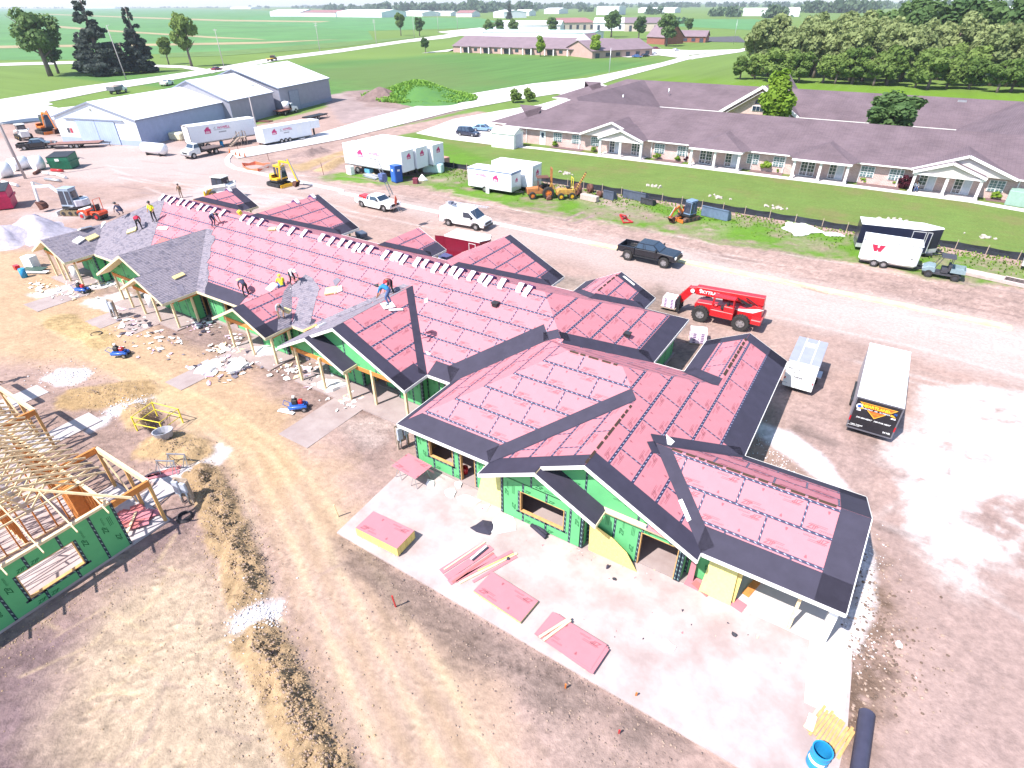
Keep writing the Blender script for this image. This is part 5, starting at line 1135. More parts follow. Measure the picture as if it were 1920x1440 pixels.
mb=MB();mb.prism([(-L/2,-1.22),(L/2-1.5,-1.22),(L/2+.01,-.2),(L/2+.01,.2),(L/2-1.5,1.22),(-L/2,1.22)],.36,.75);mb.build('kick_plate',ALU,bt)
A=G(833,441,2.3);B=G(895,453,2.3);d=B-A;a=math.atan2(d.y,d.x);L=4.4;n=Vector((-math.sin(a),math.cos(a),0));c=A+d.normalized()*L/2+n*1.05;c.z=0
mt=box_trailer(c,a,'maroon trailer with a white roof and its rear door open, half hidden by the roof',L,2.1,1.95,.35,MAROON,ROOFW,axles=(-.3,),r=.33,nose=.5,bevel=.05)
mb=MB();mb.bb(-L/2-.02,L/2-.45,-1.07,-1.045,2.08,2.2);mb.bb(-L/2-.02,L/2-.45,1.045,1.07,2.08,2.2);mb.build('top_rail',MAROON,mt);mb=MB();mb.bb(-L/2,L/2-.45,-1.075,-1.05,2.20,2.25);mb.build('trim',WHITE,mt)
mb=MB();mb.bar((-L/2,-1.0,1.3),(-L/2-.95,-1.25,1.3),.05,1.8);mb.build('door',MAROON,mt);mb=MB();[mb.bb(x-.02,x+.02,-1.07,-1.05,.6,2.0)for x in(.55,1.25)];mb.bb(.55,1.25,-1.07,-1.05,1.96,2.0);mb.build('door_frame',WHITE,mt)
TW=mat('white_trailer',(.74,.76,.80),.35,var=.04,coat=.2);TROOF=mat('white_trailer_roof',(.80,.80,.80),.5,var=.04)
def semi(A,B,label,w=2.5,h=2.75,z0=1.15,sign=True,logo=True,ax=None,z=None,**kw):
 d=B-A;L=d.length;a=math.atan2(d.y,d.x);n=Vector((-math.sin(a),math.cos(a),0))
 if n.dot((A+B)/2)<0:n=-n
 c=(A+B)/2+n*w/2;c.z=0
 return box_trailer(c,a,label,L,w,h,z0,TW,TROOF,axles=ax if ax is not None else(-L/2+1.2,-L/2+2.5),r=.5,name='box_trailer',rail=kw.get('rail',STEEL),hitch=False,legs=True,group=kw.get('group')),L
A=G(647,306,1.15);B=G(755.5,324.8,1.15);d=(B-A).normalized();n=Vector((-d.y,d.x,0));BTG="builder's white box trailers parked side by side"
s1,L=semi(A,B,"nearest of the three big white box trailers, with the builder's name on its side",group=BTG);howell(s1,-1.25,L,2.9,1.15,cx=-.6);house_logo(s1,L/2,0.2,2.75,.75)
s2,L=semi(A+n*2.75+d*.2,B+n*2.75+d*.2,'middle one of the three big white box trailers standing side by side',group=BTG);house_logo(s2,L/2,0,2.75,.75)
s3,L=semi(A+n*5.6+d*.3,B+n*5.6+d*.8,'farthest of the three big white box trailers, nearest the mown lawn',group=BTG);house_logo(s3,L/2,0,2.75,.75)
A=G(877.5,348,.5);B=G(958.8,361,.5);d=B-A;L=d.length;d.normalize();n=Vector((-d.y,d.x,0));a=math.atan2(d.y,d.x)
c=(A+B)/2+n*1.2;c.z=0;t5=box_trailer(c,a,'white trailer with a blue roof edge and magenta sign, in front of a plainer one',L,2.4,2.35,.5,TW,TROOF,axles=(-.7,),r=.38,bevel=.06)
howell(t5,-1.2,L,1.95,.92,cx=-2.1,house=1.0,phone=False);house_logo(t5,L/2,.1,1.5,.55)
BLT=mat('blue_grey_trim',(.16,.22,.36),.4,.2);mb=MB();mb.bb(-L/2-.01,L/2+.02,-1.225,-1.19,2.70,2.84);mb.bb(L/2-.06,L/2+.05,-1.2,1.2,2.58,2.86);mb.build('top_rail',BLT,t5);mb=MB();mb.bb(L/2,L/2+.03,-1.2,1.2,.5,1.05);mb.build('stone_guard',ALU,t5)
mb=MB();mb.bb(-.35,.15,-1.5,-1.44,0,.95);o=mb.build('white_board',WHITE);o.matrix_basis=Matrix.Translation(c)@Matrix.Rotation(a,4,'Z');tag(o,'white board leaning by the wheel of the sign lettered trailer','board')
c2_=c+n*3.0+d*1.6;t6=box_trailer(c2_,a,'plainer white trailer with a grey front panel behind the sign lettered one',L*.93,2.45,2.75,.5,TW,TROOF,axles=(-.8,.2),r=.38,bevel=.04)
mb=MB();mb.bb(L*.465,L*.465+.03,-1.1,1.1,.6,3.0);mb.build('front_panel',ALU,t6);mb=MB();mb.bb(L*.465+.03,L*.465+.05,-.85,.85,1.3,2.95);mb.build('sign_panel',WHITE,t6);house_logo(t6,L*.465+.05,0,1.95,.7)
A=G(360.6,270.6,1.2);B=G(485,251,1.2);s4,L=semi(A,B,'long white box trailer with steps, standing in front of the blue grey shed',h=2.7,rail=STEEL);howell(s4,-1.25,L,2.95,1.15,cx=-1.2)
mb=MB();mb.bb(-L/2-.03,-L/2,-1.25,1.25,1.2,3.9);mb.build('rear_door',WHITE,s4);mb=MB();[mb.bb(-L/2-.07,-L/2-.03,y-.06,y+.06,1.15,3.92)for y in(-1.2,0,1.2)];mb.bb(-L/2-.07,-L/2-.03,-1.25,1.25,3.8,3.93);mb.bb(-L/2-.07,-L/2-.03,-1.25,1.25,1.12,1.25);mb.build('door_frame',mat('brown_steel',(.12,.09,.09),.6),s4)
s4m=s4 .matrix_basis.copy();s4L=L
A=G(497,269.6,.45);B=G(585.6,253,.45);d=B-A;L=d.length;d.normalize();n=Vector((-d.y,d.x,0));a=math.atan2(d.y,d.x);c=(A+B)/2+n*1.2;c.z=0
t7=box_trailer(c,a,"white triple axle trailer with the builder's sign, parked on the concrete street",L,2.4,2.4,.45,TW,TROOF,axles=(-1.6,-.75,.1),r=.38,hitch=False)
mb=MB();mb.bb(L/2,L/2+2.0,-1.2,1.2,1.5,2.85);mb.build('nose_box',TW,t7,bevel=.05);mb=MB();mb.bb(L/2+1.2,L/2+1.4,-.15,.15,.2,1.5);mb.build('landing_leg',DARKM,t7);howell(t7,-1.2,L,2.05,.98,cx=-1.0,house=-2.7)
mb=MB();mb.bb(1.9,2.9,-1.208,-1.20,.6,2.5);mb.build('door',WHITE,t7);mb=MB();mb.bb(1.9,2.9,-1.8,-1.22,.25,.32);mb.build('step',ALU,t7)
st=empty('timber_steps',(0,0,0),0,'weathered timber steps with a landing beside the long white trailer','steps');q=s4m@Vector((1.9,-1.3,0));st.location=(q.x,q.y,0);st.rotation_euler=(0,0,s4m.to_euler().z)
for k in range(6):mb=MB();mb.bb(-2.0+k*.32,-1.68+k*.32,-1.05,-.05,.18+k*.19,.23+k*.19);mb.build('tread',WOODG,st)
for y in(-1.05,-.05):mb=MB();mb.bar((-2.1,y,0),(-.1,y,1.25),.05,.24);mb.build('stringer',WOODG,st)
mb=MB();mb.bb(-.1,1.1,-1.1,0,1.2,1.28);mb.build('landing',WOODG,st)
for x in(-.05,1.05):
 for y in(-1.05,-.05):mb=MB();mb.bb(x-.05,x+.05,y-.05,y+.05,0,2.2);mb.build('post',WOODG,st)
for y in(-1.05,):mb=MB();mb.bar((-.05,y,2.15),(1.05,y,2.15),.09,.05);mb.bar((-1.9,y,1.0),(-.05,y,2.15),.09,.05);mb.build('handrail',WOODG,st)
# --- excavators
def excavator(loc,rz,label,m,cabm,sc=1.,turn=0.,boom=((.8,1.1),(1.6,2.9),(3.0,2.6)),stick=(3.6,.5),bucket_turn=0.,armm=None,blade=True,trk=DARKM):
 t=empty('mini_excavator',loc,rz,label,'excavator');S=sc
 for s in(-1,1):
  mb=MB();pr=[(-1.15,.05),(-1.28,.2),(-1.25,.42),(-1.1,.52),(1.1,.52),(1.25,.42),(1.28,.2),(1.15,.05)]
  mb.extr([(x*S,z*S)for x,z in pr],'y',s*.52*S,s*.95*S)
  for k in range(14):mb.bb((-1.15+k*.17)*S,(-1.07+k*.17)*S,(s*.735-.215)*S,(s*.735+.215)*S,.51*S,.55*S)
  mb.build('track',trk,t)
  mb=MB();[mb.cyl((x*S,s*.96*S,.28*S),.17*S,.06*S,'y',10)for x in(-.95,-.3,.3,.95)];o=mb.build('roller',DARKM,t);o['kind']='stuff'
 mb=MB();mb.bb(-.6*S,.6*S,-.5*S,.5*S,.3*S,.62*S);mb.build('undercarriage',DARKM,t)
 if blade:
  mb=MB();mb.bb(1.55*S,1.65*S,-.95*S,.95*S,.05*S,.42*S);mb.bar((.5*S,-.4*S,.3*S),(1.55*S,-.5*S,.25*S),.12*S);mb.bar((.5*S,.4*S,.3*S),(1.55*S,.5*S,.25*S),.12*S);mb.build('blade',m,t)
 up=empty('upper_body',(0,0,0),turn);up.parent=t
 H=lambda o:o
 mb=MB();pr=[(-1.15*math.cos(a_)*S-.05*S,.92*math.sin(a_)*S)for a_ in(R(90),R(60),R(30),0,R(-30),R(-60),R(-90))]+[(.85*S,-.92*S),(.85*S,.92*S)]
 mb.prism(pr,.66*S,.86*S);mb.build('turntable',DARKM,up)
 mb=MB();pr=[(-1.15*math.cos(a_)*S-.05*S,.9*math.sin(a_)*S)for a_ in(R(90),R(60),R(30),0,R(-30),R(-60),R(-90))]+[(-.25*S,-.9*S),(-.25*S,.9*S)]
 mb.prism(pr,.86*S,1.42*S);mb.build('engine_cover',m,up,bevel=.05*S)
 mb=MB();mb.bb(-.25*S,.8*S,-.9*S,-.25*S,.86*S,1.12*S);mb.build('side_cover',m,up,bevel=.03*S)
 cb=cabin(up,(-.45*S,.85*S),(-.42*S,.68*S),.88*S,2.45*S,1.02*S,.94*S,cabm,splits=(.45,),sub=False)
 cb.location.y=.40*S
 for ch in list(up.children):
  if ch.name.startswith(('window','windscreen')):ch.location.y=.40*S
 mb=MB();mb.bb(-.46*S,.72*S,-.10*S,.90*S,2.44*S,2.52*S);mb.build('cab_roof',cabm,up,bevel=.02)
 am=armm or m;y0=-.28*S;P3=lambda p:Vector((p[0]*S,y0,p[1]*S))
 pts=[P3(p)for p in boom]
 mb=MB();mb.bar(pts[0],pts[1],.26*S,.20*S,up=(0,1,0));mb.bar(pts[1]-(pts[1]-pts[0]).normalized()*.08*S,pts[2],.24*S,.19*S,up=(0,1,0));mb.build('boom',am,up,bevel=.02)
 tip=P3(stick);b0=pts[2]+(pts[2]-tip).normalized()*.45*S
 mb=MB();mb.bar(b0,tip,.22*S,.17*S,up=(0,1,0));mb.build('stick',am,up,bevel=.02)
 mb=MB();mb.bar(P3((boom[0][0]+.15,boom[0][1]-.15)),(pts[0]+pts[1])/2+Vector((.18*S,0,-.05*S)),.11*S);mb.bar((pts[0]+pts[1])/2+Vector((0,0,.25*S)),b0,.10*S);mb.bar(b0+Vector((.1*S,0,0)),tip+Vector((.12*S,0,.25*S)),.09*S);mb.build('hydraulic_ram',STEEL,up)
 bk=MB();bw=.34*S;ca,sa=math.cos(bucket_turn),math.sin(bucket_turn)
 rot=lambda x,z:(tip.x+(x*ca-z*sa)*S,tip.z+(x*sa+z*ca)*S)
 pr=[rot(*p)for p in((.12,.06),(-.14,.04),(-.42,-.20),(-.50,-.50),(-.30,-.72),(.02,-.70),(.0,-.64),(-.28,-.66),(-.44,-.48),(-.36,-.22),(-.10,-.02),(.10,.0))]
 bk.extr(pr,'y',y0-bw,y0+bw)
 for s in(-1,1):bk.extr([rot(*p)for p in((.10,.05),(-.14,.03),(-.42,-.20),(-.50,-.50),(-.30,-.71),(.02,-.69))],'y',y0+s*bw,y0+s*(bw-.03))
 for k in range(4):
  q=rot(.02,-.68);bk.box((q[0]+.06*S*ca,y0-bw+.07*S+k*(2*bw-.14*S)/3,q[1]+.06*S*sa),(.16*S,.05*S,.04*S))
 bk.build('bucket',RUST if m is not WHITE else STEEL,up)
 return t
def spot1(pt,deg):return G(*pt),R(deg)
p_,a_=spot1((524,348),-2)
excavator(p_,a_,'yellow mini excavator with raised arm standing on the pale site road',YELLOW,YELLOW,1.06,R(6),((.75,1.0),(1.25,3.25),(2.9,3.15)),(3.75,1.0),R(-25))
p_,a_=spot1((152,400),212)
excavator(p_,a_,'grey and white excavator with long arm reaching toward the gravel pile',mat('machine_white',(.60,.60,.64),.4),mat('machine_grey',(.30,.36,.44),.4),1.25,R(-6),((.8,1.1),(2.4,2.5),(4.0,2.3)),(4.2,.9),R(-10),armm=mat('machine_white',(.6,.6,.64),.4),trk=mat('muddy_track',(.22,.17,.10),.9))
p_,a_=spot1((1288,412),-118)
excavator(p_,a_,'small orange excavator with its bucket lowered in the weeds near the black fence',ORANGE,mat('blue_grey_cab',(.16,.24,.36),.4),.92,R(8),((.8,1.0),(1.7,1.9),(2.5,1.5)),(3.0,.75),R(-35),trk=mat('brown_track',(.13,.08,.06),.9))
p_,a_=spot1((88,250),0)
excavator(p_,a_,'orange excavator standing beside the white end of the shed',ORANGE,mat('dark_cab',(.08,.09,.11),.4),1.3,R(4),((.8,1.1),(1.5,3.0),(3.1,2.9)),(3.7,.9),R(-20))
# --- compact roller
def roller(loc,rz,label):
 t=empty('roller',loc,rz,label,'road roller');OR=mat('bright_orange_red',(.58,.07,.02),.4,coat=.2)
 for x in(-1.0,1.0):mb=MB();mb.cyl((x,0,.42),.42,1.25,'y',20);mb.build('drum',STEEL if x>0 else DARKM,t)
 mb=MB();mb.extr([(-1.5,.55),(-1.55,.85),(-1.3,1.0),(-.35,1.0),(-.25,.7),(-.45,.5),(-.6,.8),(-1.0,.92),(-1.4,.8)],'y',-.66,.66);mb.build('rear_frame',OR,t,bevel=.03)
 mb=MB();mb.extr([(.15,.5),(.1,1.0),(.5,1.22),(1.35,1.05),(1.55,.8),(1.5,.6),(1.4,.8),(1.0,.92),(.6,.8),(.45,.5)],'y',-.62,.62);mb.build('front_frame',OR,t,bevel=.03)
 mb=MB();mb.extr([(.35,1.18),(.55,1.30),(1.3,1.12),(1.35,1.02),(.4,1.05)],'y',-.5,.5);mb.build('hood',WHITE,t,bevel=.03)
 mb=MB();mb.box((-.55,0,1.1),(.5,.9,.14));mb.box((-.82,0,1.4),(.12,.9,.5));mb.build('seat',DARKM,t);mb=MB();mb.bar((-.1,0,1.0),(-.2,0,1.5),.05);mb.cyl((-.2,0,1.5),.18,.03);mb.build('steering_wheel',DARKM,t)
 mb=MB();mb.tube([(-1.15,-.5,.9),(-1.2,-.5,2.35),(-1.2,.5,2.35),(-1.15,.5,.9)],.04,6);mb.build('roll_bar',OR,t)
 for s in(-1,1):mb=MB();mb.cyl((1.0,s*.66,.42),.2,.06,'y',12);mb.cyl((-1.0,s*.66,.42),.2,.06,'y',12);mb.build('drum_hub',RED,t)
 return t
roller(G(178,410),R(200),'bright red orange roller with a roll bar in front of the grey excavator')
# --- skid steer half hidden behind the far gable
def skid(loc,rz,label,m,bm):
 t=empty('skid_steer',loc,rz,label,'skid steer loader');t.scale=(1.25,)*3
 mb=MB();mb.extr([(-1.3,.5),(-1.4,1.3),(-.7,1.5),(.9,.9),(.95,.45)],'y',-.55,.55);mb.build('body',m,t,bevel=.04)
 cabin(t,(-.75,.75),(-.7,.6),1.0,2.1,1.05,1.0,DARKM,splits=(.5,))
 mb=MB();mb.bb(-.78,.68,-.56,.56,2.09,2.17);mb.build('cab_roof',m,t,bevel=.02)
 for s in(-1,1):mb=MB();mb.bar((-1.25,s*.72,1.55),(1.2,s*.72,1.1),.14,.24);mb.bar((1.2,s*.72,1.15),(1.65,s*.7,.45),.14,.2);mb.build('lift_arm',m,t)
 mb=MB();mb.extr([(1.5,.1),(2.2,.1),(1.65,.2),(1.6,.75),(1.5,.75)],'y',-.9,.9);mb.build('bucket',bm,t)
 for x in(-.6,.6):
  for y in(-.75,.75):wheel(t,x,y,.42,.3,YELLOW)
 return t
skid(G(421,371),R(195),'skid steer loader showing above the farthest back gable',mat('loader_white',(.62,.62,.63),.5),YELLOW)
skid(G(48,262),R(170),'white loader with open cab behind the dark truck near the shed',mat('loader_white',(.62,.62,.63),.5),DARKM)
# --- old forklift and yellow trencher in the weeds
def forklift(loc,rz,label):
 t=empty('rough_forklift',loc,rz,label,'forklift');S=1.
 mb=MB();mb.extr([(-2.0,.55),(-2.05,1.25),(-.4,1.35),(.2,.9),(.7,.9),(.75,.55)],'y',-.5,.5);mb.build('body',ORRUST,t,bevel=.05)
 mb=MB();[mb.bb(-2.09,-2.04,y-.04,y+.04,.65,1.15)for y in(-.3,-.1,.1,.3)];mb.build('grille',RUST,t)
 mb=MB();[mb.bar((x,y,1.0),(x,y,2.5),.06)for x in(-.6,.5)for y in(-.5,.5)];mb.build('canopy_post',DARKM,t);mb=MB();mb.bb(-.8,.7,-.65,.65,2.48,2.56);mb.build('canopy',RUST,t)
 mb=MB();mb.box((-.3,0,1.45),(.5,.5,.12));mb.box((-.55,0,1.7),(.1,.5,.5));mb.build('seat',RUST,t)
 for y in(-.35,.35):mb=MB();mb.bb(1.0,1.14,y-.07,y+.07,.2,3.6);mb.build('mast_rail',ORRUST,t)
 mb=MB();[mb.bb(1.0,1.12,-.28,.28,z-.06,z+.06)for z in(.5,1.6,2.6,3.5)];mb.build('mast_crossbar',ORRUST,t)
 mb=MB();mb.bb(1.16,1.26,-.75,.75,.5,1.2);mb.build('carriage',ORRUST,t)
 for y in(-.75,.75):wheel(t,.6,y,.72,.42,ORANGE);wheel(t,-1.4,y*.95,.45,.3,ORANGE)
 return t
forklift(G(1017,370),R(40),'old rusty orange forklift with a tall mast standing in the weeds')
def trencher(loc,rz,label):
 t=empty('trencher',loc,rz,label,'trencher');m=YELRUST
 mb=MB();mb.extr([(-1.1,.6),(-1.1,1.15),(.9,1.25),(1.2,.9),(1.2,.55)],'y',-.45,.45);mb.build('body',m,t,bevel=.04)
 mb=MB();mb.box((-.3,0,1.4),(.5,.5,.14));mb.box((-.55,0,1.65),(.1,.5,.4));mb.build('seat',DARKM,t)
 mb=MB();mb.tube([(-.8,-.5,1.1),(-.8,-.5,2.5),(-.8,.5,2.5),(-.8,.5,1.1)],.045,6);mb.build('roll_bar',YEL2,t)
 mb=MB();mb.bar((-1.2,.2,1.0),(-2.4,.2,3.0),.28,.16);mb.build('trench_boom',m,t);mb=MB();[mb.box((-1.2-1.2*k/8,.2,1.0+2.0*k/8+.12),(.1,.34,.1))for k in range(9)];mb.build('digging_chain',RUST,t)
 mb=MB();mb.bar((1.1,-.3,.8),(1.8,-.3,1.9),.14);mb.bar((1.8,-.3,1.9),(2.2,-.3,.5),.12);mb.bar((1.1,.3,.8),(1.7,.3,1.6),.1);mb.build('backhoe_arm',m,t)
 mb=MB();mb.extr([(1.9,.15),(2.5,.05),(2.45,.25),(2.1,.55),(1.95,.5)],'y',-.9,.6);mb.build('backfill_blade',RUST,t)
 for x in(-.7,.7):
  for y in(-.62,.62):wheel(t,x,y,.42,.28,YELLOW)
 return t
trencher(G(1060,372),R(-140),'yellow trencher with its boom raised beside the rusty forklift')
# --- utility cart
def cart(loc,rz,label):
 t=empty('utility_cart',loc,rz,label,'utility vehicle');g=mat('grey_green_panel',(.20,.27,.30),.5);dk=mat('cart_black',(.05,.05,.06),.6)
 mb=MB();mb.extr([(.5,.45),(.55,.95),(1.1,1.0),(1.5,.75),(1.5,.45)],'y',-.62,.62);mb.build('hood',g,t,bevel=.05)
 mb=MB();mb.bb(-1.45,1.4,-.55,.55,.32,.48);mb.build('chassis',dk,t)
 mb=MB();mb.box((-.15,0,.72),(.5,1.15,.3));mb.box((-.42,0,1.0),(.14,1.15,.5));mb.build('seat',dk,t)
 mb=MB();[mb.bar((x0,y,.9),(x1,y,1.9),.05)for x0,x1 in((.62,.25),(-.55,-.5))for y in(-.6,.6)];mb.build('cage',dk,t);mb=MB();mb.bb(-.65,.42,-.66,.66,1.88,1.95);mb.build('canopy',dk,t,bevel=.02)
 mb=MB();mb.bb(-1.65,-.55,-.7,.7,.72,.78);mb.bb(-1.65,-.55,-.7,-.66,.78,1.08);mb.bb(-1.65,-.55,.66,.7,.78,1.08);mb.bb(-.59,-.55,-.66,.66,.78,1.08);mb.bb(-1.65,-1.61,-.66,.66,.78,1.08);mb.build('cargo_box',g,t)
 for x in(-1.05,.95):
  for y in(-.62,.62):wheel(t,x,y,.32,.24,dk)
 lamps(t,1.5,(-.42,.42),.72,LAMPW,(.04,.16,.12))
 return t
p_,a_=spot((1783.7,527),(1738.5,519),1.25);cart(p_,a_,'grey green utility cart with a black canopy beside the lettered white trailer')
# --- flatbed trucks and other trucks
def flatbed(loc,rz,label,m,bedm,dump=False,L=6.2,load=None,name='flatbed_truck',cat='truck'):
 t=empty(name,loc,rz,label,cat);w=2.1
 mb=MB();mb.extr([(.9,.6),(.9,1.45),(1.75,1.5),(2.95,1.25),(3.1,.95),(3.1,.55),(2.7,.55),(2.5,.85),(2.0,.85),(1.8,.55)],'y',-w/2+.05,w/2-.05);mb.build('body',m,t,bevel=.06)
 cabin(t,(.9,2.1),(1.0,1.7),1.45,2.12,w-.14,w-.45,m,splits=())
 mb=MB();mb.bb(3.08,3.2,-w/2+.05,w/2-.05,.5,.72);mb.build('front_bumper',CHROME,t);mb=MB();mb.bb(3.09,3.13,-.6,.6,.78,1.05);mb.build('grille',DARKM,t);lamps(t,3.08,(-.8,.8),.98,LAMPW,(.08,.26,.2))
 mb=MB();mb.bb(-3.0,.9,-.45,.45,.6,.85);mb.build('chassis',DARKM,t)
 if dump:
  mb=MB();mb.bb(-3.1,.75,-w/2,w/2,.98,1.06);[mb.bb(-3.1,.75,s*w/2-.05,s*w/2+.05,1.06,1.9)for s in(-1,1)];mb.bb(.68,.78,-w/2+.05,w/2-.05,1.06,2.1);mb.bb(-3.1,-3.02,-w/2+.05,w/2-.05,1.06,1.9);mb.build('dump_body',bedm,t)
  mb=MB();mb.add([(-2.9,-.95,1.75),(.6,-.95,1.75),(.6,.95,1.75),(-2.9,.95,1.75),(-1.2,0,2.2)],[(0,1,4),(1,2,4),(2,3,4),(3,0,4)]);mb.build('load',load or WOODG,t)
 else:
  mb=MB();mb.bb(-3.1,.75,-w/2-.1,w/2+.1,.98,1.1);mb.build('bed',bedm,t);mb=MB();mb.bb(.66,.76,-w/2,w/2,1.1,1.9);mb.build('headboard',DARKM,t)
  mb=MB();[mb.bb(-3.0+k*.62,-2.9+k*.62,s*(w/2+.1)-.03,s*(w/2+.1)+.03,.85,1.0)for k in range(6)for s in(-1,1)];o=mb.build('stake_pocket',DARKM,t);o['kind']='stuff'
 for y in(-.9,.9):wheel(t,2.25,y,.44,.28,STEEL);wheel(t,-1.8,y,.44,.4,STEEL)
 return t
p_,a_=spot((405,289),(371,296.5),1.8);flatbed(p_,a_,'old white flatbed truck beside the end of the long white trailer',mat('faded_white_paint',(.66,.68,.68),.4),mat('dark_plank_bed',(.11,.08,.08),.9,var=.3))
p_,a_=spot((531.4,217.5),(556.5,211),1.8);fb=flatbed(p_,a_,'white flatbed truck with a tank, in front of the grey shed door',WHITE,mat('brown_flat_bed',(.24,.10,.07),.8))
q=fb.matrix_basis@Vector((.2,0,1.1));mb=MB();mb.cyl((0,0,.75),.75,1.3,'z',16);mb.cyl((0,0,1.45),.3,.15,'z',12);o=mb.build('water_tank',PLASTIC_W);o.location=q;tag(o,'white plastic tank on the flatbed truck near the grey shed','tank')
p_,a_=spot((206,180),(250,170),1.9);flatbed(p_,a_,'dump truck with a grey body and a brown load beyond the shed roof',WHITE,mat('grey_dump_body',(.16,.17,.2),.6),True,load=WOODG,name='dump_truck')
p_,a_=spot((308,163),(330,157));pickup(p_,a_,'white pickup truck showing above the roof of the middle shed',WHITE)
p_,a_=spot((58,281.5),(84,279.5));pickup(p_,a_,'black utility truck with an open bed at the yard entrance',BLACKP,name='utility_truck')
def flat_trailer(loc,rz,label,L=6.5,w=2.3,m=None):
 t=empty('flatbed_trailer',loc,rz,label,'trailer');m=m or mat('brown_plank_deck',(.25,.13,.11),.85,var=.25,scale=3)
 n=int(w/.23)
 for k in range(n):mb=MB();y=-w/2+w*k/n;mb.bb(-L/2,L/2,y+.008,y+w/n-.008,.78,.84);mb.build('plank',m,t)
 mb=MB();[mb.bb(-L/2,L/2,s*w/2-.05,s*w/2+.05,.62,.8)for s in(-1,1)];[mb.bb(x-.05,x+.05,-w/2+.05,w/2-.05,.6,.77)for x in np.linspace(-L/2+.1,L/2-.1,7)];mb.bar((L/2,-.6,.68),(L/2+1.5,0,.66),.12);mb.bar((L/2,.6,.68),(L/2+1.5,0,.66),.12);mb.cyl((L/2+1.2,0,.33),.05,.6);mb.build('frame',BLACKP,t)
 for x in(-.6,.3):
  for s in(-1,1):wheel(t,x,s*(w/2-.2),.4,.25,STEEL)
 return t
p_,a_=spot((105,280),(178,277),2.0);flat_trailer(p_,a_,'long flatbed trailer with a brown plank deck in front of the white shed',8.0)
p_,a_=spot((582,228),(612,221),1.8);flat_trailer(p_,a_,'empty black flatbed trailer frame on the grass past the grey shed',5.5,2.0,DARKM)
# --- cars in the lots (body, glazing, wheels, lamps)
def car(loc,rz,label,m,suv=False,group=None):
 t=empty('parked_car',loc,rz,label,'car',group);w=1.78;h=.30;L=2.25;hh=.82 if suv else.68
 mb=MB();mb.extr([(-L,h),(-L-.03,h+.5),(-L+.15,hh+.10),(-.2,hh+.14),(.9,hh+.08),(L-.2,hh-.08),(L,h+.28),(L,h),(1.75,h),(1.65,h+.26),(1.1,h+.26),(1.0,h),(-1.0,h),(-1.1,h+.26),(-1.65,h+.26),(-1.75,h)],'y',-w/2,w/2);mb.build('body',m,t,bevel=.07)
 b0,b1,t0,t1=(-2.1,1.05,-1.85,.25)if suv else(-1.85,1.05,-1.1,.2)
 cabin(t,(b0,b1),(t0,t1),hh+.08,hh+(.78 if suv else.60),w-.1,w-.5,m,splits=(.36,.68)if suv else(.5,))
 lamps(t,L-.04,(-.65,.65),h+.36,LAMPW,(.1,.3,.14));lamps(t,-L+.0,(-.7,.7),h+.45,LAMPR,(.06,.3,.14),'tail_light')
 for x in(-1.38,1.38):
  for y in(-.76,.76):wheel(t,x,y,.33,.22,STEEL)
 return t
GV="cars in the lots"
p_,a_=spot((861,255),(886,258));car(p_,a_,'dark blue parked sport utility car, nearer of two by the brick building',mat('navy_paint',(.012,.016,.04),.25,coat=.6),True)
p_,a_=spot((893,247),(916,248));car(p_,a_,'light blue parked car, farther of two by the brick building',mat('sky_blue_paint',(.20,.32,.50),.25,coat=.6))
for(r_,f_,lb,m_)in(((1186,108),(1200,108.6),'blue car outside the farther long low building',mat('blue_paint',(.03,.09,.30),.25,coat=.6)),((1206,107),(1218,106),'dark car outside the farther long low building',BLACKP),((1221,103),(1234,101.5),'white car outside the farther long low building',WHITE),((403,133),(418,131),'dark red car on the country road behind the sheds',mat('wine_paint',(.16,.01,.03),.25,coat=.5)),((1225,93),(1238,92.5),'maroon car in the far lot by the trees',MAROON),((1262,97),(1276,95.5),'white car farthest right in the far lot',WHITE)):
 p_,a_=spot(r_,f_);car(p_,a_,lb,m_)
p_,a_=spot((505,116),(522,113));flatbed(p_,a_,'dark truck with a yellow load on the road past the big shed roof',mat('wine_paint',(.16,.01,.03),.3),YELLOW)
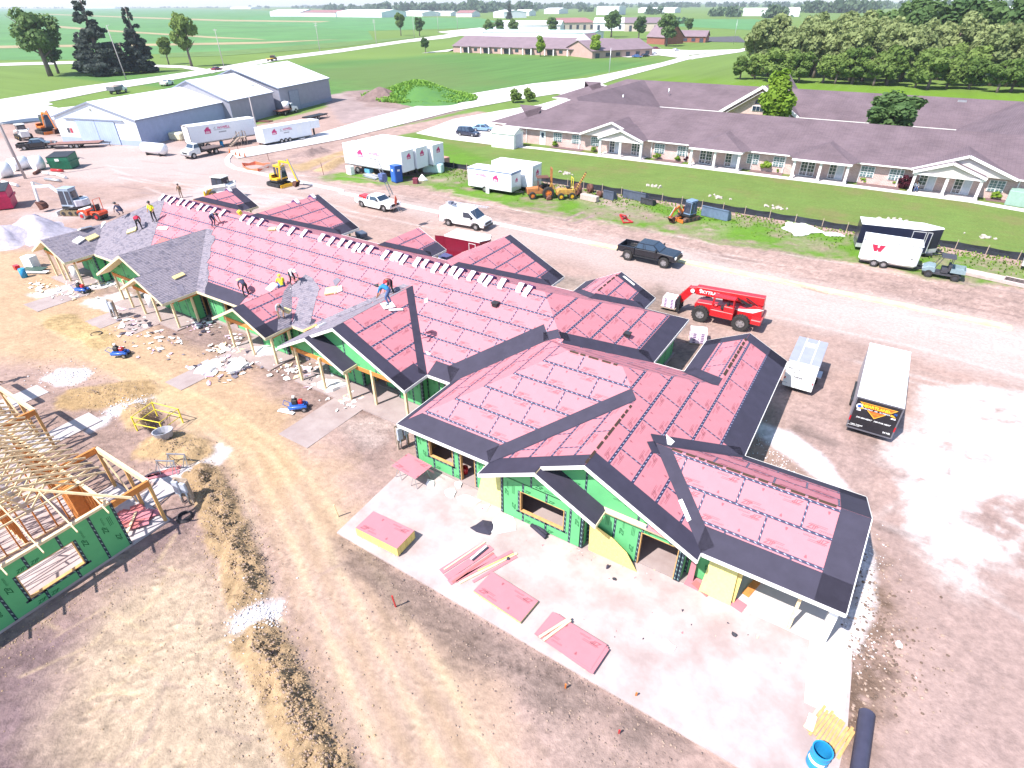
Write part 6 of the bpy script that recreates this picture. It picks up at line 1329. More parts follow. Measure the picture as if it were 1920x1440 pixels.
# -- sheds, the brick building, far buildings
SH_WHITE=ribbed('white_siding',(.66,.70,.78),'X',.3,.5);SH_BLUE=ribbed('blue_grey_siding',(.30,.36,.52),'Y',.35,.5);SH_GREY=ribbed('grey_siding',(.27,.27,.33),'Y',.35,.5)
SH_ROOF=mat('white_metal_roof',(.80,.81,.83),.45,var=.03,scale=.2);TRIMB=mat('blue_grey_trim_metal',(.22,.25,.33),.5)
SHA=R(16.3)
def shed(name,corner,w,L,he,hr,mw,me,label,door=None):
 """gabled metal shed: corner = right front ground corner; local x runs left along the front, y runs back"""
 t=empty(name,(corner[0],corner[1],0),SHA,label,'shed')
 mb=MB();prof=[(0,0),(-w,0),(-w,he),(-w/2,hr),(0,he)]
 mb.extr([(x,z)for x,z in prof],'y',0,L);o=mb.build('wall',[me,mw],t)
 for p in o.data.polygons:
  if abs(p.normal.y)>.8:p.material_index=1
 mb=MB();ov=.25
 for s in(0,1):
  a=(-w/2,hr+.06);b_=((ov,he+.06-ov*(hr-he)/(w/2))if s else(-w-ov,he+.06-ov*(hr-he)/(w/2)))
  mb.add([(a[0],-ov,a[1]),(b_[0],-ov,b_[1]),(b_[0],L+ov,b_[1]),(a[0],L+ov,a[1])]+[(a[0],-ov,a[1]+.1),(b_[0],-ov,b_[1]+.1),(b_[0],L+ov,b_[1]+.1),(a[0],L+ov,a[1]+.1)],[(0,1,2,3),(7,6,5,4),(0,4,5,1),(1,5,6,2),(2,6,7,3),(3,7,4,0)])
 mb.build('roof',SH_ROOF,t)
 mb=MB();mb.bar((ov,-.27,he-.05),(-w/2,-.27,hr+.05),.05,.22);mb.bar((-w-ov,-.27,he-.05),(-w/2,-.27,hr+.05),.05,.22);mb.bar((ov+.02,-ov,he),(ov+.02,L+ov,he),.05,.18);mb.bar((.01,-.02,0),(.01,-.02,he),.1,.1);mb.build('trim',TRIMB,t)
 return t
s1h=shed('metal_shed',(-112,56.4),18,22,4.2,6.7,SH_WHITE,SH_BLUE,'long white fronted metal shed with blue grey sliding doors')
for k in range(2):mb=MB();mb.bb(-13.2+k*4.3,-9.0+k*4.3,-.16,-.05,.05,3.9);mb.build('sliding_door',ribbed('blue_door_metal',(.34,.41,.56),'X',.5,.5),s1h)
mb=MB();mb.bb(-15.6,-2.6,-.26,-.1,3.92,4.12);mb.build('door_track',TRIMB,s1h)
mb=MB();mb.bb(-16.0,-14.6,-.06,-.01,1.5,2.5);f_=mb.build('window_frame',WHITE,s1h);mb=MB();mb.bb(-15.9,-15.35,-.09,-.05,1.6,2.4);mb.build('pane',GLASS,f_);mb=MB();mb.bb(-15.25,-14.7,-.09,-.05,1.6,2.4);mb.build('pane',mat('red_sign_in_window',(.4,.05,.08),.5),f_)
mb=MB();mb.cyl((-9,-.06,5.6),.25,.06,'y',10);mb.build('gable_vent',STEEL,s1h);mb=MB();mb.bb(-18,0,-.03,-.005,0,.9);mb.build('base_panel',SH_BLUE,s1h)
s2h=shed('metal_shed',(-116.4,77.9),18,14.3,4.5,7.9,SH_GREY,SH_GREY,'middle metal shed with white roof and grey walls')
s3h=shed('metal_shed',(-120.4,93.4),22,21,5.1,8.6,SH_GREY,SH_GREY,'farthest and tallest metal shed with a tall grey door')
mb=MB();mb.bb(.01,.10,3.4,7.0,0,4.0);d_=mb.build('overhead_door',mat('grey_blue_door',(.25,.28,.36),.5),s3h);mb=MB();mb.bb(.10,.14,3.3,3.42,0,4.1);mb.bb(.10,.14,6.98,7.1,0,4.1);mb.bb(.10,.14,3.3,7.1,4.0,4.15);mb.build('door_frame',TRIMB,d_)
mb=MB();mb.bb(.01,.05,0,21,0,.9);mb.build('base_panel',TRIMB,s3h)
# --- brick building with brown purple shingle roofs
NHROOF=bricky('brown_shingle_roof',(.165,.122,.136),(.142,.104,.120),(.095,.070,.082),.9,.17,.02,bump=.35,noise=.22,nscale=.22)
NHBRICK=bricky('pale_pink_brick',(.52,.35,.31),(.43,.27,.235),(.56,.48,.46),.42,.14,.022,noise=.15,nscale=.8)
TRIMW=mat('white_trim',(.74,.72,.72),.5,var=.04)
nh=empty('brick_care_building',(-20,100,0),0,'long low brick building with purple brown roofs and white porches','building')
def nb(mb,name,m,uvs=False):
 o=mb.build(name,m);o.parent=nh;o.matrix_parent_inverse=Matrix.Translation(nh.location).inverted()
 if uvs:uvbox(o)
 return o
def hip(x0,x1,y0,y1,ze,zr,axis='x',h0=True,h1=True,ov=.0,name='roof',maker=nb,m=None,t=.12):
 """hipped (or gabled where h is False) roof"""
 if axis=='x':
  d=(y1-y0)/2;a=(x0+(d if h0 else 0),(y0+y1)/2);b_=(x1-(d if h1 else 0),(y0+y1)/2)
  V=[(x0,y0,ze),(x1,y0,ze),(x1,y1,ze),(x0,y1,ze),(a[0],a[1],zr),(b_[0],b_[1],zr)];F=[(0,1,5,4),(2,3,4,5),(3,0,4),(1,2,5),(3,2,1,0)]
 else:
  d=(x1-x0)/2;a=((x0+x1)/2,y0+(d if h0 else 0));b_=((x0+x1)/2,y1-(d if h1 else 0))
  V=[(x0,y0,ze),(x1,y0,ze),(x1,y1,ze),(x0,y1,ze),(a[0],a[1],zr),(b_[0],b_[1],zr)];F=[(1,2,5,4),(3,0,4,5),(0,1,4),(2,3,5),(3,2,1,0)]
 mb=MB();mb.add(V,F);o=maker(mb,name,m or NHROOF,True)
 mb=MB();e=.06
 for i in range(4):
  p,q=Vector(V[i]),Vector(V[(i+1)%4]);mb.bar(p+Vector((0,0,-.09)),q+Vector((0,0,-.09)),e,.18)
 maker(mb,'gutter',TRIMW);return o
hip(-60.2,31,92.2,112,2.7,6.05);hip(-64,-55,93.6,107.5,2.69,4.9);hip(-60,-44,96,144,2.71,6.3,'y');hip(-66,31,126.5,146.7,2.68,6.28);hip(7,23,96,144,2.71,6.3,'y')
hip(-70,-58,128,144,2.7,5.4)
for x0,x1,y0,y1 in((-59.6,30.4,93,111.2),(-63.3,-55.6,94.3,106.8),(-59.3,-44.7,111.2,127.3),(-65,30.4,127.3,146),(7.7,22.3,111.2,127.3)):
 mb=MB();mb.bb(x0,x1,y0,y1,0,2.69);nb(mb,'brick_wall',NHBRICK,True)
mb=MB();mb.add([(-31.4,125,2.9),(-17.4,125,2.9),(-24.4,125,7.5),(-24.4,150,7.5),(-31.4,137,2.9),(-17.4,137,2.9)],[(0,2,3,4),(1,5,3,2)]);nb(mb,'cross_gable_roof',NHROOF,True)
mb=MB();mb.add([(-30.9,125.8,2.7),(-17.9,125.8,2.7),(-24.4,125.8,7.1)],[(0,1,2)]);mb.add([(-30.9,126.4,0),(-17.9,126.4,0),(-17.9,126.4,2.7),(-30.9,126.4,2.7)],[(0,1,2,3)]);nb(mb,'gable_wall',NHBRICK,True)
for s in(-1,1):mb=MB();mb.bar((-24.4+s*7.15,124.9,2.75),(-24.4,124.9,7.5),.25,.5);mb.bar((-24.4+s*6.2,125.3,2.55),(-24.4,125.3,6.65),1.0,.06);nb(mb,'gable_trim',TRIMW)
mb=MB();mb.prism([(0,0)],0,0)if False else None
mb=MB();mb.bb(-25.8,-23.0,125.70,125.78,3.3,4.2);f_=nb(mb,'window_frame',TRIMW)
for k in range(4):mb=MB();mb.bb(-25.7+k*.68,-25.1+k*.68,125.62,125.70,3.38,4.12);mb.build('pane',GLASS,f_)
mb=MB();mb.add([(-25.5,125.72,4.5)]+[(-24.4+1.1*math.cos(R(180-a_)),125.72,4.5+1.0*math.sin(R(a_)))for a_ in range(0,181,20)],[tuple(range(1,11))]);nb(mb,'arched_window',GLASS)
def porch(x0,x1,kind,big=None):
 xc=(x0+x1)/2;yf=90.2
 if kind=='hip':
  mb=MB();mb.add([(x0,yf,2.75),(x1,yf,2.75),(xc,94.6,4.25),(x0-.9,92.4,2.75),(x1+.9,92.4,2.75),(xc,97.2,4.32)],[(0,1,2),(3,0,2,5),(1,4,5,2)]);nb(mb,'porch_roof',NHROOF,True)
  mb=MB();mb.bar((x0,yf,2.62),(x1,yf,2.62),.12,.26);[mb.bar((x,yf,2.62),(x,93,2.62),.12,.26)for x in(x0,x1)];nb(mb,'porch_fascia',TRIMW)
 else:
  zc=2.75+.36*(x1-x0)/2;b0,b1=big;bc=(b0+b1)/2;bz=2.75+.38*(b1-b0)/2
  mb=MB();mb.add([(x0,yf,2.75),(xc,yf,zc),(x1,yf,2.75),(x0,93,2.75),(xc,96.5,zc),(x1,93,2.75)],[(0,1,4,3),(1,2,5,4)]);nb(mb,'porch_roof',NHROOF,True)
  mb=MB();mb.add([(b0,91.6,2.73),(bc,91.6,bz),(b1,91.6,2.73),(b0,92.4,2.73),(bc,98.6,bz),(b1,92.4,2.73)],[(0,1,4,3),(1,2,5,4)]);nb(mb,'porch_roof',NHROOF,True)
  SID=mat('cream_siding',(.60,.54,.52),.6,var=.05)
  mb=MB();mb.add([(x0+.3,yf+.35,2.6),(x1-.3,yf+.35,2.6),(xc,yf+.35,zc-.12)],[(0,1,2)]);nb(mb,'gable_siding',SID)
  mb=MB();mb.add([(b0+.3,91.95,2.6),(b1-.3,91.95,2.6),(bc,91.95,bz-.12)],[(0,1,2)]);nb(mb,'gable_siding',SID)
  for a0,a1,ac,az,y in((x0,x1,xc,zc,yf-.03),(b0,b1,bc,bz,91.57)):
   mb=MB();mb.bar((a0,y,2.68),(ac,y,az-.05),.1,.3);nb(mb,'rake_board',TRIMW);mb=MB();mb.bar((a1,y,2.68),(ac,y,az-.05),.1,.3);nb(mb,'rake_board',TRIMW)
  mb=MB();mb.bar((x0,yf+.2,2.5),(x1,yf+.2,2.5),.14,.24);nb(mb,'porch_beam',TRIMW)
 for x in(x0+.35,xc,x1-.35):mb=MB();mb.bb(x-.16,x+.16,yf+.25,yf+.57,0,2.5);mb.bb(x-.22,x+.22,yf+.19,yf+.63,0,.35);nb(mb,'porch_post',TRIMW)
 mb=MB();mb.bb(x0+.1,x1-.1,yf+.1,92.98,-.1,.09);nb(mb,'porch_floor',M_WALK)
 for c in(xc-(x1-x0)*.25,xc+(x1-x0)*.25):
  mb=MB();mb.bb(c-.95,c+.95,92.90,92.98,.1,2.25);f_=nb(mb,'patio_door',TRIMW)
  for k,g in((-1,GLASS),(1,mat('curtained_glass',(.45,.50,.58),.15,spec=.8))):
   if random.random()<.5:g=GLASS
   mb=MB();mb.bb(c+k*.46-.38,c+k*.46+.38,92.85,92.91,.2,2.15);mb.build('pane',g,f_)
   if g is GLASS:mb=MB();[mb.bb(c+k*.46-.38,c+k*.46+.38,92.83,92.85,z-.02,z+.02)for z in(.65,1.1,1.55)];mb.bb(c+k*.46-.02,c+k*.46+.02,92.83,92.85,.2,2.15);mb.build('muntin',TRIMW,f_)
porch(-41,-33.4,'gable',(-44.9,-33.9));porch(-26.2,-18.6,'hip');porch(-11.9,-4.6,'hip');porch(2.3,9.9,'gable',(2,13))
def nwin(px,py):
 d=ROT@Vector((px-_cx,py-_cy,FPX));x=d.x*93/d.y;c=x
 mb=MB();mb.bb(c-.85,c+.85,92.92,92.99,.85,2.2);f_=nb(mb,'window_frame',TRIMW)
 for k in(-1,1):
  mb=MB();mb.bb(c+k*.4-.34,c+k*.4+.34,92.86,92.92,.92,2.13);mb.build('pane',mat('house_window_glass',(.10,.16,.18),.1,spec=.8),f_)
  mb=MB();[mb.bb(c+k*.4-.34,c+k*.4+.34,92.84,92.86,z-.02,z+.02)for z in(1.22,1.52,1.82)];mb.bb(c+k*.4-.02,c+k*.4+.02,92.84,92.86,.92,2.13);mb.build('muntin',TRIMW,f_)
for p in((1046,258),(1081,261),(1117,264),(1237,278),(1280,284),(1412,298),(1461,304),(1626,322),(1680,328),(1869,347)):nwin(*p)
mb=MB();mb.bb(-53.1,-52.0,92.90,92.98,.05,2.2);f_=nb(mb,'door',WHITE);mb=MB();mb.bb(-52.8,-52.3,92.87,92.9,1.2,2.0);mb.build('pane',GLASS,f_)
for x in(-55.8,-45.5,-32.9,-27.4,-17.6,-13.2,-3.6,1.0,13.4):mb=MB();mb.bb(x-.06,x+.06,92.85,92.98,.1,2.6);nb(mb,'downspout',TRIMW)
for px,py,z in((1168,184,4.8),(1212,172,4.5),(1254,172,5),(1390,180,4.6),(1600,193,4.6),(1862,232,3.6),(1857,213,4.5)):
 q=G(px,py,z);mb=MB();mb.cyl((q.x,q.y,z+.15),.12,.9);nb(mb,'vent_pipe',WHITE)
for px in(1800,1850):
 q=G(px,200,5.0);mb=MB();mb.box((q.x,q.y,5.2),(1.0,1.0,1.1));mb.box((q.x,q.y,5.85),(1.3,1.3,.35));nb(mb,'roof_ventilator',STEEL)
MULCH=mat('dark_mulch',(.16,.10,.10),.95,var=.25,scale=4)
for x0,x1 in((-50.5,-44.5),(-32,-27.5),(-17.5,-13),(-3.5,1.5),(10.8,18)):
 mb=MB();mb.prism([(x0,91.7),(x1,91.5),(x1,92.95),(x0,92.95)],-.05,.045);tag(mb.build('flower_bed',MULCH),'strip of dark mulch along the brick wall','flower bed',kind='structure')
 # --- farther buildings
def far_block(name,label,a,b_,depth,he,hr,wallm,roofm,cat='building',pier=0,wins=0,flat=False):
 A=G(*a);B=G(*b_);d=B-A;L=d.length;rz=math.atan2(d.y,d.x);t=empty(name,A,rz,label,cat)
 mb=MB();mb.bb(0,L,0,depth,0,he)
 if not flat:
  for x in(0.02,L-.02):mb.add([(x,0,he),(x,depth,he),(x,depth/2,hr-.05)],[(0,1,2)])
 mb.build('wall',wallm,t)
 mb=MB();o_=.5
 if flat:mb.bb(-o_*.3,L+o_*.3,-o_*.3,depth+o_*.3,he+.01,he+.35)
 else:
  for s in(0,1):
   y=-o_ if s==0 else depth+o_
   mb.add([(-o_,y,he),(L+o_,y,he),(L+o_,depth/2,hr),(-o_,depth/2,hr),(-o_,y,he+.15),(L+o_,y,he+.15),(L+o_,depth/2,hr+.15),(-o_,depth/2,hr+.15)],[(0,1,2,3),(7,6,5,4),(0,4,5,1),(1,5,6,2),(3,7,4,0)])
 mb.build('roof',roofm,t)
 for k in range(wins):
  x=L*(k+.5)/wins;w_=min(2.2,L/wins*.5);mb=MB();mb.bb(x-w_/2,x+w_/2,-.12,-.02,he*.2 if k%3 else.05,he*.72);mb.build('window' if k%3 else 'door',mat('far_dark_opening',(.05,.06,.09),.3),t)
 return t
WALLW=mat('far_white_wall',(.66,.68,.72),.6,var=.05,scale=.1);ROOFP2_=mat('far_purple_roof',(.20,.145,.165),.8,var=.12,scale=.3);ROOFR=mat('far_red_brown_roof',(.28,.13,.13),.8,var=.1,scale=.2);ROOFWH=mat('far_white_roof',(.78,.78,.78),.6,var=.04,scale=.1);TEALR=mat('far_teal_roof',(.38,.58,.52),.6,var=.06,scale=.1);TANW=mat('far_tan_wall',(.48,.40,.34),.7,var=.08,scale=.2);BRICKR=mat('far_red_brick',(.27,.10,.07),.85,var=.15,scale=.6);PINKWALL=mat('far_pink_brick',(.42,.28,.25),.85,var=.1,scale=.5)
f2=far_block('care_building','second long low brick building with a purple roof beyond the grass plot',(850,98),(1130,107),26,2.7,6.6,PINKWALL,ROOFP2_,wins=0)
for k in range(7):
 x=8+k*11.5;mb=MB();mb.bb(x-2.5,x+2.5,-2.2,0,2.6,2.9);mb.build('porch_roof',ROOFP2_,f2)
 for s in(-1,1):mb=MB();mb.bb(x+s*2.2-.25,x+s*2.2+.25,-2.1,-1.6,0,2.6);mb.build('porch_post',TRIMW,f2)
 mb=MB();mb.bb(x-1.8,x+1.8,-.12,-.02,.2,2.2);mb.build('patio_door',mat('far_dark_opening',(.05,.06,.09),.3),f2);mb=MB();mb.bb(x+4.2,x+6,-.12,-.02,.9,2.1);mb.build('window',GLASS,f2)
far_block('care_building_wing','end wing of the second long low building with white porch posts',(1110,110),(1222,104),22,2.7,6.4,PINKWALL,ROOFP2_,wins=6)
mb=MB();q=G(1065,86,0);mb.add([(-6,0,4.5),(6,0,4.5),(0,0,8.6),(-6,14,4.5),(6,14,4.5),(0,14,8.6)],[(0,1,2),(0,2,5,3),(1,4,5,2)]);g_=mb.build('gable',[WALLW,ROOFP2_],f2);g_.location=(66,10,0)
for p in g_.data.polygons:p.material_index=0 if abs(p.normal.y)>.8 else 1
far_block('workshop','white roofed workshop behind the second long low building',(925,66),(1050,66),40,6.5,9,WALLW,ROOFWH)
far_block('workshop','low pale green roofed workshop in front of the white roofed one',(905,72),(1110,76),22,4,5.2,WALLW,TEALR)
far_block('store_building','long building with red brown roof left of the purple roofed hall',(1050,58),(1115,57),60,6,9,TANW,ROOFR,wins=5)
far_block('store_building','pale roofed middle hall between the red brown and purple roofs',(1112,58),(1172,58),60,6,9.2,WALLW,ROOFWH,wins=3)
far_block('store_building','purple roofed hall right of the pale roofed middle hall',(1170,59),(1240,59),60,6,9.4,TANW,ROOFP2_,wins=3)
far_block('brick_house','small red brick house with a purple roof beside dark asphalt',(1262,79),(1322,80),14,3,6,BRICKR,ROOFP2_,'house',wins=4)
ch=far_block('chapel','brown brick chapel with a pale spire near the far lot',(1212,82),(1245,84),16,3.5,10,BRICKR,ROOFP2_,'chapel')
mb=MB();mb.tube([(9,6,3),(9,6,9),(9,6,16)],[1.2,.9,.05],4);mb.build('spire',OFFWHITE,ch)
i_=0
for a,b_,dp,he,hr,rm,lb in(((507,31),(565,31),60,8,12,ROOFWH,'long white storage shed at the left of the far sheds'),((565,31),(630,32),60,7,11,ROOFR,'storage shed with brown patched roof in the far row'),((632,32),(716,33),60,8,12,ROOFWH,'longest white storage shed in the far row by the bean field'),((752,30),(792,31),40,6,9,ROOFWH,'far white barn left of the dark tree'),((805,30),(845,30),40,5,8,ROOFWH,'small far white barn in the middle of the barns'),((855,32),(885,32),40,6,10,ROOFR,'far barn with a brown roof beside the lone fir'),((925,33),(945,34),40,8,11,ROOFWH,'far pale barn right of the lone fir'),((965,30),(992,30),40,7,10,ROOFWH,'far small barn behind the light poles'),((1020,26),(1048,26),60,8,11,ROOFWH,'far white warehouse by the highway'),((1118,28),(1160,28),60,14,15,ROOFWH,'tall flat white warehouse near the skyline'),((1196,24),(1265,24),60,8,10,ROOFWH,'long low pale warehouse near the skyline'),((1392,30),(1440,30),60,9,11,ROOFWH,'white far warehouse left of the wood'),((1476,31),(1498,31),60,8,12,ROOFWH,'small far white barn above the wood'),((1710,33),(1738,33),60,10,13,ROOFWH,'white roof peeping over the wood'),((1836,30),(1930,31),80,10,12,ROOFWH,'long pale warehouse at the right of the skyline'),((1816,44),(1842,44),30,5,8,PINKWALL,'pale house roof over the wood at the right'),((1884,46),(1925,46),30,5,8,PINKWALL,'pink brown house roof at the far right edge'),((130,16),(215,16),70,8,11,ROOFWH,'far white sheds on the left skyline'),((432,17),(470,17),70,8,11,ROOFWH,'far white barn near the left trees')):
 far_block('far_building',lb,a,b_,dp,he,hr,WALLW,rm,flat=(hr-he<1.5))
 # -- trees and planting
def leafmat(name,c,c2=None,sub=.0):
 m=bpy.data.materials.new(name);m.use_nodes=True;nt=m.node_tree;b=nt.nodes['Principled BSDF'];b.inputs['Roughness'].default_value=.7;b.inputs['Specular IOR Level'].default_value=.2
 tc=_n(nt,'ShaderNodeTexCoord');no=_n(nt,'ShaderNodeTexNoise');no.inputs['Scale'].default_value=.45;no.inputs['Detail'].default_value=5;nt.links.new(tc.outputs['Object'],no.inputs['Vector'])
 oi=_n(nt,'ShaderNodeObjectInfo');ad=_n(nt,'ShaderNodeMath',operation='MULTIPLY_ADD');ad.inputs[1].default_value=.5;nt.links.new(oi.outputs['Random'],ad.inputs[0]);nt.links.new(no.outputs[0],ad.inputs[2])
 mr=_n(nt,'ShaderNodeMapRange');mr.inputs['From Min'].default_value=.4;mr.inputs['From Max'].default_value=1.0;nt.links.new(ad.outputs[0],mr.inputs[0])
 mx=_n(nt,'ShaderNodeMix',data_type='RGBA');c2=c2 or tuple(x*1.5 for x in c);mx.inputs[6].default_value=(*c,1);mx.inputs[7].default_value=(*c2,1);nt.links.new(mr.outputs[0],mx.inputs[0]);nt.links.new(mx.outputs[2],b.inputs['Base Color'])
 tr=_n(nt,'ShaderNodeBsdfTranslucent');nt.links.new(mx.outputs[2],tr.inputs[0]);ms=_n(nt,'ShaderNodeMixShader');ms.inputs[0].default_value=.4
 nt.links.new(b.outputs[0],ms.inputs[1]);nt.links.new(tr.outputs[0],ms.inputs[2]);nt.links.new(ms.outputs[0],nt.nodes['Material Output'].inputs[0]);return m
LEAF=leafmat('broad_leaves',(.095,.160,.035),(.20,.28,.07));LEAF_D=leafmat('dark_conifer_needles',(.045,.060,.058),(.09,.11,.09));LEAF_W=leafmat('willow_leaves',(.165,.215,.08),(.31,.36,.15));LEAF_B=leafmat('bright_leaves',(.14,.25,.02),(.26,.38,.05));LEAF_F=leafmat('far_leaves',(.075,.13,.075),(.13,.19,.10));LEAF_M=leafmat('deep_maple_leaves',(.075,.145,.05),(.15,.23,.075));LEAF_R=leafmat('maroon_leaves',(.06,.012,.02),(.10,.02,.035))
BARK=mat('bark',(.16,.12,.11),.9,var=.3,scale=6)
def crown_mesh(name,m,blobs,n,s,seed,droop=0.):
 r=random.Random(seed);V=[];F=[];tot=sum(b_[3]*b_[4]*b_[5]for b_ in blobs)
 for(cx,cy,cz,ax,ay,az)in blobs:
  for k in range(max(6,int(n*(ax*ay*az)/tot))):
   while True:
    p=Vector((r.uniform(-1,1),r.uniform(-1,1),r.uniform(-1,1)))
    if.25<p.length<1:break
   p=p*(.72+.28*r.random())/max(p.length,.45)*p.length**.45
   c=Vector((cx+p.x*ax,cy+p.y*ay,cz+p.z*az));ss=s*r.uniform(.6,1.3)
   nrm=(p*1.2+Vector((r.uniform(-1,1),r.uniform(-1,1),r.uniform(-.4,1.2)))).normalized();u=nrm.orthogonal().normalized();w=nrm.cross(u);a=r.uniform(0,6.28)
   u,w=u*math.cos(a)+w*math.sin(a),w*math.cos(a)-u*math.sin(a)
   i=len(V);V+=[c-u*ss*.5-w*ss*.35,c+u*ss*.5-w*ss*.30,c+u*ss*.42+w*ss*.4-nrm*ss*droop,c-u*ss*.4+w*ss*.34-nrm*ss*droop];F.append((i,i+1,i+2,i+3))
 me=bpy.data.meshes.new(name);me.from_pydata([tuple(v)for v in V],[],F);me.materials.append(m);me.update();return me
def blobset(rx,rz,zc,n,seed,flat=1.):
 r=random.Random(seed);out=[]
 for k in range(n):
  a=r.uniform(0,6.28);q=r.random()**.6;h=r.uniform(-1,1);rr=math.sqrt(max(0,1-h*h*.8))*q
  out.append((math.cos(a)*rx*rr*.75,math.sin(a)*rx*rr*.75,zc+h*rz*.72,rx*r.uniform(.26,.46),rx*r.uniform(.26,.46),rz*r.uniform(.22,.36)*flat))
 return out
def trunk_mesh(h,r0,limbs,seed,lean=0.):
 r=random.Random(seed);mb=MB();pts=[Vector((lean*t*h*.3+r.uniform(-.1,.1)*t,r.uniform(-.1,.1)*t,h*t))for t in(0,.25,.5,.75,1)]
 mb.tube(pts,[r0*1.25,r0,r0*.8,r0*.55,r0*.25],7)
 for k in range(limbs):
  t=r.uniform(.35,.9);b0=pts[0].lerp(pts[-1],t);a=r.uniform(0,6.28);l=h*r.uniform(.25,.5);d=Vector((math.cos(a),math.sin(a),r.uniform(.35,.9)))*l
  mb.tube([b0,b0+d*.5+Vector((0,0,-.05*l)),b0+d],[r0*.4,r0*.25,r0*.06],5)
 return mb.mesh('trunk',BARK)
_trees={}
def tree(kind,loc,sc,label,cat='tree',group=None,rz=None,var=0,sz=1.):
 k=(kind,var)
 if k not in _trees:
  s=hash(kind)%100 if False else sum(map(ord,kind))+var*13
  if kind=='broadleaf_tree':_trees[k]=(trunk_mesh(6.5,.28,7,s),crown_mesh('crown',LEAF,blobset(3.4,3.2,6.2,26,s),3600,.55,s))
  elif kind=='open_tree':_trees[k]=(trunk_mesh(8.5,.42,10,s,.25),crown_mesh('crown',LEAF_M,blobset(4.6,4.6,8.0,24,s),3000,.60,s))
  elif kind=='maple_tree':_trees[k]=(trunk_mesh(5,.22,5,s),crown_mesh('crown',LEAF_M,blobset(2.7,3.0,5.0,22,s),2600,.5,s))
  elif kind=='bright_tree':_trees[k]=(trunk_mesh(4,.12,4,s),crown_mesh('crown',LEAF_B,[(0,0,2.2+i*.55,1.5-abs(i-2)*.22,1.5-abs(i-2)*.22,.9)for i in range(7)]+blobset(1.7,2.6,3.9,14,s),3000,.34,s))
  elif kind=='willow_tree':_trees[k]=(trunk_mesh(8,.3,8,s),crown_mesh('crown',LEAF_W,blobset(4.0,4.2,6.6,30,s),3600,.62,s,.4))
  elif kind=='mixed_tree':_trees[k]=(trunk_mesh(6,.25,6,s),crown_mesh('crown',LEAF,blobset(3.4,3.2,4.6,26,s),2800,.62,s))
  elif kind=='spruce_tree':
   r=random.Random(s);bl=[]
   for i in range(15):
    z=1.3+i*.72;rad=3.1*(1-(i/15.5))**.9+.25
    for q in range(max(3,int(9*rad/3.1))):
     a=r.uniform(0,6.28);rr=rad*r.uniform(.45,.95);bl.append((math.cos(a)*rr*.8,math.sin(a)*rr*.8,z-.22*rr+r.uniform(-.2,.2),rad*.38,rad*.38,.42))
   _trees[k]=(trunk_mesh(11.6,.28,0,s),crown_mesh('crown',LEAF_D,bl,8200,.50,s,.4))
  elif kind=='far_tree':_trees[k]=(trunk_mesh(4,.3,3,s),crown_mesh('crown',LEAF_F,blobset(4.2,3.6,4.6,16,s),520,1.5,s))
  elif kind=='bush':_trees[k]=(None,crown_mesh('foliage',LEAF_B,blobset(.55,.42,.45,10,s),380,.2,s))
  elif kind=='dark_bush':_trees[k]=(None,crown_mesh('foliage',LEAF_R,blobset(.9,.65,.7,12,s),520,.26,s))
  elif kind=='green_bush':_trees[k]=(None,crown_mesh('foliage',LEAF,blobset(1.3,.9,.9,14,s),700,.32,s))
 tr,cr=_trees[k];t=empty(kind,loc,random.uniform(0,6.28)if rz is None else rz,label,cat,group);t.scale=(sc*sz,sc*sz,sc)
 if tr:link('trunk',tr,t)
 link('crown' if tr else 'foliage',cr,t);return t
GL=lambda p:G(p[0],p[1],0)
tree('open_tree',GL((95,143)),1.75,'tall open crowned tree on the lawn, leftmost by the country road');tree('open_tree',GL((110,138)),1.0,'low spreading side tree beside the leftmost open crowned tree',var=1)
tree('spruce_tree',GL((198,141)),2.05,'tallest dark spruce on the lawn beyond the white shed',sz=1.25);tree('spruce_tree',GL((272,136)),1.75,'thin topped dark spruce right of the tallest one',sz=1.0,var=1)
tree('spruce_tree',GL((170,136)),1.1,'short dark spruce at the left foot of the tallest one',sz=1.5,var=2);tree('spruce_tree',GL((240,133)),.8,'low dark spruce filling between two tall ones',sz=2.2,var=1)
tree('broadleaf_tree',GL((360,125)),1.95,'tall green tree with a bare trunk on the lawn right of the spruces',sz=.8);tree('broadleaf_tree',GL((317,121)),1.15,'small green tree left of the tall bare trunked one',sz=.8,var=1)
tree('broadleaf_tree',GL((752,67)),1.75,'tall roadside tree, left of a pair by the far road',sz=.7,var=1);tree('maple_tree',GL((787,68)),1.6,'rounder dark tree, right of a pair by the far road')
tree('maple_tree',GL((798,99)),.9,'small dark tree near the left end of the second long roof',var=1)
tree('bright_tree',GL((1013,106)),1.35,'yellow green tree before the middle of the second long roof',sz=1.2);tree('bright_tree',GL((1115,109)),1.45,'yellow green tree before the right part of the second long roof',sz=1.2,var=1)
for(p,s_,lb)in(((917,70),1.5,'dark tree, left of a pair beside the white workshop'),((937,69),1.45,'dark tree, right of a pair beside the white workshop'),((963,68),1.5,'narrow dark tree in front of the white workshop'),((1035,67),1.55,'wide dark tree right of the white workshop'),((1146,70),2.2,'tallest dark tree before the purple roofed hall'),((1197,74),1.7,'dark tree left of the pale spire'),((1249,87),2.0,'big round dark tree by the far lot'),((1290,62),1.3,'dark tree behind the small brick house')):
 tree('maple_tree',GL(p),s_,lb,var=len(lb)%2,sz=1.15)
tree('spruce_tree',GL((955,36)),1.9,'lone dark fir among the far barns',sz=.9)
tree('bright_tree',Vector((-20.3,119,0)),1.75,'bright green columnar tree in the courtyard behind the front roof',sz=1.15,var=2);tree('maple_tree',Vector((-2.2,119,0)),1.15,'dark round topped tree in the courtyard, right of the bright columnar one',sz=1.55,var=1)
tree('open_tree',G(-10,232),.9,'thin purplish tree at the very left edge of the yard',var=1)
WG='trees of the wood behind the brick building'
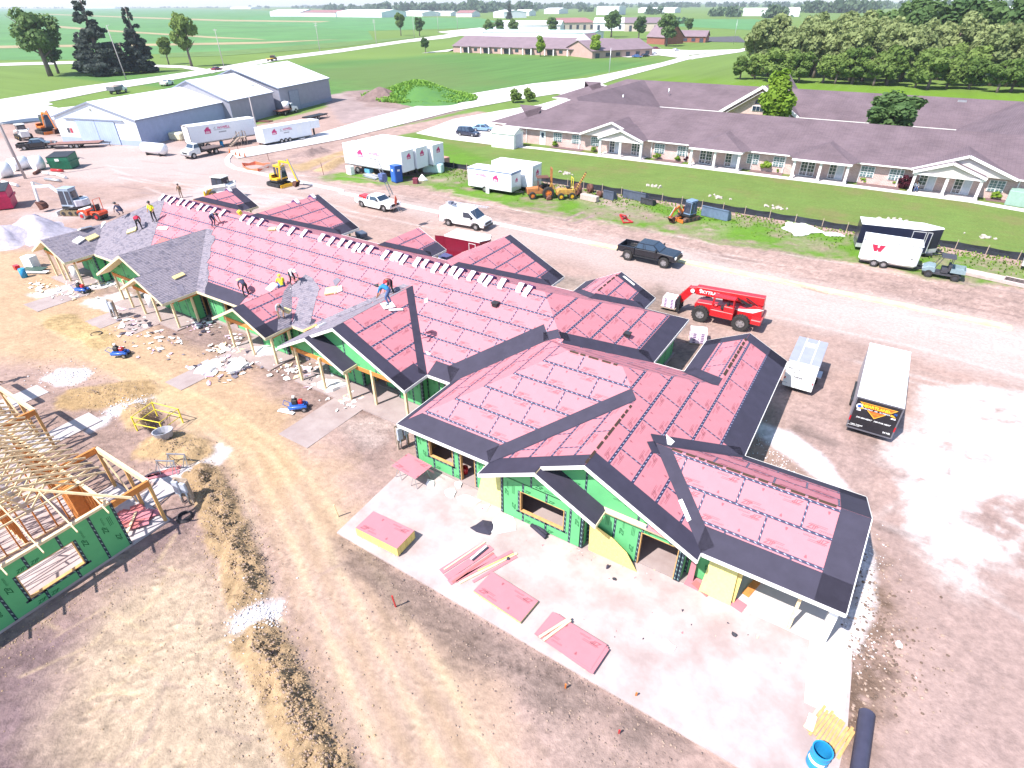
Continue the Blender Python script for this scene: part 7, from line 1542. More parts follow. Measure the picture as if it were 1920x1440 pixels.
for i in range(104):
 row=i//26;u=(i%26+.5*(row%2))/26
 x=-50+u*125+random.uniform(-1.8,1.8);y=212+row*12+random.uniform(-3,3)+u*6
 if row==0:tree('mixed_tree',(x,y,-.3),random.uniform(.85,1.35),'leafy tree in the dense wood beyond the bright rough grass',group=WG,var=i%3,sz=1.1)
 else:tree('willow_tree' if random.random()<.72 else 'mixed_tree',(x,y,-.3),random.uniform(1.15,1.6)if row<3 else random.uniform(1.4,1.75),'leafy tree in the dense wood beyond the bright rough grass',group=WG,var=i%4,sz=.95)
for i in range(9):tree('maple_tree',(-16+i*9+random.uniform(-3,3),262+random.uniform(-6,10),0),random.uniform(2.2,3.1),'leafy tree in the dense wood beyond the bright rough grass',group=WG,var=i%2,sz=1.2)
for p,k,s_,lb in(((1040,275),'bush',1.15,'round clipped bush by the white door, leftmost of the row'),((1112,285),'bush',1.05,'round clipped bush left of the first gabled porch'),((1232,299),'bush',1.15,'round clipped bush right of the first gabled porch'),((1270,303),'bush',1.0,'round clipped bush just left of the second porch'),((1410,317),'bush',1.0,'small clipped bush right of the second porch'),((1436,322),'bush',1.9,'largest clipped bush between the second and third porches'),((1458,324),'bush',.85,'smallest clipped bush left of the third porch'),((1618,343),'bush',1.05,'clipped bush right of the third porch'),((1672,349),'bush',1.0,'clipped bush beside the maroon shrub'),((1693,354),'dark_bush',1.35,'maroon leaved shrub left of the fourth porch'),((1863,374),'bush',1.25,'clipped bush right of the fourth porch'),((1284,303),'dark_bush',.8,'small dark leaved shrub at the second porch')):
 tree(k,GL(p),s_,lb,'bush')
for p,lb in(((990,190),'wild green bush by the drive behind the brick building'),((965,192),'low wild shrub left of the wild bush by the drive')):tree('green_bush',GL(p),1.7,lb,'bush')
def mound(name,c,rx,ry,h,m,label,cat,seed,rz=0.,bump=.25,nseg=40):
 r=np.random.default_rng(seed);mb=MB();mb.smooth=True;V=[];F=[];nr=14
 for i in range(nr+1):
  t=i/nr
  for k in range(nseg):
   a=2*math.pi*k/nseg;ex=1+.22*math.sin(a*2+seed)+.12*math.sin(a*5+seed*2)
   x=math.cos(a)*rx*t*ex;y=math.sin(a)*ry*t*ex;z=h*(.5+.5*math.cos(math.pi*t))*(1-.25*t)+h*bump*float(fbm(np.array([x+seed*7]),np.array([y]),.7/max(1,rx/4),4,3)[0])*(1-t)**.5*2
   V.append((x,y,z-.05 if i==nr else max(z,-.05)))
 for i in range(nr):
  for k in range(nseg):F.append((i*nseg+k,i*nseg+(k+1)%nseg,(i+1)*nseg+(k+1)%nseg,(i+1)*nseg+k))
 mb.add(V,F);o=mb.build(name,m);o.location=c;o.rotation_euler=(0,0,rz);return tag(o,label,cat,kind='structure' if cat=='hill' else None)
MNDG=mat('weedy_green',(.085,.20,.03),.95,c2=(.05,.14,.045),scale=.35,c2amt=.3,bump=.6,bscale=2.)
mound('spoil_mound',G(785,182),18,13,3.6,MNDG,'weed covered mound of spoil beside the concrete street','hill',3)
mound('spoil_mound',G(715,185),9,5,2.6,mat('dark_spoil_soil',(.17,.115,.105),.95,var=.3,scale=.8,bump=.7,bscale=1.5),'bare dark face of spoil at the foot of the weedy mound','hill',5)
GRV=mat('grey_crushed_stone',(.36,.33,.39),.95,var=.25,scale=2.5,bump=.9,bscale=14)
tag(mound('gravel_pile',G(75,438),4.6,3.8,2.1,GRV,'taller pile of grey crushed stone by the far end of the roof','gravel pile',8),kind='thing');tag(mound('gravel_pile',G(15,450),4.6,3.6,1.5,GRV,'lower pile of grey crushed stone at the left edge','gravel pile',11),kind='thing')
def treeline(spans,label,m=LEAF_F):
 r=random.Random(len(spans)*7+int(spans[0][0]));V=[];F=[]
 for(x0,x1,yb,hm,dens)in spans:
  for k in range(dens):
   px=r.uniform(x0,x1);c0=G(px,yb+r.uniform(-.6,.4));R_=c0 .length;h=hm*r.uniform(.6,1.15);w=h*r.uniform(.5,.9)
   for q in range(46):
    p=Vector((r.gauss(0,.45),r.gauss(0,.45),r.uniform(0,1)));cc=c0+Vector((p.x*w,p.y*w,h*(.08+.92*p.z)*(1-.25*(p.x**2+p.y**2))));s=h*r.uniform(.12,.24)
    n_=Vector((r.uniform(-1,1),r.uniform(-1,1),r.uniform(-.2,1))).normalized();u=n_.orthogonal().normalized();wv=n_.cross(u);i=len(V);V+=[cc-u*s-wv*s*.7,cc+u*s-wv*s*.6,cc+u*s*.8+wv*s*.8,cc-u*s*.8+wv*s*.7];F.append((i,i+1,i+2,i+3))
 me=bpy.data.meshes.new('treeline');me.from_pydata([tuple(v)for v in V],[],F);me.materials.append(m);o=link('treeline',me);tag(o,label,'tree line',kind='stuff')
treeline([(-60,120,15.5,15,46),(215,432,15.0,12,60),(468,505,16,16,10),(545,640,16,14,26)],'far tree line on the left horizon')
treeline([(610,700,20,20,34),(690,1000,22,22,120),(880,920,24,26,12),(1000,1100,17,20,30),(560,650,13,16,30)],'dark far wood behind the barns')
treeline([(1020,1290,14,18,60),(1250,1500,13,18,70),(1085,1110,22,12,5),(1205,1240,27,12,7),(1330,1350,31,12,4),(1365,1385,32,14,4),(1250,1300,45,6,6)],'far tree line in the middle of the horizon')
treeline([(1500,1640,24,20,46),(1440,1470,34,16,10),(1640,1950,16,20,70),(1720,1860,30,12,26),(1880,1920,24,14,10)],'far tree line on the right horizon')
treeline([(-80,700,8.5,14,60),(650,1950,4.5,16,120)],'faint tree line along the skyline')
# -- silt fence, poles and wires
FAB=mat('black_silt_fabric',(.020,.024,.034),.6,var=.3,scale=2.)
fn=empty('silt_fence',(-20,71,0),0,'low black silt fence with wooden stakes along the edge of the lawn','fence')
fp=[(-66,72.2),(-58,71.6),(-46,71.6),(-34,71.5),(-23,71.0),(-13,70.9),(-4.7,70.5),(5,70.2),(12.5,69.7),(24,69),(36,68)]
k=0
for(x0,y0),(x1,y1)in zip(fp[:-1],fp[1:]):
 n_=max(1,round((x1-x0)/2.6))
 for i in range(n_):
  a=Vector((x0+(x1-x0)*i/n_,y0+(y1-y0)*i/n_,0));b_=Vector((x0+(x1-x0)*(i+1)/n_,y0+(y1-y0)*(i+1)/n_,0));mb=MB();m_=6;sg=random.uniform(.03,.12)
  V=[]
  for q in range(m_+1):
   t=q/m_;c=a.lerp(b_,t);off=.05*math.sin(t*math.pi*2+k);V+=[(c.x,c.y+off,-.02),(c.x,c.y+off+.03,.36),(c.x,c.y+off*.4,.74-sg*math.sin(t*math.pi))]
  mb.add(V,[(q*3+j,(q+1)*3+j,(q+1)*3+j+1,q*3+j+1)for q in range(m_)for j in range(2)]);o=mb.build('fabric_panel',FAB);o.parent=fn;o.matrix_parent_inverse=Matrix.Translation(fn.location).inverted()
  mb=MB();mb.bb(a.x-.03,a.x+.03,a.y-.07,a.y-.02,0,.95);o=mb.build('stake',WOODG);o.parent=fn;o.matrix_parent_inverse=Matrix.Translation(fn.location).inverted();k+=1
def pole(p,h,label,lean=0.,lamp=False,arms=1,r=.16,m=None,cat='utility pole'):
 q=G(*p);t=empty('utility_pole',q,0,label,cat);m=m or mat('grey_pole_wood',(.38,.34,.34),.85,var=.15)
 mb=MB();mb.tube([(0,0,-.1),(lean*.5,0,h*.5),(lean,0,h)],[r,r*.85,r*.6],8);mb.build('shaft',m,t)
 for k in range(arms):mb=MB();mb.bb(lean-1.2,lean+1.2,-.06,.06,h-.5-k*1.0,h-.38-k*1.0);mb.build('crossarm',m,t);mb=MB();[mb.cyl((lean+x,0,h-.28-k),.06,.2,n=6)for x in(-1.1,-.5,.5,1.1)];o=mb.build('insulator',STEEL,t);o['kind']='stuff'
 if lamp:mb=MB();mb.bar((lean,0,h-.2),(lean+1.3,0,h),.08);mb.box((lean+1.5,0,h),(.6,.3,.18));mb.build('lamp_head',STEEL,t)
 return t
pole((237,150),15.5,'white utility pole by the country road in front of the spruces',lean=-1.2,lamp=True,arms=0)
pole((420,126),13,'utility pole with a crossarm behind the middle shed');pole((600,97),13,'utility pole with two crossarms by the field, left of the far pair',arms=2);pole((706,84),13,'utility pole with two crossarms beside the far road',arms=2)
pole((777,72),14,'utility pole left of the rounder roadside tree');pole((822,62),14,'utility pole farther along the country road');pole((858,56),14,'utility pole farthest along the country road')
pole((1141,152),9,'thin white lamp post at the street corner by the second long building',lamp=False,arms=0,r=.12,m=STEEL,cat='lamp post');pole((1375,83),12,'white pole by the dark asphalt lot',arms=0,r=.12,m=STEEL);pole((1382,36),20,'tall thin mast on the skyline',arms=0,r=.25,m=STEEL,cat='mast')
pole((488,272),9.5,'wooden light pole between the two sign lettered white trailers',arms=0,r=.13,lamp=True)
pole((48,335),14,'leaning grey utility pole at the left edge, nearer of two',lean=-1.0,arms=0,r=.18);pole((35,312),12,'thinner leaning pole at the left edge, farther of two',lean=-1.0,arms=1,r=.13)
# -- the timber framed house on the left
hs=empty('framed_house',(-30,1,0),0,'open timber framed house with bare roof trusses and one green sheathed end wall','building')
_b=bld;bld=hs;BLD=Vector((-30,1,0))
slab([(-24.4,-6),(-24.4,5.95),(-46,5.95),(-46,-6)],.10,.35,CONC_S);slab([(-24.4,5.96),(-24.4,7.75),(-29.1,7.75),(-29.1,5.96)],.09,.3,mat('porch_pale_concrete',(.42,.38,.38),.9,var=.1));slab([(-35.0,5.96),(-35.0,7.6),(-41,7.6),(-41,5.96)],.09,.3,MATS['porch_pale_concrete'])
slab([(-36.9,7.61),(-35.4,7.61),(-35.4,10.2),(-36.9,10.2)],.05,.12,MATS['porch_pale_concrete'],'walkway_slab');slab([(-43.0,7.61),(-41.4,7.61),(-41.4,10.0),(-43.0,10.0)],.05,.12,MATS['porch_pale_concrete'],'walkway_slab');slab([(-27.3,7.76),(-26.0,7.76),(-26.0,10.5),(-27.3,10.5)],.05,.12,MATS['porch_pale_concrete'],'walkway_slab')
wall((-24.4,-6),(-24.4,5.97),.1,2.62,holes=[(8.05,10.15,.62,1.98)],pw=1.22,frame=True)
def studs(a,b_,z1=2.55,sp=.41,m=WOODO):
 a=Vector((*a,0));b_=Vector((*b_,0));d=b_-a;n_=max(2,int(d.length/sp))
 for k in range(n_+1):c=a+d*(k/n_);mb=MB();mb.box((c.x,c.y,.1+z1/2),(.05,.13,z1)if abs(d.x)>abs(d.y)else(.13,.05,z1));adopt(mb.build('stud',m))
 mb=MB();mb.bar(a+Vector((0,0,z1+.15)),b_+Vector((0,0,z1+.15)),.14,.09);adopt(mb.build('top_plate',WOODP));mb=MB();mb.bar(a+Vector((0,0,.13)),b_+Vector((0,0,.13)),.14,.05);adopt(mb.build('bottom_plate',WOODP))
studs((-24.6,5.85),(-34,5.85));studs((-28.4,.5),(-28.4,5.7),sp=.5);studs((-28.5,3.4),(-34,3.4),sp=.5);studs((-31.5,3.5),(-31.5,5.7),sp=.5)
mb=MB();[mb.bb(-28.0+k*.35,-27.7+k*.35,5.3,5.75,.1,2.5)for k in range(3)];adopt(mb.build('lumber_column',WOODO))
def truss(x,zmax):
 mb=MB();y0,y1=-6.55,6.55;zc=2.80;w,h=.04,.09;top=min(zmax,zc+3.2);r=(top-zc)/.5;V=lambda y,z:Vector((x,y,z))
 mb.bar(V(y0,zc),V(y1,zc),w,h);yl,yr=y0+r,y1-r
 mb.bar(V(y0-.35,zc-.12),V(yl,top),w,h);mb.bar(V(y1+.35,zc-.12),V(yr,top),w,h)
 if yr-yl>.2:mb.bar(V(yl,top),V(yr,top),w,h)
 n_=6;pts=[y0+.8+(y1-y0-1.6)*k/n_ for k in range(n_+1)];zt=lambda y:min(top,zc+.5*(y-y0),zc+.5*(y1-y))
 for k in range(n_):a,b_=pts[k],pts[k+1];mb.bar(V(a,zc),V((a+b_)/2,zt((a+b_)/2)),w,.07);mb.bar(V((a+b_)/2,zt((a+b_)/2)),V(b_,zc),w,.07)
 adopt(mb.build('roof_truss',WOODP))
 for y in(pts[1],pts[3],pts[5]):mb=MB();mb.bb(x-.03,x+.03,y-.14,y+.14,zc-.05,zc+.14);adopt(mb.build('gusset_plate',STEEL))
for k in range(27):x=-26.6-.61*k;truss(x,2.85+.5*(-23.9-x))
for k in range(9):y=5.6-k*1.25;h_=2.85+.5*2.55;mb=MB();yy=y;t=min(1,(6.5-abs(y))/2.6)if y>3.9 else 1;mb.bar((-23.85,y,2.66),(-23.85-2.7*t,y,2.66+1.35*t),.04,.1);adopt(mb.build('jack_rafter',WOODP))
mb=MB();mb.bar((-23.9,6.6,2.68),(-26.6,3.9,4.05),.05,.12);adopt(mb.build('hip_rafter',WOODP))
mb=MB();mb.bar((-24.45,-6,2.70),(-24.45,5.9,2.70),.15,.12);adopt(mb.build('top_plate',WOODP))
for x0,x1,y1_ in((-24.45,-28.9,7.6),(-35.0,-39.3,7.5)):
 for a,b_,m_ in(((x0,6.0,2.5),(x0,y1_,2.5),WOODO),((x0,y1_,2.5),(x1,y1_,2.5),WOODP),((x1,y1_,2.5),(x1,6.0,2.5),WOODO)):beam(a,b_,.13,.30,m_)
 for x,y in((x0,y1_),(x1,y1_),((x0+x1)/2+.3,y1_)):post(x-.02,y-.02,2.4,.13,.09,WOOD)
 mb=MB();mb.bar(((x0+x1)/2,y1_-.1,.2),((x0+x1)/2-1.6,y1_-.1,2.3),.05,.12);mb.bar((x0-.4,y1_-.2,2.3),(x0-2.2,6.1,.6),.05,.12);adopt(mb.build('brace',WOODP))
post(-41.2,7.4,2.4,.13,.09,WOOD);beam((-41.2,6.0,2.5),(-41.2,7.5,2.5),.13,.3,WOODO);beam((-41.2,7.5,2.5),(-45,7.5,2.5),.13,.3,WOODP)
bld=_b;BLD=Vector((-34,28,0))
# -- loose things on the site
def put(mb,name,mats,loc,rz,label,cat,group=None,bevel=0.):o=mb.build(name,mats,None,loc,(0,0,rz),bevel);return tag(o,label,cat,group)
def stack(c,rz,n,label,L=2.44,W=1.22,t=.014,z=.05,edge=OSB,mess=0.,topmarks=True,edge2=None):
 """stack of sheathing sheets, each sheet a part"""
 tt=empty('sheathing_stack',(c.x,c.y,z),rz,label,'stack of sheets');mb=MB();mb.bb(-L/2,L/2,-W/2,W/2,0,t*.95);me_=mb.mesh('sheet',[edge]);mb=MB();mb.bb(-L/2,L/2,-W/2,W/2,0,t*.95);me2=mb.mesh('sheet',[edge2 or edge])
 for k in range(3):mb=MB();mb.bb(-L*.4+k*L*.4-.05,-L*.4+k*L*.4+.05,-W/2,W/2,-.0,.07);mb.build('spacer_block',WOODP,tt)
 for k in range(n):link('sheet',me_ if(k//3)%2==0 else me2,tt,(random.uniform(-1,1)*mess,random.uniform(-1,1)*mess*.7,.07+k*t),(0,0,random.uniform(-1,1)*mess*.25))
 for k in range(1+int(mess*20)):
  o=link('sheet',sheet_mesh(L,W,ROOFP,INKR),tt);o.matrix_basis=Matrix.Translation((random.uniform(-1,1)*mess*1.3,random.uniform(-1,1)*mess,.07+n*t+k*.014))@Matrix.Rotation(random.uniform(-1,1)*mess*.4,4,'Z')@Matrix.Translation((-L/2,-W/2,0))
 return tt
stack(G(723,1001,.3),R(2),34,'thick neat stack of pink topped sheets with yellow edges, leftmost on the slab')
st4=stack(G(948,1120,.1),R(-5),5,'low stack of pink sheets with a green cut sheet under one end',edge=OSB,edge2=WALLP)
stack(G(1072,1203,.1),R(-6),6,'untidy stack of overlapping pink sheets, nearest the slab edge',edge=ROOFP,mess=.11)
def boards(name,c,rz,items,label,cat='offcuts',z=.06):
 """loose pile: items = (x, y, z, L, W, t, angle, material)"""
 t=empty(name,(c.x,c.y,z),rz,label,cat)
 for(x,y,zz,L,W,th,a,m,nm)in items:mb=MB();mb.bb(-L/2,L/2,-W/2,W/2,0,th);mb.build(nm,m,t,(x,y,zz),(0,0,R(a)))
 return t
boards('sheathing_offcuts',G(880,1058),R(72),[(0,.42,0,2.4,.3,.02,0,ROOFP,'strip'),(.05,.05,0,2.5,.34,.02,1,ROOFP,'strip'),(-.05,-.32,0,2.4,.3,.02,-2,ROOFP,'strip'),(0,-.30,.022,2.3,.1,.02,3,ROOFP2,'strip'),(.1,.45,.022,2.3,.07,.03,2,WOODP,'batten')],'fan of long pink sheathing strips beside the neat stack')
boards('sheathing_offcuts',G(918,1068),R(66),[(-.1,.25,0,2.9,.16,.02,0,ROOFP,'strip'),(.0,.05,0,2.9,.12,.04,-1,WOODP,'batten'),(.2,-.15,0,2.3,.14,.02,2,ROOFP,'strip'),(.4,.1,.04,1.8,.06,.03,-3,OSB,'batten')],'narrow pink strips and battens pointing at the low stack')
mb=MB();mb.bb(-.5,.5,-.10,.0,0,.02,0);mb.bb(-.5,.5,0,.10,0,.02,1);put(mb,'underlayment_offcut',[MEMB,PAPER],G(899,1037,.11),R(80),'black and white folded underlayment offcut on the pink strips','offcut')
boards('timber_boards',G(1043,1180,.25),R(66),[(0,.08,0,1.5,.1,.04,0,WOODP,'board'),(0,-.06,0,1.4,.1,.04,4,WOODP,'board')],'pair of pale boards lying on the untidy stack','boards',.26)
sh_=empty('saw_table',(*G(775,897)[:2],.05),R(-4),'pink sheet laid on two folding sawhorses by the doorway','work table')
o=link('table_sheet',sheet_mesh(1.7,1.22,ROOFP,INKR),sh_,(-.85,-.6,.80))
for x in(-.55,.55):
 mb=MB()
 for s in(-1,1):mb.bar((x,-.4,.79),(x+s*.22,-.5,0),.03);mb.bar((x,.4,.79),(x+s*.22,.5,0),.03)
 mb.bar((x,-.5,.77),(x,.5,.77),.05);mb.build('sawhorse',STEEL,sh_)
def leaner(pts,m,label,cat='board',lean=.35,name='leaning_board',yw=17.25,t=.02):
 """board leaning on a wall at y = yw: pts are (x, height) of its outline"""
 mb=MB();f=lambda x,h,o_:(x,yw-.06-lean*(1-h/2.2)-o_,.05+h);n_=len(pts)
 mb.add([f(x,h,0)for x,h in pts]+[f(x,h,t)for x,h in pts],[tuple(range(n_)),tuple(range(n_,2*n_))[::-1]]+[(i,(i+1)%n_,n_+(i+1)%n_,n_+i)for i in range(n_)]);return tag(mb.build(name,m),label,cat)
PALEB=mat('pale_yellow_board',(.62,.57,.22),.75,var=.12,scale=8)
leaner([(-12.75,0),(-11.35,0),(-11.45,1.75),(-12.55,1.9)],PALEB,'pale yellow board leaning left of the window gable',lean=.45)
leaner([(-6.6,0),(-4.3,0),(-4.9,.75),(-5.6,1.15),(-6.75,1.5)],OSB,'large strand board with a clipped corner leaning beside the doorway',lean=.35,yw=17.1)
leaner([(-1.75,0),(-.45,0),(-.55,1.6),(-1.65,1.75)],PALEB,'square pale yellow board leaning under the low eave',lean=.5,yw=17.7)
leaner([(-.9,0),(-.35,0),(-.35,1.5),(-.8,1.55)],OSB,'narrower yellow board behind the square pale one',lean=.4,yw=17.8)
leaner([(-2.35,0),(-2.1,0),(-2.15,1.7),(-2.35,1.7)],ROOFP,'upright pink strip leaning left of the square pale board',lean=.2,yw=17.72)
boards('sheathing_offcuts',G(1308,1098),R(-10),[(0,0,0,1.0,.6,.02,8,ROOFP,'strip'),(.2,-.1,.022,.8,.3,.02,-14,ROOFP2,'strip')],'pink offcuts on the slab left of the square pale board');boards('sheathing_offcuts',G(1378,1132),R(-14),[(0,0,0,.8,.5,.02,0,ROOFP,'strip')],'small pink offcut right of the square pale board')
boards('laminated_board',G(1408,1105),R(75),[(0,0,0,1.0,.3,.05,0,WOODO,'board')],'orange brown laminated board lying under the eave','board')
for i,p in enumerate(((1012,994),(1010,999))):mb=MB();mb.cyl((0,0,.11),.10,1.0,'x',10);put(mb,'tar_paper_roll',MEMB,G(*p,.05),R(-18),('rear' if i==0 else 'front')+' black roll of underlayment under the window','roll','rolls of underlayment under the window')
def scrapm(name,c,r,m,label,cat,seed,z=.06,flat=.08,n=9):
 q=random.Random(seed);mb=MB();pts=[((1+q.uniform(-.35,.3))*r*math.cos(6.283*k/n),(1+q.uniform(-.35,.3))*r*.7*math.sin(6.283*k/n),q.uniform(0,flat))for k in range(n)]
 mb.add(pts+[(0,0,flat*1.6)]+[(x,y,-.02)for x,y,_ in pts],[(k,(k+1)%n,n)for k in range(n)]+[(k,n+1+k,n+1+(k+1)%n,(k+1)%n)for k in range(n)]);return put(mb,name,m,Vector((c.x,c.y,z)),q.uniform(0,6),label,cat)
for i,(p,r,m,lb,cat)in enumerate((((908,992),.55,MEMB,'crumpled black plastic sheet on the slab','sheet'),((946,984),.75,PAPER,'white plastic sheet heaped beside the black one','sheet'),((878,940),.5,PAPER,'white paper scrap near the sawhorse table','scrap'),((845,925),.35,PAPER,'smaller white scrap left of the paper scrap','scrap'),((905,955),.35,PAPER,'white scrap by the pale leaning board','scrap'),((860,910),.25,PAPER,'little white scrap between table and wall','scrap'),((807,908),.30,PAPER,'white rag at the right legs of the sawhorse table','rag'),((905,958),.2,ROOFP,'pink scrap beside the black plastic sheet','scrap'),((953,1050),.13,MEMB,'curled black strap on the slab','strap'),((1140,1065),.13,MEMB,'small black scrap on the slab before the strand board','scrap'),((1152,1088),.08,INK,'tiny black tool on the slab','tool'),((1377,1192),.14,INK,'small black scrap near the bright pad','scrap'),((1253,1215),.3,PAPER,'white scrap on the open middle of the slab','scrap'),((1685,1210),.16,PAPER,'white scrap on the brown ground right of the pad','scrap'))):scrapm('scrap',G(*p),r,m,lb,cat,i)
mb=MB();mb.cyl((0,0,.2),.18,.36,n=12);put(mb,'red_bucket',RED,G(872,886,.1),0,'red bucket just inside the doorway','bucket')
mb=MB();mb.prism([(p.x,p.y)for p in(G(1518,1195),G(1597,1222),G(1580,1352),G(1507,1318))],.0,.085);tag(mb.build('concrete_pad',mat('fresh_concrete',(.66,.63,.60),.85,var=.04)),'bright white concrete pad at the right corner of the slab','pad',kind='structure')
dr=empty('blue_drum',G(1528,1432,.03),0,'bright blue open drum at the bottom of the picture','drum');mb=MB();n_=20;mb.smooth=True
prof=[(.0,.04),(.29,.04),(.29,.30),(.305,.32),(.29,.34),(.29,.60),(.305,.62),(.29,.64),(.29,.88),(.31,.9),(.27,.9),(.27,.10),(0,.10)]
for(r0,z0),(r1,z1)in zip(prof[:-1],prof[1:]):
 for k in range(n_):a,b_=6.2832*k/n_,6.2832*(k+1)/n_;mb.add([(r0*math.cos(a),r0*math.sin(a),z0),(r0*math.cos(b_),r0*math.sin(b_),z0),(r1*math.cos(b_),r1*math.sin(b_),z1),(r1*math.cos(a),r1*math.sin(a),z1)],[(0,1,2,3)])
mb.build('shell',TEAL,dr);mb=MB();[mb.add([(.296*math.cos(a),.296*math.sin(a),.38),(.296*math.cos(a+.2),.296*math.sin(a+.2),.38),(.296*math.cos(a+.2),.296*math.sin(a+.2),.54),(.296*math.cos(a),.296*math.sin(a),.54)],[(0,1,2,3)])for a in np.arange(-2.9,-1.0,.2)];mb.build('label',PAPER,dr)
boards('batten_pile',G(1555,1372),R(72),[(random.uniform(-.1,.1),-.55+k*.115,random.choice((0,.03)),1.25,.09,.035,random.uniform(-3,3),random.choice((WOOD,WOODP,WOOD)),'batten')for k in range(11)],'pile of short sawn battens beside the blue drum','battens',.07)
mb=MB();mb.bb(-.3,.3,-.13,.13,0,.07);put(mb,'white_box',PAPER,G(1520,1355,.08),R(85),'white box left of the pile of battens','box',bevel=.02)
cp=MB();cp.smooth=True;n_=16;L=2.3;rg=[]
for i in range(61):x=-L/2+L*i/60;r=.24+(.018 if i%2 else-.012);rg.append([(x,r*math.cos(6.2832*k/n_),.26+r*math.sin(6.2832*k/n_))for k in range(n_)])
cp.add([v for g_ in rg for v in g_],[(i*n_+k,i*n_+(k+1)%n_,(i+1)*n_+(k+1)%n_,(i+1)*n_+k)for i in range(60)for k in range(n_)]);d=G(1622,1345)-G(1608,1440);put(cp,'corrugated_pipe',mat('black_pipe_plastic',(.05,.05,.085),.45,var=.15),G(1613,1400,.0),math.atan2(d.y,d.x),'ribbed black drain pipe lying on the ground at the bottom right','pipe')
hf=empty('pit_guard',G(300,800),R(12),'yellow tube frame standing round the open pit','guard frame')
for zz in(.5,1.0):mb=MB();mb.tube([(-1.0,.75,zz),(1.0,.75,zz),(1.05,-.6,zz),(-.9,-.75,zz),(-1.0,.75,zz)],.028,6);mb.build('rail',YEL2,hf)
for x,y in((-1,.75),(1,.75),(1.05,-.6),(-.9,-.75)):mb=MB();mb.bb(x-.03,x+.03,y-.03,y+.03,0,1.03);mb.build('post',YEL2,hf)
wb=empty('mortar_tub',G(312,826),R(60),'grey wheeled mortar tub beside the open pit','wheelbarrow');mb=MB();mb.add([(.55*s*math.cos(a),.42*s*math.sin(a),z)for s,z in((1.,.72),(.9,.72),(.62,.32),(.75,.26),(1,.70))for a in[6.2832*k/14 for k in range(14)]],[(i*14+k,i*14+(k+1)%14,(i+1)*14+(k+1)%14,(i+1)*14+k)for i in range(4)for k in range(14)]+[tuple(28+k for k in range(14))]);mb.build('tub',mat('grey_tub',(.38,.38,.42),.5,var=.1),wb)
for y in(-.25,.25):wheel(wb,-.1,y,.2,.1,STEEL);mb=MB();mb.bar((.3,y,.0),(.25,y,.4),.04);mb.build('leg',DARKM,wb)
def meter(p,rz,label,h=1.5):
 t=empty('meter_pedestal',G(*p),rz,label,'electric pedestal')
 for x in(-.32,.32):mb=MB();mb.bb(x-.05,x+.05,-.05,.05,0,h);mb.build('post',WOODG,t)
 mb=MB();mb.bb(-.4,.4,.06,.09,.35,h+.1);mb.build('backboard',WOODG,t)
 for x,w_,z0,z1 in((-.2,.32,.7,1.5),(.2,.3,.85,1.45)):mb=MB();mb.bb(x-w_/2,x+w_/2,-.18,-.051,z0,z1);mb.build('meter_box',mat('grey_enclosure',(.42,.46,.54),.45),t,bevel=.02)
 mb=MB();mb.tube([(-.2,-.1,.7),(-.2,-.1,.1)],.05,8);mb.tube([(.2,-.1,.85),(.2,-.1,.1)],.05,8);mb.build('conduit',STEEL,t);return t
meter((757,838),R(75),'grey electric meter boxes on posts at the left corner of the near wing');meter((354,943),R(20),'grey electric pedestal beside the framed house');meter((217,596),R(10),'grey electric pedestal in front of the second far gable')
def compressor(p,rz,label):
 t=empty('air_compressor',G(*p),rz,label,'air compressor','wheeled air compressors on the haul road side');m=mat('compressor_blue',(.02,.10,.42),.4,coat=.3)
 for y in(-.2,.2):mb=MB();mb.tube([(-.55,y,.30),(-.48,y,.30),(.48,y,.30),(.55,y,.30)],[.07,.13,.13,.07],12);mb.build('air_tank',m,t)
 mb=MB();mb.bb(-.4,.4,-.25,.25,.43,.47);mb.build('deck',m,t);mb=MB();mb.bb(-.32,.0,-.16,.16,.47,.78);mb.bb(-.26,-.06,-.1,.1,.78,.9);mb.build('engine',DARKM,t,bevel=.03);mb=MB();mb.bb(.06,.3,-.14,.14,.47,.72);mb.build('pump',RED,t,bevel=.03);mb=MB();mb.cyl((-.16,0,.95),.08,.14,n=10);mb.build('fuel_cap',PAPER,t);mb=MB();mb.tube([(-.5,-.22,.4),(-.8,-.22,.62),(-.8,.22,.62),(-.5,.22,.4)],.02,6);mb.build('handle',m,t)
 for y in(-.34,.34):wheel(t,.36,y,.17,.09,STEEL)
 return t
compressor((228,668),R(35),'blue air compressor out on the tan haul road');compressor((561,768),R(40),'blue air compressor nearest the big double gable');compressor((156,548),R(20),'blue air compressor near the far end of the building')
boards('white_boards',G(537,774),R(15),[(0,0,0,1.1,.22,.03,0,PAPER,'board'),(-.2,.15,.03,.6,.15,.02,8,PAPER,'board')],'white boards lying beside the nearest blue compressor','boards')
for(p,r,lb)in(((182,629),.42,'black coil of hose on the ground by the haul road'),((347,971),.36,'black coil beside the grey pedestal')):
 mb=MB();[mb.tube([(math.cos(a)*(r-.03*q),math.sin(a)*(r-.03*q),.05+.05*q)for a in np.linspace(0,6.2832,17)],.035,5)for q in range(3)];put(mb,'hose_coil',mat('black_hose',(.04,.035,.04),.6),G(*p),0,lb,'hose coil')
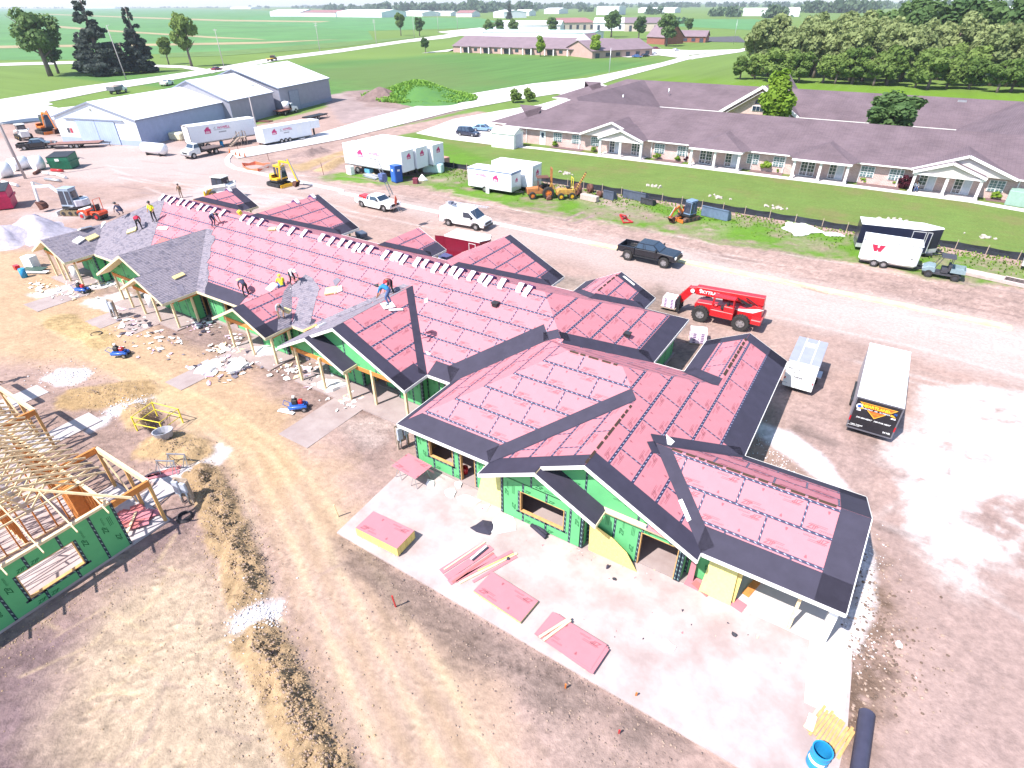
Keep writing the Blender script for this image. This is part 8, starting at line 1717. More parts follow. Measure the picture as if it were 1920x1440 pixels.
mb=MB();mb.cyl((0,0,.42),.26,.84,n=14);put(mb,'blue_drum',TEAL,G(47,520),0,'blue drum standing by a white crate left of the farthest porch','drum');mb=MB();mb.bb(-.5,.5,-.4,.4,0,1.15);put(mb,'white_crate',PAPER,G(52,512)+Vector((-1.0,.9,0)),R(20),'white crate behind the blue drum','crate');boards('door_pile',G(66,508),R(25),[(0,0,.1,2.1,.9,.05,0,mat('dark_green_panel',(.05,.09,.07),.6),'panel'),(.6,-.5,.02,2.2,.5,.04,6,PAPER,'panel')],'dark green panel and white panel leaning low beside the blue drum','panels',.1)
mb=MB();mb.bb(-.25,.25,-.2,.2,0,.4);put(mb,'red_box',RED,G(33,505),0,'small red box left of the blue drum','box')
for p,rz,lb in(((318,885),R(30),'folding sawhorse, left of two by the framed porch'),((338,872),R(30),'folding sawhorse, right of two by the framed porch')):
 mb=MB();[mb.bar((x,0,.75),(x+sx*.15,sy*.28,0),.035)for x in(-.45,.45)for sx in(-1,1)for sy in(-1,1)];mb.bar((-.5,0,.76),(.5,0,.76),.06);put(mb,'sawhorse',STEEL,G(*p),rz,lb,'sawhorse')
boards('sheathing_offcuts',Vector((-25.8,6.85,0)),R(15),[(random.uniform(-.4,.4),random.uniform(-.25,.25),.02*k,random.uniform(1.0,2.0),random.uniform(.4,.9),.018,random.uniform(-50,60),ROOFP2 if k%2 else ROOFP,'sheet')for k in range(9)]+[(.3,-.4,.2,1.5,.1,.04,-60,WOODP,'board')],'heap of red pink sheathing offcuts on the framed porch','offcuts',.1)
boards('sheathing_offcuts',G(300,893),R(50),[(0,0,0,1.9,.3,.02,0,ROOFP,'strip'),(.2,.25,.0,1.6,.25,.02,12,ROOFP2,'strip')],'pink strips on the ground beyond the framed porch')
for p,h_,m,lb in(((742,1138),.9,RED,'red marker lath standing in the dark soil'),((1060,1290),.35,ORANGE,'orange marker lath near the slab edge'),((1192,1305),.3,ORANGE,'orange marker lath, farther right by the slab edge'),((1160,1375),.3,RED,'small red marker near the bottom middle'),((634,968),.9,WOODP,'pale timber stake at the left corner of the slab'),((452,296),1.8,RUST,'thin steel post by the orange netting'),((607,328),1.8,RUST,'thin steel post in the weeds right of the yellow excavator'),((505,302),1.2,RUST,'thin steel post right of the orange netting')):mb=MB();mb.bb(-.03,.03,-.02,.02,0,h_);o=put(mb,'marker_stake',m,G(*p),.4,lb,'stake');o.rotation_euler.x=.15
nt_=empty('safety_netting',G(480,317),0,'sagging orange safety netting on the dirt left of the yellow excavator','netting')
_r=random.Random(4);ring=[G(*q)-G(480,317)for q in((455,312),(480,309),(508,312),(505,319),(484,323),(462,320))]
for k in range(6):
 a,b_=ring[k],ring[(k+1)%6];mb=MB();mb.add([(*a[:2],.02),(*b_[:2],.02),(*b_[:2],.55),(*(a*.5+b_*.5)[:2],.35),(*a[:2],.55)],[(0,1,2,3,4)]);mb.build('net_panel',mat('orange_net',(.70,.16,.08),.6,var=.2,scale=6),nt_)
for i,p in enumerate(((431,286),(442,290),(449.5,292.5),(459.5,293.5))):
 mb=MB();mb.bb(-.18,.18,-.18,.18,0,.03);mb.tube([(0,0,.03),(0,0,.7)],[.13,.03],8);put(mb,'traffic_cone',ORANGE,G(*p,.1),0,('leftmost','second from left','third from left','rightmost')[i]+' orange cone in the row across the street','cone','cones across the street')
pt=empty('portable_toilet',G(745,341),R(-14),'blue portable toilet in front of the three box trailers','portable toilet');mb=MB();mb.bb(-.58,.58,-.58,.58,.05,2.1);mb.build('body',BLUEP,pt,bevel=.03);mb=MB();mb.bb(-.62,.62,-.62,.62,2.1,2.28);mb.build('roof',BLUEP,pt,bevel=.05);mb=MB();mb.bb(-.45,.45,-.62,-.58,.15,2.0);mb.build('door',mat('blue_door',(.03,.12,.42),.45),pt);mb=MB();mb.bb(-.15,.15,-.64,-.62,1.5,1.75);mb.bb(.585,.60,-.2,.2,1.5,1.75);mb.build('sign',PAPER,pt)
for(p,sz,m,rz,lb,nm,cat)in(((780,344),(.7,.6,.75),mat('dark_red_box',(.17,.03,.05),.6),20,'dark red box in the weeds right of the portable toilet','red_box','box'),((831,308),(1.7,1.3,1.1),mat('brick_pink_pallet',(.45,.24,.20),.85,var=.2,scale=5),-10,'pallet of pink brick at the end of the silt fence','brick_pallet','pallet'),((658,327),(1.1,.7,1.2),PAPER,-10,'white panel box behind the wheels of the nearest box trailer','white_crate','crate'),((1105,376),(2.4,.7,.7),mat('tan_stone_block',(.45,.36,.32),.9,var=.15),-8,'long tan stone block in the weeds','stone_block','block'),((962,274),(1.2,.8,.6),DARKM,-8,'dark bin at the corner of the white garden shed','bin','bin'),((1905,384),(2.2,2.0,1.7),mat('pale_green_cabinet',(.24,.36,.30),.5),-10,'pale green utility cabinet at the right edge of the lawn','utility_cabinet','cabinet'),((1918,343),(1.0,.8,1.0),STEEL,-8,'grey air conditioner by the brick wall at the right edge','air_conditioner','air conditioner')):mb=MB();mb.bb(-sz[0]/2,sz[0]/2,-sz[1]/2,sz[1]/2,0,sz[2]);put(mb,nm,m,G(*p),R(rz),lb,cat,bevel=.04)
scrapm('white_bag',G(792,338),.7,PAPER,'white bag slumped behind the dark red box','bag',31,flat=.5);mb=MB();mb.bb(-1.5,1.5,-.6,.6,0,1.3);put(mb,'tarp_bale',mat('pale_teal_tarp',(.50,.66,.62),.5,var=.1,scale=3,bump=.4,bscale=5),G(813,323),R(20),'bale under a pale teal tarp at the foot of the box trailers','bale',bevel=.15)
boards('scaffold_pile',G(700,331),R(-12),[(0,-.4,.1,3.4,.5,.06,0,ALU,'plank'),(.2,.1,.2,3.2,.45,.06,4,ALU,'plank'),(-.6,.5,.1,2.0,.2,.12,-18,WOODP,'board'),(.3,-.8,.02,3.0,.5,.05,2,STEEL,'plank'),(-1.4,.3,.3,1.0,.8,.5,10,mat('tool_blue',(.1,.3,.45),.5),'box')],'pile of aluminium planks and boards under the nearest box trailer','pile',.02)
for p,r,lb in(((1083,366),.75,'large rusty wheel standing in the weeds'),((1106,361),.55,'smaller rusty wheel near the fence'),((1124,370),.4,'smallest rusty wheel in the weeds')):mb=MB();mb.cyl((0,0,r),r,.5,'x',14);mb.cyl((0,0,r),r*.4,.7,'x',10);put(mb,'iron_wheel',RUST,G(*p),R(50),lb,'wheel')
def attach(p,L,h,m,rz,label):
 t=empty('bucket_attachment',G(*p),R(rz),label,'machine attachment');mb=MB();mb.extr([(-.5,.05),(.5,.05),(.5,.12),(-.42,.15),(-.42,h),(-.5,h)],'x',-L/2,L/2);mb.build('shell',m,t)
 for s in(-1,1):mb=MB();mb.extr([(-.5,.05),(.5,.05),(.1,h*.8),(-.5,h)],'x',s*L/2-.03,s*L/2+.03);mb.build('side_plate',m,t)
 mb=MB();mb.bb(-L/2,L/2,-.56,-.5,h-.1,h);mb.build('top_bar',m,t);return t
SB=mat('slate_steel',(.10,.12,.17),.5,.3,var=.2);attach((1144,373),1.5,1.1,SB,-10,'slate grey fork attachment with a white panel in the weeds');attach((1192,374),3.2,1.1,SB,-10,'wide slate grey bucket lying against the silt fence');attach((1216,383),1.7,.8,mat('black_iron',(.05,.05,.06),.6,.2,var=.3),-12,'small black attachment in front of the wide bucket');attach((1342,408),3.2,1.2,mat('steel_blue',(.15,.21,.32),.5,.3,var=.2),-12,'steel blue open bucket right of the small orange excavator')
rf=empty('drag_harrow',G(1170,412),R(-28),'red steel drag lying on the dirt near the kerb','implement');[(lambda mb:mb.build('bar',RED,rf))(MB().bar(a,b_,.12,.12))for a,b_ in(((-1.4,.5,.1),(1.4,.1,.1)),((-1.4,.5,.1),(1.0,-.9,.1)),((1.4,.1,.1),(1.0,-.9,.1)),((-.2,.33,.1),(-.1,-.25,.1)),((.3,.25,.1),(.3,-.1,.55)),((-1.3,.5,.2),(.3,-.1,.55)))]
for i,p in enumerate(((1060,326),(1228,350),(1343,370),(1452,390),(1672,413),(1843,444))):
 t=empty('rubble_heap',G(*p),0,('white rubble patch on the lawn behind the yellow trencher','white rubble patch on the lawn behind the silt fence, above the black pickup','small rubble patch on the lawn right of the orange cab','spread of rubble and roots on the mid lawn','rubble patch just behind the dark trailer roof','rubble patch on the lawn at the right')[i],'rubble');_r=random.Random(i)
 for k in range(9):mb=MB();s=_r.uniform(.18,.45);mb.box((_r.gauss(0,.7),_r.gauss(0,.35),s*.2),(s,s*.8,s*.5),M=Matrix.Rotation(_r.uniform(0,6),4,Vector((_r.random(),_r.random(),1))));mb.build('stone',mat('pale_rubble',(.44,.39,.35),.9,var=.2),t)
scrapm('white_sheet',G(1500,430),2.6,PAPER,'white plastic sheeting spread in the weeds by the fence','sheet',44,flat=.1,n=14);scrapm('white_sheet',G(1560,440),1.2,PAPER,'smaller white sheeting right of the larger one','sheet',45,flat=.1)
for p,lb,L in(((1863,524),'stack of weathered planks in the grass right of the utility cart',4.6),((1935,538),'second stack of planks running out at the right edge',4.0)):
 t=empty('plank_stack',G(*p),R(-10),lb,'planks');[(lambda mb:mb.build('plank',mat('bleached_plank',(.48,.38,.36),.85,var=.18),t))(MB().box((random.uniform(-.1,.1),-.45+.3*(k%4),.06+.07*(k//4)),(L,.27,.06)))for k in range(16)]
boards('kerb_forms',G(1500,538),R(-11),[(0,0,0,4.5,.08,.1,0,WOODG,'form'),(.6,.2,0,4.0,.06,.08,1,WOODP,'form')],'long timber kerb form lying beside the site road','timber',.02)
box_trailer(G(1925,512)+Vector((1.6,1.2,0)),R(-8),'white trailer cut off by the right edge',4,2,2.0,.4,WHITE,WHITE,name='enclosed_trailer')
gs=empty('garden_shed',(-57.2,88.9,0),R(2),'small white garden shed at the corner of the parking lot','shed');mb=MB();mb.extr([(-1.6,0),(1.6,0),(1.6,2.3),(0,3.0),(-1.6,2.3)],'x',-2.2,2.2);mb.build('wall',WHITE,gs);mb=MB();[mb.add([(-2.35,0,3.05),(2.35,0,3.05),(2.35,s*1.75,2.28),(-2.35,s*1.75,2.28),(-2.35,0,3.13),(2.35,0,3.13),(2.35,s*1.75,2.36),(-2.35,s*1.75,2.36)],[(0,1,2,3),(7,6,5,4),(2,6,7,3),(0,3,7,4),(1,5,6,2)])for s in(-1,1)];mb.build('roof',PAPER,gs);mb=MB();mb.bb(2.2,2.24,-1.0,1.0,.1,2.1);mb.build('door',mat('pale_grey_door',(.50,.52,.60),.5),gs)
def dumpster(p,rz,label,m,s=1.):
 t=empty('dumpster',G(*p),R(rz),label,'dumpster');mb=MB();mb.extr([(-.9*s,.1),(.9*s,.1),(1.05*s,1.0*s),(1.05*s,1.55*s),(-1.05*s,1.35*s),(-1.05*s,1.0*s)],'x',-1.1*s,1.1*s);mb.build('body',m,t,bevel=.03);mb=MB();mb.bar((0,-1.08*s,1.38*s),(0,1.08*s,1.58*s),2.2*s,.05);mb.build('lid',DARKM,t);mb=MB();[mb.bb(x*s-.06,x*s+.06,-1.1*s,1.1*s,.7*s,.85*s)for x in(-1.15,1.15)];mb.build('lift_pocket',m,t);mb=MB();mb.bb(-.35,.2,-1.075*s-.02,-1.06*s,.95*s,1.2*s);mb.build('label',PAPER,t);return t
dumpster((124,315),40,'dark green dumpster on the yard beside scattered pipe',GREEN_D,1.35);dumpster((-2,390),60,'bright red dumpster cut off by the left edge',DPINK,1.6)
pt_=empty('propane_tank',G(293,291),R(12),'long white tank lying by the corner of the blue grey shed','tank');mb=MB();mb.tube([(-2.4,0,1.1),(-2.1,0,1.1),(2.1,0,1.1),(2.4,0,1.1)],[.3,.85,.85,.3],14);mb.build('shell',PLASTIC_W,pt_);[(lambda mb:mb.build('saddle',DARKM,pt_))(MB().bb(x-.1,x+.1,-.6,.6,0,.5))for x in(-1.4,1.4)]
for p,r,L,rz,lb in(((12,332),1.0,1.6,0,'round white tank, left of a pair at the left edge'),((40,318),.9,2.2,10,'round white tank behind the leaning poles'),((75,318),1.0,1.3,0,'white tank right of the leaning poles')):mb=MB();mb.cyl((0,0,r),r,L,'y',16);put(mb,'storage_tank',PLASTIC_W,G(*p),R(rz),lb,'tank')
for i,(p,L,m,rz)in enumerate((((95,328),3.0,PAPER,10),((115,332),3.5,PAPER,-5),((108,322),2.0,RED,20),((20,347),4.0,PAPER,3),((100,340),3,STEEL,12),((70,325),2.2,RUST,-40))):mb=MB();mb.cyl((0,0,.2),.2,L,'x',10);put(mb,'pipe_length',m,G(*p),R(rz),('white pipe nearest the green dumpster','longer white pipe below the green dumpster','red pipe beside the green dumpster','long white pipe at the foot of the leaning poles','grey steel pipe on the weedy patch','rusty pipe leaning by the poles')[i],'pipe')
mb=MB();mb.cyl((0,0,1.7),1.7,.15,'y',24);mb.cyl((0,.9,1.7),1.7,.15,'y',24);mb.cyl((0,.45,1.7),.8,.8,'y',16);put(mb,'cable_reel',mat('reel_blue',(.04,.22,.45),.5),G(492,215),R(100),'big blue cable reel against the middle grey shed','cable reel');mb=MB();mb.cyl((0,0,1.0),1.0,.1,'y',18);mb.cyl((0,.6,1.0),1.0,.1,'y',18);put(mb,'cable_reel',DARKM,G(478,216),R(80),'dark smaller reel left of the big blue reel','cable reel')
boards('board_pile',G(495,228),R(20),[(random.uniform(-.2,.2),-.8+.25*k,0,3.4,.22,.15,random.uniform(-4,4),RUST,'board')for k in range(7)],'pile of reddish boards on the ground beside the light pole','boards',.02);mb=MB();mb.bb(-1.4,1.4,-.8,.8,0,1.3);put(mb,'tarp_bale',mat('pale_yellow_tarp',(.62,.58,.40),.6,var=.1,bump=.4,bscale=5),G(335,262),R(15),'bale under a pale yellow tarp between shed and long trailer','bale',bevel=.2);mb=MB();mb.cyl((0,0,.45),.3,.9,n=12);put(mb,'blue_drum',TEAL,G(417,275),0,'blue drum under the long white trailer','drum');mb=MB();mb.bb(-1.2,1.2,-.5,.5,0,.8);put(mb,'dark_equipment',SB,G(215,268),R(15),'dark machine part in front of the sliding shed doors','equipment',bevel=.1);mb=MB();mb.bb(-2.6,2.6,-.7,.7,0,1.1);put(mb,'tarp_bale',mat('black_tarp',(.035,.035,.05),.5,var=.3,bump=.5,bscale=4),G(292,268)+Vector((-3,6,0)),R(106),'long heap under black tarp along the blue grey shed wall','bale',bevel=.2)
lp=G(779,420);ladder('hoist_ladder',(lp.x,lp.y-3.2,3.9),(lp.x-1.3,lp.y-3.5,7.4),'ladder hoist standing above the third back gable',.5,STEEL,10,'ladder hoist')
mb=MB();mb.cyl((0,0,0),.4,.5,'x',12);mb.box((0,-.1,.35),(.6,.6,.3));put(mb,'hoist_motor',mat('hoist_blue',(.10,.14,.30),.5,var=.2),Vector((lp.x-.7,lp.y-3.45,5.6)),0,'blue grey motor hanging on the ladder hoist','motor')
mb=MB();mb.bb(-.6,.6,-.45,.45,.35,.8);mb.bb(-.8,-.5,-.3,.3,.1,.4);put(mb,'dark_cart',SB,G(679,449),R(-20),'dark cart on the road by the second back gable','cart',bevel=.06);mb=MB();mb.bb(-.65,.65,-.5,.5,0,.5,0);mb.bb(-.6,.6,-.45,.45,.5,.75,1);put(mb,'wrapped_pallet',[PAPER,mat('slate_blue_wrap',(.08,.10,.22),.4,var=.4,scale=8)],G(835,492),R(-10),'pallet of slate blue packs between two back gables','pallet')
sg=empty('flag_sign',G(744,397),R(20),'red diamond road sign on a tilted stand in front of the white pickup','road sign');mb=MB();mb.add([(0,-.5,1.25),(0,0,.7),(0,.5,1.25),(0,0,1.95),(.03,-.5,1.25),(.03,0,.7),(.03,.5,1.25),(.03,0,1.95)],[(0,1,2,3),(7,6,5,4),(0,4,5,1),(1,5,6,2),(2,6,7,3),(3,7,4,0)]);mb.build('sign_panel',mat('sign_orange_red',(.62,.08,.03),.5),sg);[(lambda mb:mb.build('leg',STEEL,sg))(MB().bar((.02,0,.9),(x,y,0),.04))for x,y in((.5,.3),(.5,-.3),(-.5,0))]
# -- shingle bundles draped over the ridge
def drape(F1,F2,half=(.52,.34),wd=.36,th=.17,seed=0):
 mb=MB();s1,s2=F1,F2;pts=[]
 for k in range(9):
  t=-half[0]+(half[0]+half[1])*k/8;z=(-abs(t)*(s1 if t<0 else s2))+.05*math.exp(-(t*4)**2)*1.2;pts.append((t,z))
 for k in range(8):
  (a,za),(b_,zb)=pts[k],pts[k+1];L_=1 if k in(5,6,7)else 0
  mb.add([(-wd/2,a,za),(wd/2,a,za),(wd/2,b_,zb),(-wd/2,b_,zb),(-wd/2,a,za+th),(wd/2,a,za+th),(wd/2,b_,zb+th),(-wd/2,b_,zb+th)],[(0,1,2,3),(3,7,4,0)],1);i=len(mb.v)-8;mb.add([],[])
  mb.f+=[(i+4,i+5,i+6,i+7)];mb.m+=[0 if k<5 else 1 if k==5 else 2];mb.sm+=[False];mb.f+=[(i+1,i+2,i+6,i+5)];mb.m+=[1];mb.sm+=[False]
  if k==0:mb.f+=[(i,i+4,i+5,i+1)];mb.m+=[0];mb.sm+=[False]
  if k==7:mb.f+=[(i+3,i+2,i+6,i+7)];mb.m+=[2];mb.sm+=[False]
 return mb.mesh('shingle_bundle',[mat('bundle_white',(.74,.68,.74),.5,var=.08,scale=6),PURPLE,PINKW])
DR=[drape(.5,.44,(.56,.34)),drape(.5,.44,(.50,.42)),drape(.5,.44,(.66,.30),.36)];DG='shingle bundles draped along the main ridge'
def ridge_x(px,py):
 d=ROT@Vector((px-_cx,py-_cy,FPX));t=(RY-.1)/d.y;return d.x*t
_bs=[(720+x*.1667,380+y*.1667)for x,y in((40,580),(130,610),(180,620),(250,640),(390,680),(480,700),(600,710),(700,740),(790,780),(870,775),(1000,820),(1120,840),(1200,870),(1340,890),(1540,960),(1640,980))]+[(360+x*.1771,330+y*.1771)for x,y in((560,450),(650,470),(750,505),(960,580),(1080,590),(1210,630),(1390,665),(1500,680),(1600,710),(1680,730),(1760,740),(1820,770),(1900,780),(170,360),(260,400),(350,410))]+[(40+x*.2083,340+y*.2083)for x,y in((1290,170),(1340,180),(1390,190),(1450,205),(1500,215),(1560,230),(1630,250))]
_bs.sort();_p0=None
for i,p in enumerate(_bs):
 o=link('shingle_bundle',DR[i%3],None,(ridge_x(*p),RY+.02,RZ+.0),(random.uniform(-.02,.02),random.uniform(-.03,.03),random.uniform(-.14,.05)));tag(o,'white and purple wrapped shingle bundle bent over the pink ridge in the long row','shingle bundle',DG)
for i,(F,x,y)in enumerate(((e2R,-46.75,35.6),(e2R,-46.75,37.6),(e1R,-59.25,37.0))):o=link('shingle_bundle',drape(.5,.5,(.4,.4)),None,(x,y,F.z(x,y)),(0,0,R(90)));tag(o,('bundle lying over the second back gable ridge, nearer the main ridge','bundle at the outer end of the second back gable ridge','bundle at the outer end of the farthest back gable ridge')[i],'shingle bundle')
def onroof(F,px,py,off=.05):q=F.px(px,py);return F.P(*q,off)
def roofthing(F,p,mb,name,mats,label,cat,rz=0.):
 c=onroof(F,*p);o=mb.build(name,mats);M=Matrix((F.u,F.v,F.n)).transposed().to_4x4()@Matrix.Rotation(rz,4,'Z');M.translation=c;o.matrix_basis=M;return tag(o,label,cat)
YB_=mat('kraft_bundle',(.62,.52,.24),.7,var=.12,scale=6)
for i,(F,p,sz,m,rz,lb)in enumerate(((aR,(335,519),(.9,.32,.1),YB_,.1,'yellow open bundle lying on the grey shingled gable'),(MF,(623,547),(.9,.6,.12),YB_,.5,'yellow bundle beside white paper on the pink roof'),(MF,(249,434),(.9,.5,.12),YB_,.7,'yellow bundle behind the worker in red'),(bR,(173,447),(1.0,.45,.14),YB_,.2,'yellow bundle on the farthest shingled gable'),(MF,(306,429),(1.2,.3,.05),PAPER,.2,'white strip below the worker in yellow'),(MF,(512,431),(.7,.3,.1),YB_,.3,'yellow brown bundle just below the main ridge'),(MF,(452,402),(.28,.28,.3),YEL2,.0,'yellow bucket standing near the main ridge'),(cR,(509,539),(.9,.4,.04),PAPER,.3,'white paper below the worker in the straw hat'),(MF,(536,551),(.5,.9,.05),PAPER,.2,'white bag behind the crouching worker in yellow'),(MF,(635,545),(.6,.5,.08),PAPER,.8,'crumpled white paper beside the yellow bundle'),(MF,(582,616),(1.0,.2,.03),WOOD,.9,'brown board lying by the grey gable strip'),(dR,(727,574),(.8,.5,.05),PAPER,-.3,'white paper at the feet of the worker in blue'),(dR,(742,582),(.9,.15,.04),PAPER,-.5,'thin white strip right of the worker in blue'),(dL,(603,612),(.7,.3,.1),PAPER,.1,'white bundle on the grey gable strip'),(bR,(148,452),(.9,.5,.12),PAPER,.4,'white and pink wrap on the farthest shingled gable'),(MF,(192,424),(.4,.9,.05),PAPER,.3,'white wrap near the far hip'),(MW,(160,430),(1.0,.6,.1),PAPER,.2,'heaped white wrap on the far hip edge'))):
 mb=MB();mb.bb(-sz[0]/2,sz[0]/2,-sz[1]/2,sz[1]/2,0,sz[2]);roofthing(F,p,mb,'roof_bundle' if m is YB_ else 'roof_scrap',m,lb,'bundle' if m is YB_ else 'scrap',rz)
 # -- people: one skinned body each, clothing by body region
POSES=dict(stand=dict(pel=(0,0,.96),che=(.02,0,1.28),nec=(.03,0,1.5),hea=(.06,0,1.68),sho=(.02,.19,1.43),elb=(.05,.27,1.15),wri=(.20,.24,.97),han=(.28,.22,.94),hip=(0,.1,.92),kne=(.05,.13,.5),ank=(-.01,.15,.09),toe=(.17,.17,.04)),bend=dict(pel=(-.14,0,.90),che=(.16,0,1.10),nec=(.36,0,1.12),hea=(.52,0,1.06),sho=(.30,.19,1.06),elb=(.42,.22,.78),wri=(.52,.15,.52),han=(.58,.12,.44),hip=(-.14,.1,.86),kne=(.06,.15,.48),ank=(-.10,.18,.09),toe=(.08,.2,.04)),crouch=dict(pel=(-.16,0,.40),che=(.10,0,.72),nec=(.24,0,.90),hea=(.36,0,.98),sho=(.20,.19,.84),elb=(.36,.26,.56),wri=(.52,.16,.32),han=(.58,.13,.25),hip=(-.14,.1,.38),kne=(.26,.22,.50),ank=(-.04,.2,.09),toe=(.14,.22,.04)),sit=dict(pel=(-.05,0,.52),che=(0,0,.84),nec=(.02,0,1.06),hea=(.05,0,1.24),sho=(.0,.19,1.0),elb=(.08,.26,.72),wri=(.28,.2,.62),han=(.36,.18,.60),hip=(0,.1,.50),kne=(.42,.13,.52),ank=(.44,.14,.09),toe=(.62,.15,.04)))
def person(loc,rz,pose,label,shirt,legs,hat=None,long=True,sc=1.0,hair=(.02,.015,.012)):
 J=POSES[pose];V=[];E=[];Rr=[];reg=[]
 def add(p,r,par=None,rg=0):V.append(Vector(p));Rr.append(r);reg.append(rg);(E.append((par,len(V)-1))if par is not None else None);return len(V)-1
 pel=add(J['pel'],.145,None,1);bel=add(Vector(J['pel']).lerp(Vector(J['che']),.5),.135,pel,0);che=add(J['che'],.155,bel,0);nec=add(J['nec'],.065,che,2);hb=add(Vector(J['nec']).lerp(Vector(J['hea']),.55),.085,nec,2);hea=add(J['hea'],.105,hb,2)
 for s in(-1,1):
  m=lambda k:(J[k][0],J[k][1]*s,J[k][2])
  sh=add(m('sho'),.075,che,0);el=add(m('elb'),.052,sh,0);wr=add(m('wri'),.036,el,0 if long else 2);ha=add(m('han'),.040,wr,2)
  h=Vector(m('han'));d=(h-Vector(m('wri'))).normalized();sd=d.cross(Vector((0,0,1)));sd=sd.normalized()if sd.length>.1 else Vector((0,1,0))
  for q,ln in((-.03,.055),(-.01,.07),(.012,.065),(.032,.05)):add(h+d*ln+sd*q-Vector((0,0,.015)),.011,ha,2)
  add(h+sd*(.045*-s)+d*.015,.013,ha,2)
  hi=add(m('hip'),.095,pel,1);kn=add(m('kne'),.068,hi,1);an=add(m('ank'),.045,kn,1);to=add(m('toe'),.045,an,3)
 me=bpy.data.meshes.new('person');me.from_pydata([tuple(v)for v in V],E,[]);ob=bpy.data.objects.new('person',me);col.objects.link(ob)
 sk=ob.modifiers.new('skin','SKIN');sv=me.skin_vertices[0].data if me.skin_vertices else None
 if sv is None:
  bm=bmesh.new();bm.from_mesh(me);bm.verts.layers.skin.verify();bm.to_mesh(me);bm.free();sv=me.skin_vertices[0].data
 for i,r in enumerate(Rr):sv[i].radius=(r,r);sv[i].use_root=(i==pel)
 ss=ob.modifiers.new('sub','SUBSURF');ss.levels=1;ss.render_levels=1
 dg=bpy.context.evaluated_depsgraph_get();nm=bpy.data.meshes.new_from_object(ob.evaluated_get(dg));ob.modifiers.clear();ob.data=nm
 nm.materials.clear();[nm.materials.append(m)for m in(shirt,legs,SKIN,mat('work_boot',(.07,.05,.04),.8))]
 sg_=[(V[a],V[b_],reg[b_])for a,b_ in E]
 for p in nm.polygons:
  c=p.center;best=None
  for a,b_,g_ in sg_:
   t=max(0,min(1,(c-a).dot(b_-a)/max(1e-9,(b_-a).length_squared)));dd=(c-a.lerp(b_,t)).length
   if best is None or dd<best[0]:best=(dd,g_)
  p.material_index=best[1];p.use_smooth=True
 ob.location=loc;ob.rotation_euler=(0,0,rz);ob.scale=(sc,)*3;tag(ob,label,'person')
 H=Vector(J['hea']);mb=MB();mb.smooth=True
 cap=[(0.118,-.01),(.125,.03),(.10,.09),(.05,.125),(.005,.135)];n_=12
 mb.add([(H.x-.015+r*math.cos(6.2832*k/n_),H.y+r*math.sin(6.2832*k/n_),H.z+z)for r,z in cap for k in range(n_)],[(i*n_+k,i*n_+(k+1)%n_,(i+1)*n_+(k+1)%n_,(i+1)*n_+k)for i in range(len(cap)-1)for k in range(n_)])
 if hat:
  if hat=='brim':mb.cyl((H.x,H.y,H.z+.03),.23,.02,n=14)
  else:mb.box((H.x+.13,H.y,H.z+.03),(.14,.16,.015))
 mb.build('hat' if hat else 'hair',{'brim':mat('straw_hat',(.62,.48,.24),.8),'red':RED,'white':PAPER,'yellow':YEL2,'dark':DARKM,None:mat('dark_hair',(.02,.016,.014),.8)}[hat],ob)
 F3=lambda x,y,z:Vector(V[hea])+Vector((x,y,z));mb=MB();mb.box(F3(.105,0,-.02),(.03,.025,.05));mb.build('nose',SKIN,ob);mb=MB();[mb.box(F3(.098,y,.015),(.012,.022,.014))for y in(-.04,.04)];mb.box(F3(.098,0,-.065),(.01,.05,.01));o=mb.build('eyes_and_mouth',INK,ob);o['kind']='stuff'
 return ob
cl=lambda n,c:mat('cloth_'+n,c,.85,var=.15,scale=8)
NV,RDS,YLS,BLS,GRS,WHS,BKS,TNS,MRS=cl('navy',(.035,.04,.085)),cl('red',(.48,.015,.05)),cl('yellow',(.70,.68,.03)),cl('blue',(.03,.22,.50)),cl('grey',(.30,.31,.36)),cl('white',(.68,.68,.70)),cl('black',(.02,.02,.025)),cl('tan',(.42,.34,.26)),cl('maroon',(.10,.03,.05))
JN=cl('jeans',(.06,.11,.26))
for F,p,rz,pose,lb,a,b_,hat in((MF,(292,416),R(-60),'stand','worker in a yellow shirt and black trousers standing on the pink roof',YLS,BKS,'dark'),(MF,(264,432),R(150),'bend','worker in a red shirt bending at the edge of the shingles',RDS,BKS,'dark'),(MF,(403,426),R(20),'bend','worker in dark navy bending at the top of the shingled valley',NV,NV,'dark'),(MF,(463,555),R(170),'bend','worker in a straw hat and dark clothes at the low eave',NV,BKS,'brim'),(MF,(531,545),R(150),'crouch','worker in a yellow shirt and jeans crouching on the shingles',YLS,JN,'yellow'),(MF,(551,533),R(-10),'bend','worker in a grey white shirt bending beside the one in yellow',WHS,BKS,'white'),(cR,(528,598),R(-30),'bend','worker in a grey shirt and tan trousers carrying a bundle near the eave',GRS,TNS,'dark'),(dL,(729,572),R(-160),'bend','worker in a bright blue shirt and jeans on the gable ridge',BLS,JN,'dark'),(MF,(733,552),R(-70),'bend','worker in maroon with a pink cap behind the one in blue',MRS,BKS,'red'),(MW,(229,403),R(200),'crouch','worker in dark blue crouching at the far hip edge',NV,NV,'dark')):
 person(onroof(F,*p,.03)if pose=='x' else onroof(F,*p,.04),rz,pose,lb,a,b_,hat,long=False)
mb=MB();mb.box((.0,0,0),(.5,.35,.14));o=mb.build('carton',YB_);q=onroof(cR,536,592,.5);o.location=q;o.rotation_euler=(.2,.3,.4);tag(o,'brown carton held by the worker in grey near the eave','carton')
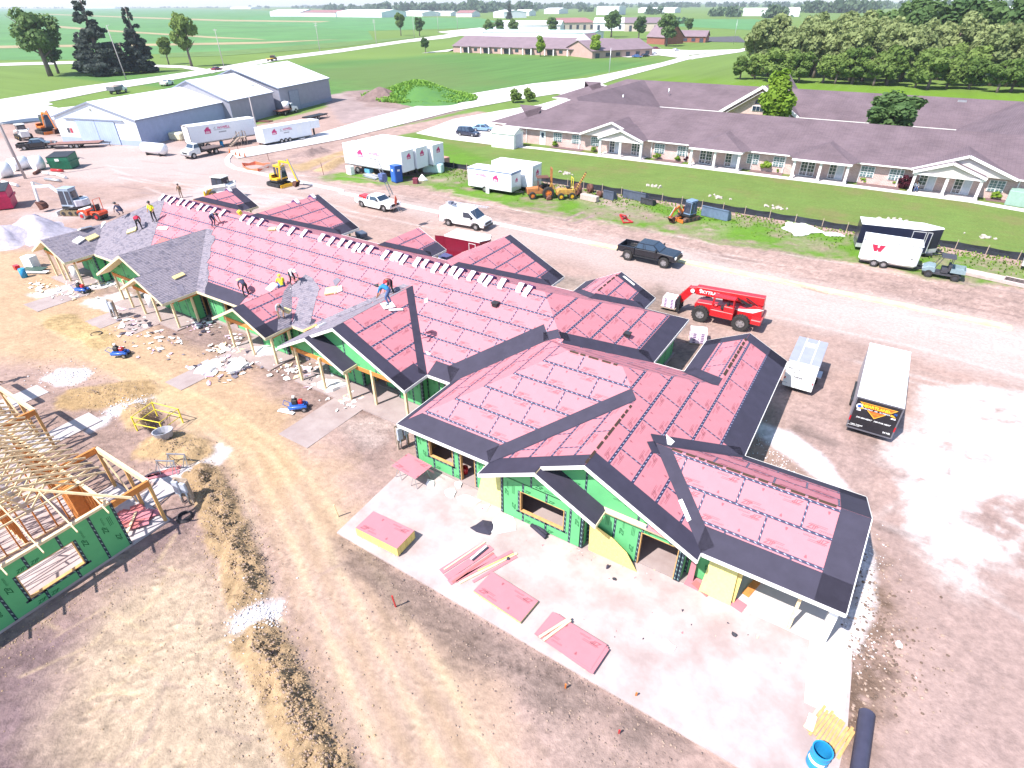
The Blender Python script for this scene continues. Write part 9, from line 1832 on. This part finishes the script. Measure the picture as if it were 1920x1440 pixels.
person(G(341,371),R(-60),'stand','person in brown camouflage walking on the dirt beyond the ridge',cl('camo',(.14,.09,.06)),cl('camo2',(.22,.15,.11)),'dark');person(G(-2,720),R(40),'stand','worker in a yellow safety vest cut off by the left edge',YLS,JN,'yellow');person(Vector((3.2,91.6,.1)),R(-80),'sit','person in a white top and jeans sitting on the fourth porch',WHS,JN)
ch_=empty('porch_chair',(3.15,91.75,.09),R(-80),'dark porch chair under the seated person','chair');mb=MB();mb.bb(-.28,.25,-.27,.27,.36,.41);mb.build('seat',DARKM,ch_);mb=MB();mb.bb(-.32,-.27,-.27,.27,.41,.95);mb.build('backrest',DARKM,ch_);[(lambda mb:mb.build('leg',DARKM,ch_))(MB().bb(x-.02,x+.02,y-.02,y+.02,0,.36))for x in(-.25,.22)for y in(-.24,.24)]
# -- rubbish under the eaves and clods on the spoil
def litter(spots,n,m,label,seed,smin=.08,smax=.45,name='litter',cat='litter'):
 r=random.Random(seed);mb=MB()
 for k in range(n):
  (px,py,sx,sy)=r.choice(spots);c=G(px+r.gauss(0,sx),py+r.gauss(0,sy));c.z=gz(c.x,c.y)+.02;s=r.uniform(smin,smax)*r.random()**.5;a=r.uniform(0,6.28);q=r.choice((4,5,6));asp=r.uniform(.25,1)
  pts=[c+Vector((math.cos(a)*x-math.sin(a)*y,math.sin(a)*x+math.cos(a)*y,r.uniform(0,.09)+.01))for x,y in((s*math.cos(6.28*i/q)*r.uniform(.5,1.2),s*asp*math.sin(6.28*i/q)*r.uniform(.5,1.2))for i in range(q))]
  mb.add(pts+[c+Vector((0,0,.10*s+.05))],[(i,(i+1)%q,q)for i in range(q)],r.randrange(len(m)))
 return tag(mb.build(name,m),label,cat,kind='stuff')
litter([(400,600,20,12),(460,640,30,20),(410,690,35,14),(590,700,20,12),(330,560,20,10),(250,610,20,14),(300,640,30,18),(440,690,14,6),(370,610,15,8)],560,[PAPER,PAPER,mat('pinkish_wrap',(.62,.42,.55),.6),SHING2,MEMB],'white and pink wrapping paper and shingle scraps strewn below the porches',3)
litter([(150,540,30,6),(120,555,25,6),(200,530,15,5),(80,540,15,8),(420,655,12,5),(540,690,20,8),(440,685,28,5),(645,750,16,8)],300,[PAPER,PAPER,PAPER,WOODP],'white paper scraps and offcuts strewn on the far porch slabs',5)
litter([(1180,1050,80,40),(1100,1030,40,20),(1300,1180,90,40)],110,[PAPER,MEMB,WOODP,ROOFP],'small chips and offcuts strewn on the slab',8,.03,.12)
litter([(300,500,60,12),(180,500,25,10),(330,470,30,20)],0,[PAPER],'x',9)if False else None
for i,p in enumerate(((392,690,26),(445,690,20),(500,660,14),(620,725,16),(410,820,0))[:4]):scrapm('paper_heap',G(p[0],p[1]),.9,PAPER,('white paper heap left of the small gable posts','white paper heap under the small gable','white paper heap between the porches','white paper heap under the double gable')[i],'paper',60+i,flat=.25,n=12)
def clods(spots,n,m,label,seed,smin=.012,smax=.062):
 r=random.Random(seed);mb=MB();ico=[(0,0,1),(.9,0,.2),(.28,.85,.2),(-.72,.53,.2),(-.72,-.53,.2),(.28,-.85,.2),(0,0,-.6)];F=[(0,1,2),(0,2,3),(0,3,4),(0,4,5),(0,5,1),(6,2,1),(6,3,2),(6,4,3),(6,5,4),(6,1,5)]
 for k in range(n):
  (a,b_,w)=r.choice(spots);t=r.random();c=G(a[0]+(b_[0]-a[0])*t,a[1]+(b_[1]-a[1])*t);an=r.uniform(0,6.28);d=abs(r.gauss(0,w));c+=Vector((math.cos(an)*d,math.sin(an)*d,0));s=smin+(smax-smin)*r.random()**2.5;c.z=gz(c.x,c.y)+s*.3
  mb.add([c+Vector((x*s*r.uniform(.7,1.2),y*s*r.uniform(.7,1.2),z*s*.8))for x,y,z in ico],F,r.randrange(len(m)))
 return tag(mb.build('soil_clods',m),label,'clods',kind='stuff')
CL1,CL2=mat('clay_clod',(.36,.25,.15),.95,var=.2),mat('brown_clod',(.31,.225,.18),.95,var=.2)
clods([((375,885),(470,1115),.75),((478,1195),(625,1480),.75)],9500,[CL1,CL1,CL2],'lumps of clay along the trench spoil ridges',1)
clods([((300,835),(360,850),.9),((150,745),(260,735),1.4),((255,765),(268,795),.7),((60,680),(220,760),1.2)],2000,[CL1,CL2],'lumps of clay round the pit and the far heaps',2)
clods([((640,1010),(1300,1390),.45),((700,1110),(1250,1470),1.6)],2200,[CL2,mat('dark_clod',(.20,.145,.13),.95,var=.2)],'dark soil lumps along the foot of the slab',3,.012,.055)
clods([((-50,1250),(330,1000),1.5),((200,1100),(600,1500),2.2)],2000,[CL2,CL1],'soil lumps on the dug ground in front of the framed house',4,.01,.045)
clods([((450,1160),(520,1150),.5),((1400,800),(1640,1060),.8),((1600,1180),(1570,1210),.7),((90,705),(160,705),.7),((215,770),(270,755),.6)],2600,[mat('white_stone',(.58,.56,.58),.9,var=.12)],'loose white stone along the gravel strips',5,.02,.07)
clods([((1620,1040),(1600,1380),.8),((1640,1100),(1690,1300),1.2)],900,[mat('wet_clod',(.13,.09,.07),.95,var=.2),CL2],'damp brown lumps beside the right corner of the slab',6,.02,.09)
def weeds(fn,n,s,m,label,seed):
 r=random.Random(seed);V=[];F=[]
 for k in range(n):
  c=fn(r)
  for q in range(4):
   a=r.uniform(0,6.28);u=Vector((math.cos(a),math.sin(a),0));h=s*r.uniform(.5,1.3);w=u.cross(Vector((0,0,1)))*h*.35;i=len(V);V+=[c-w,c+w,c+w*.6+Vector((0,0,h))+u*h*.5,c-w*.6+Vector((0,0,h*.9))+u*h*.6];F.append((i,i+1,i+2,i+3))
 me=bpy.data.meshes.new('weeds');me.from_pydata([tuple(v)for v in V],[],F);me.materials.append(m);tag(link('weeds',me),label,'weeds',kind='stuff')
def _wf(r):x=r.uniform(-60,24);y=70.6-abs(r.gauss(0,2.6))-.02*(x+20);return Vector((x,y,gz(x,y)))
weeds(_wf,2600,.15,leafmat('weed_leaves',(.15,.27,.03),(.24,.36,.06)),'rank green weeds along the silt fence',2)
_mc=G(785,182)
def _wm(r):
 a=r.uniform(0,6.28);t=r.random()**.6;x=math.cos(a)*17*t;y=math.sin(a)*12*t;return Vector((_mc.x+x,_mc.y+y,3.5*(.5+.5*math.cos(math.pi*t))*(1-.25*t)))
weeds(_wm,2600,.6,leafmat('mound_weed_leaves',(.14,.30,.06),(.25,.44,.07)),'leafy weeds covering the spoil mound',4)
# -- air
HAZE=True
if HAZE:
 mb=MB();mb.bb(-7100,2700,-320,9200,-2.0,62.0);hz=mb.build('haze',[]);tag(hz,'thin bluish summer haze over the far country','haze',kind='stuff')
 hm=bpy.data.materials.new('haze_air');hm.use_nodes=True;nt=hm.node_tree;nt.nodes.clear();o_=nt.nodes.new('ShaderNodeOutputMaterial');v_=nt.nodes.new('ShaderNodeVolumePrincipled');v_.inputs['Color'].default_value=(.84,.90,1.0,1);v_.inputs['Density'].default_value=.00014;v_.inputs['Anisotropy'].default_value=.2
 nt.links.new(v_.outputs[0],o_.inputs['Volume']);hz.data.materials.append(hm)
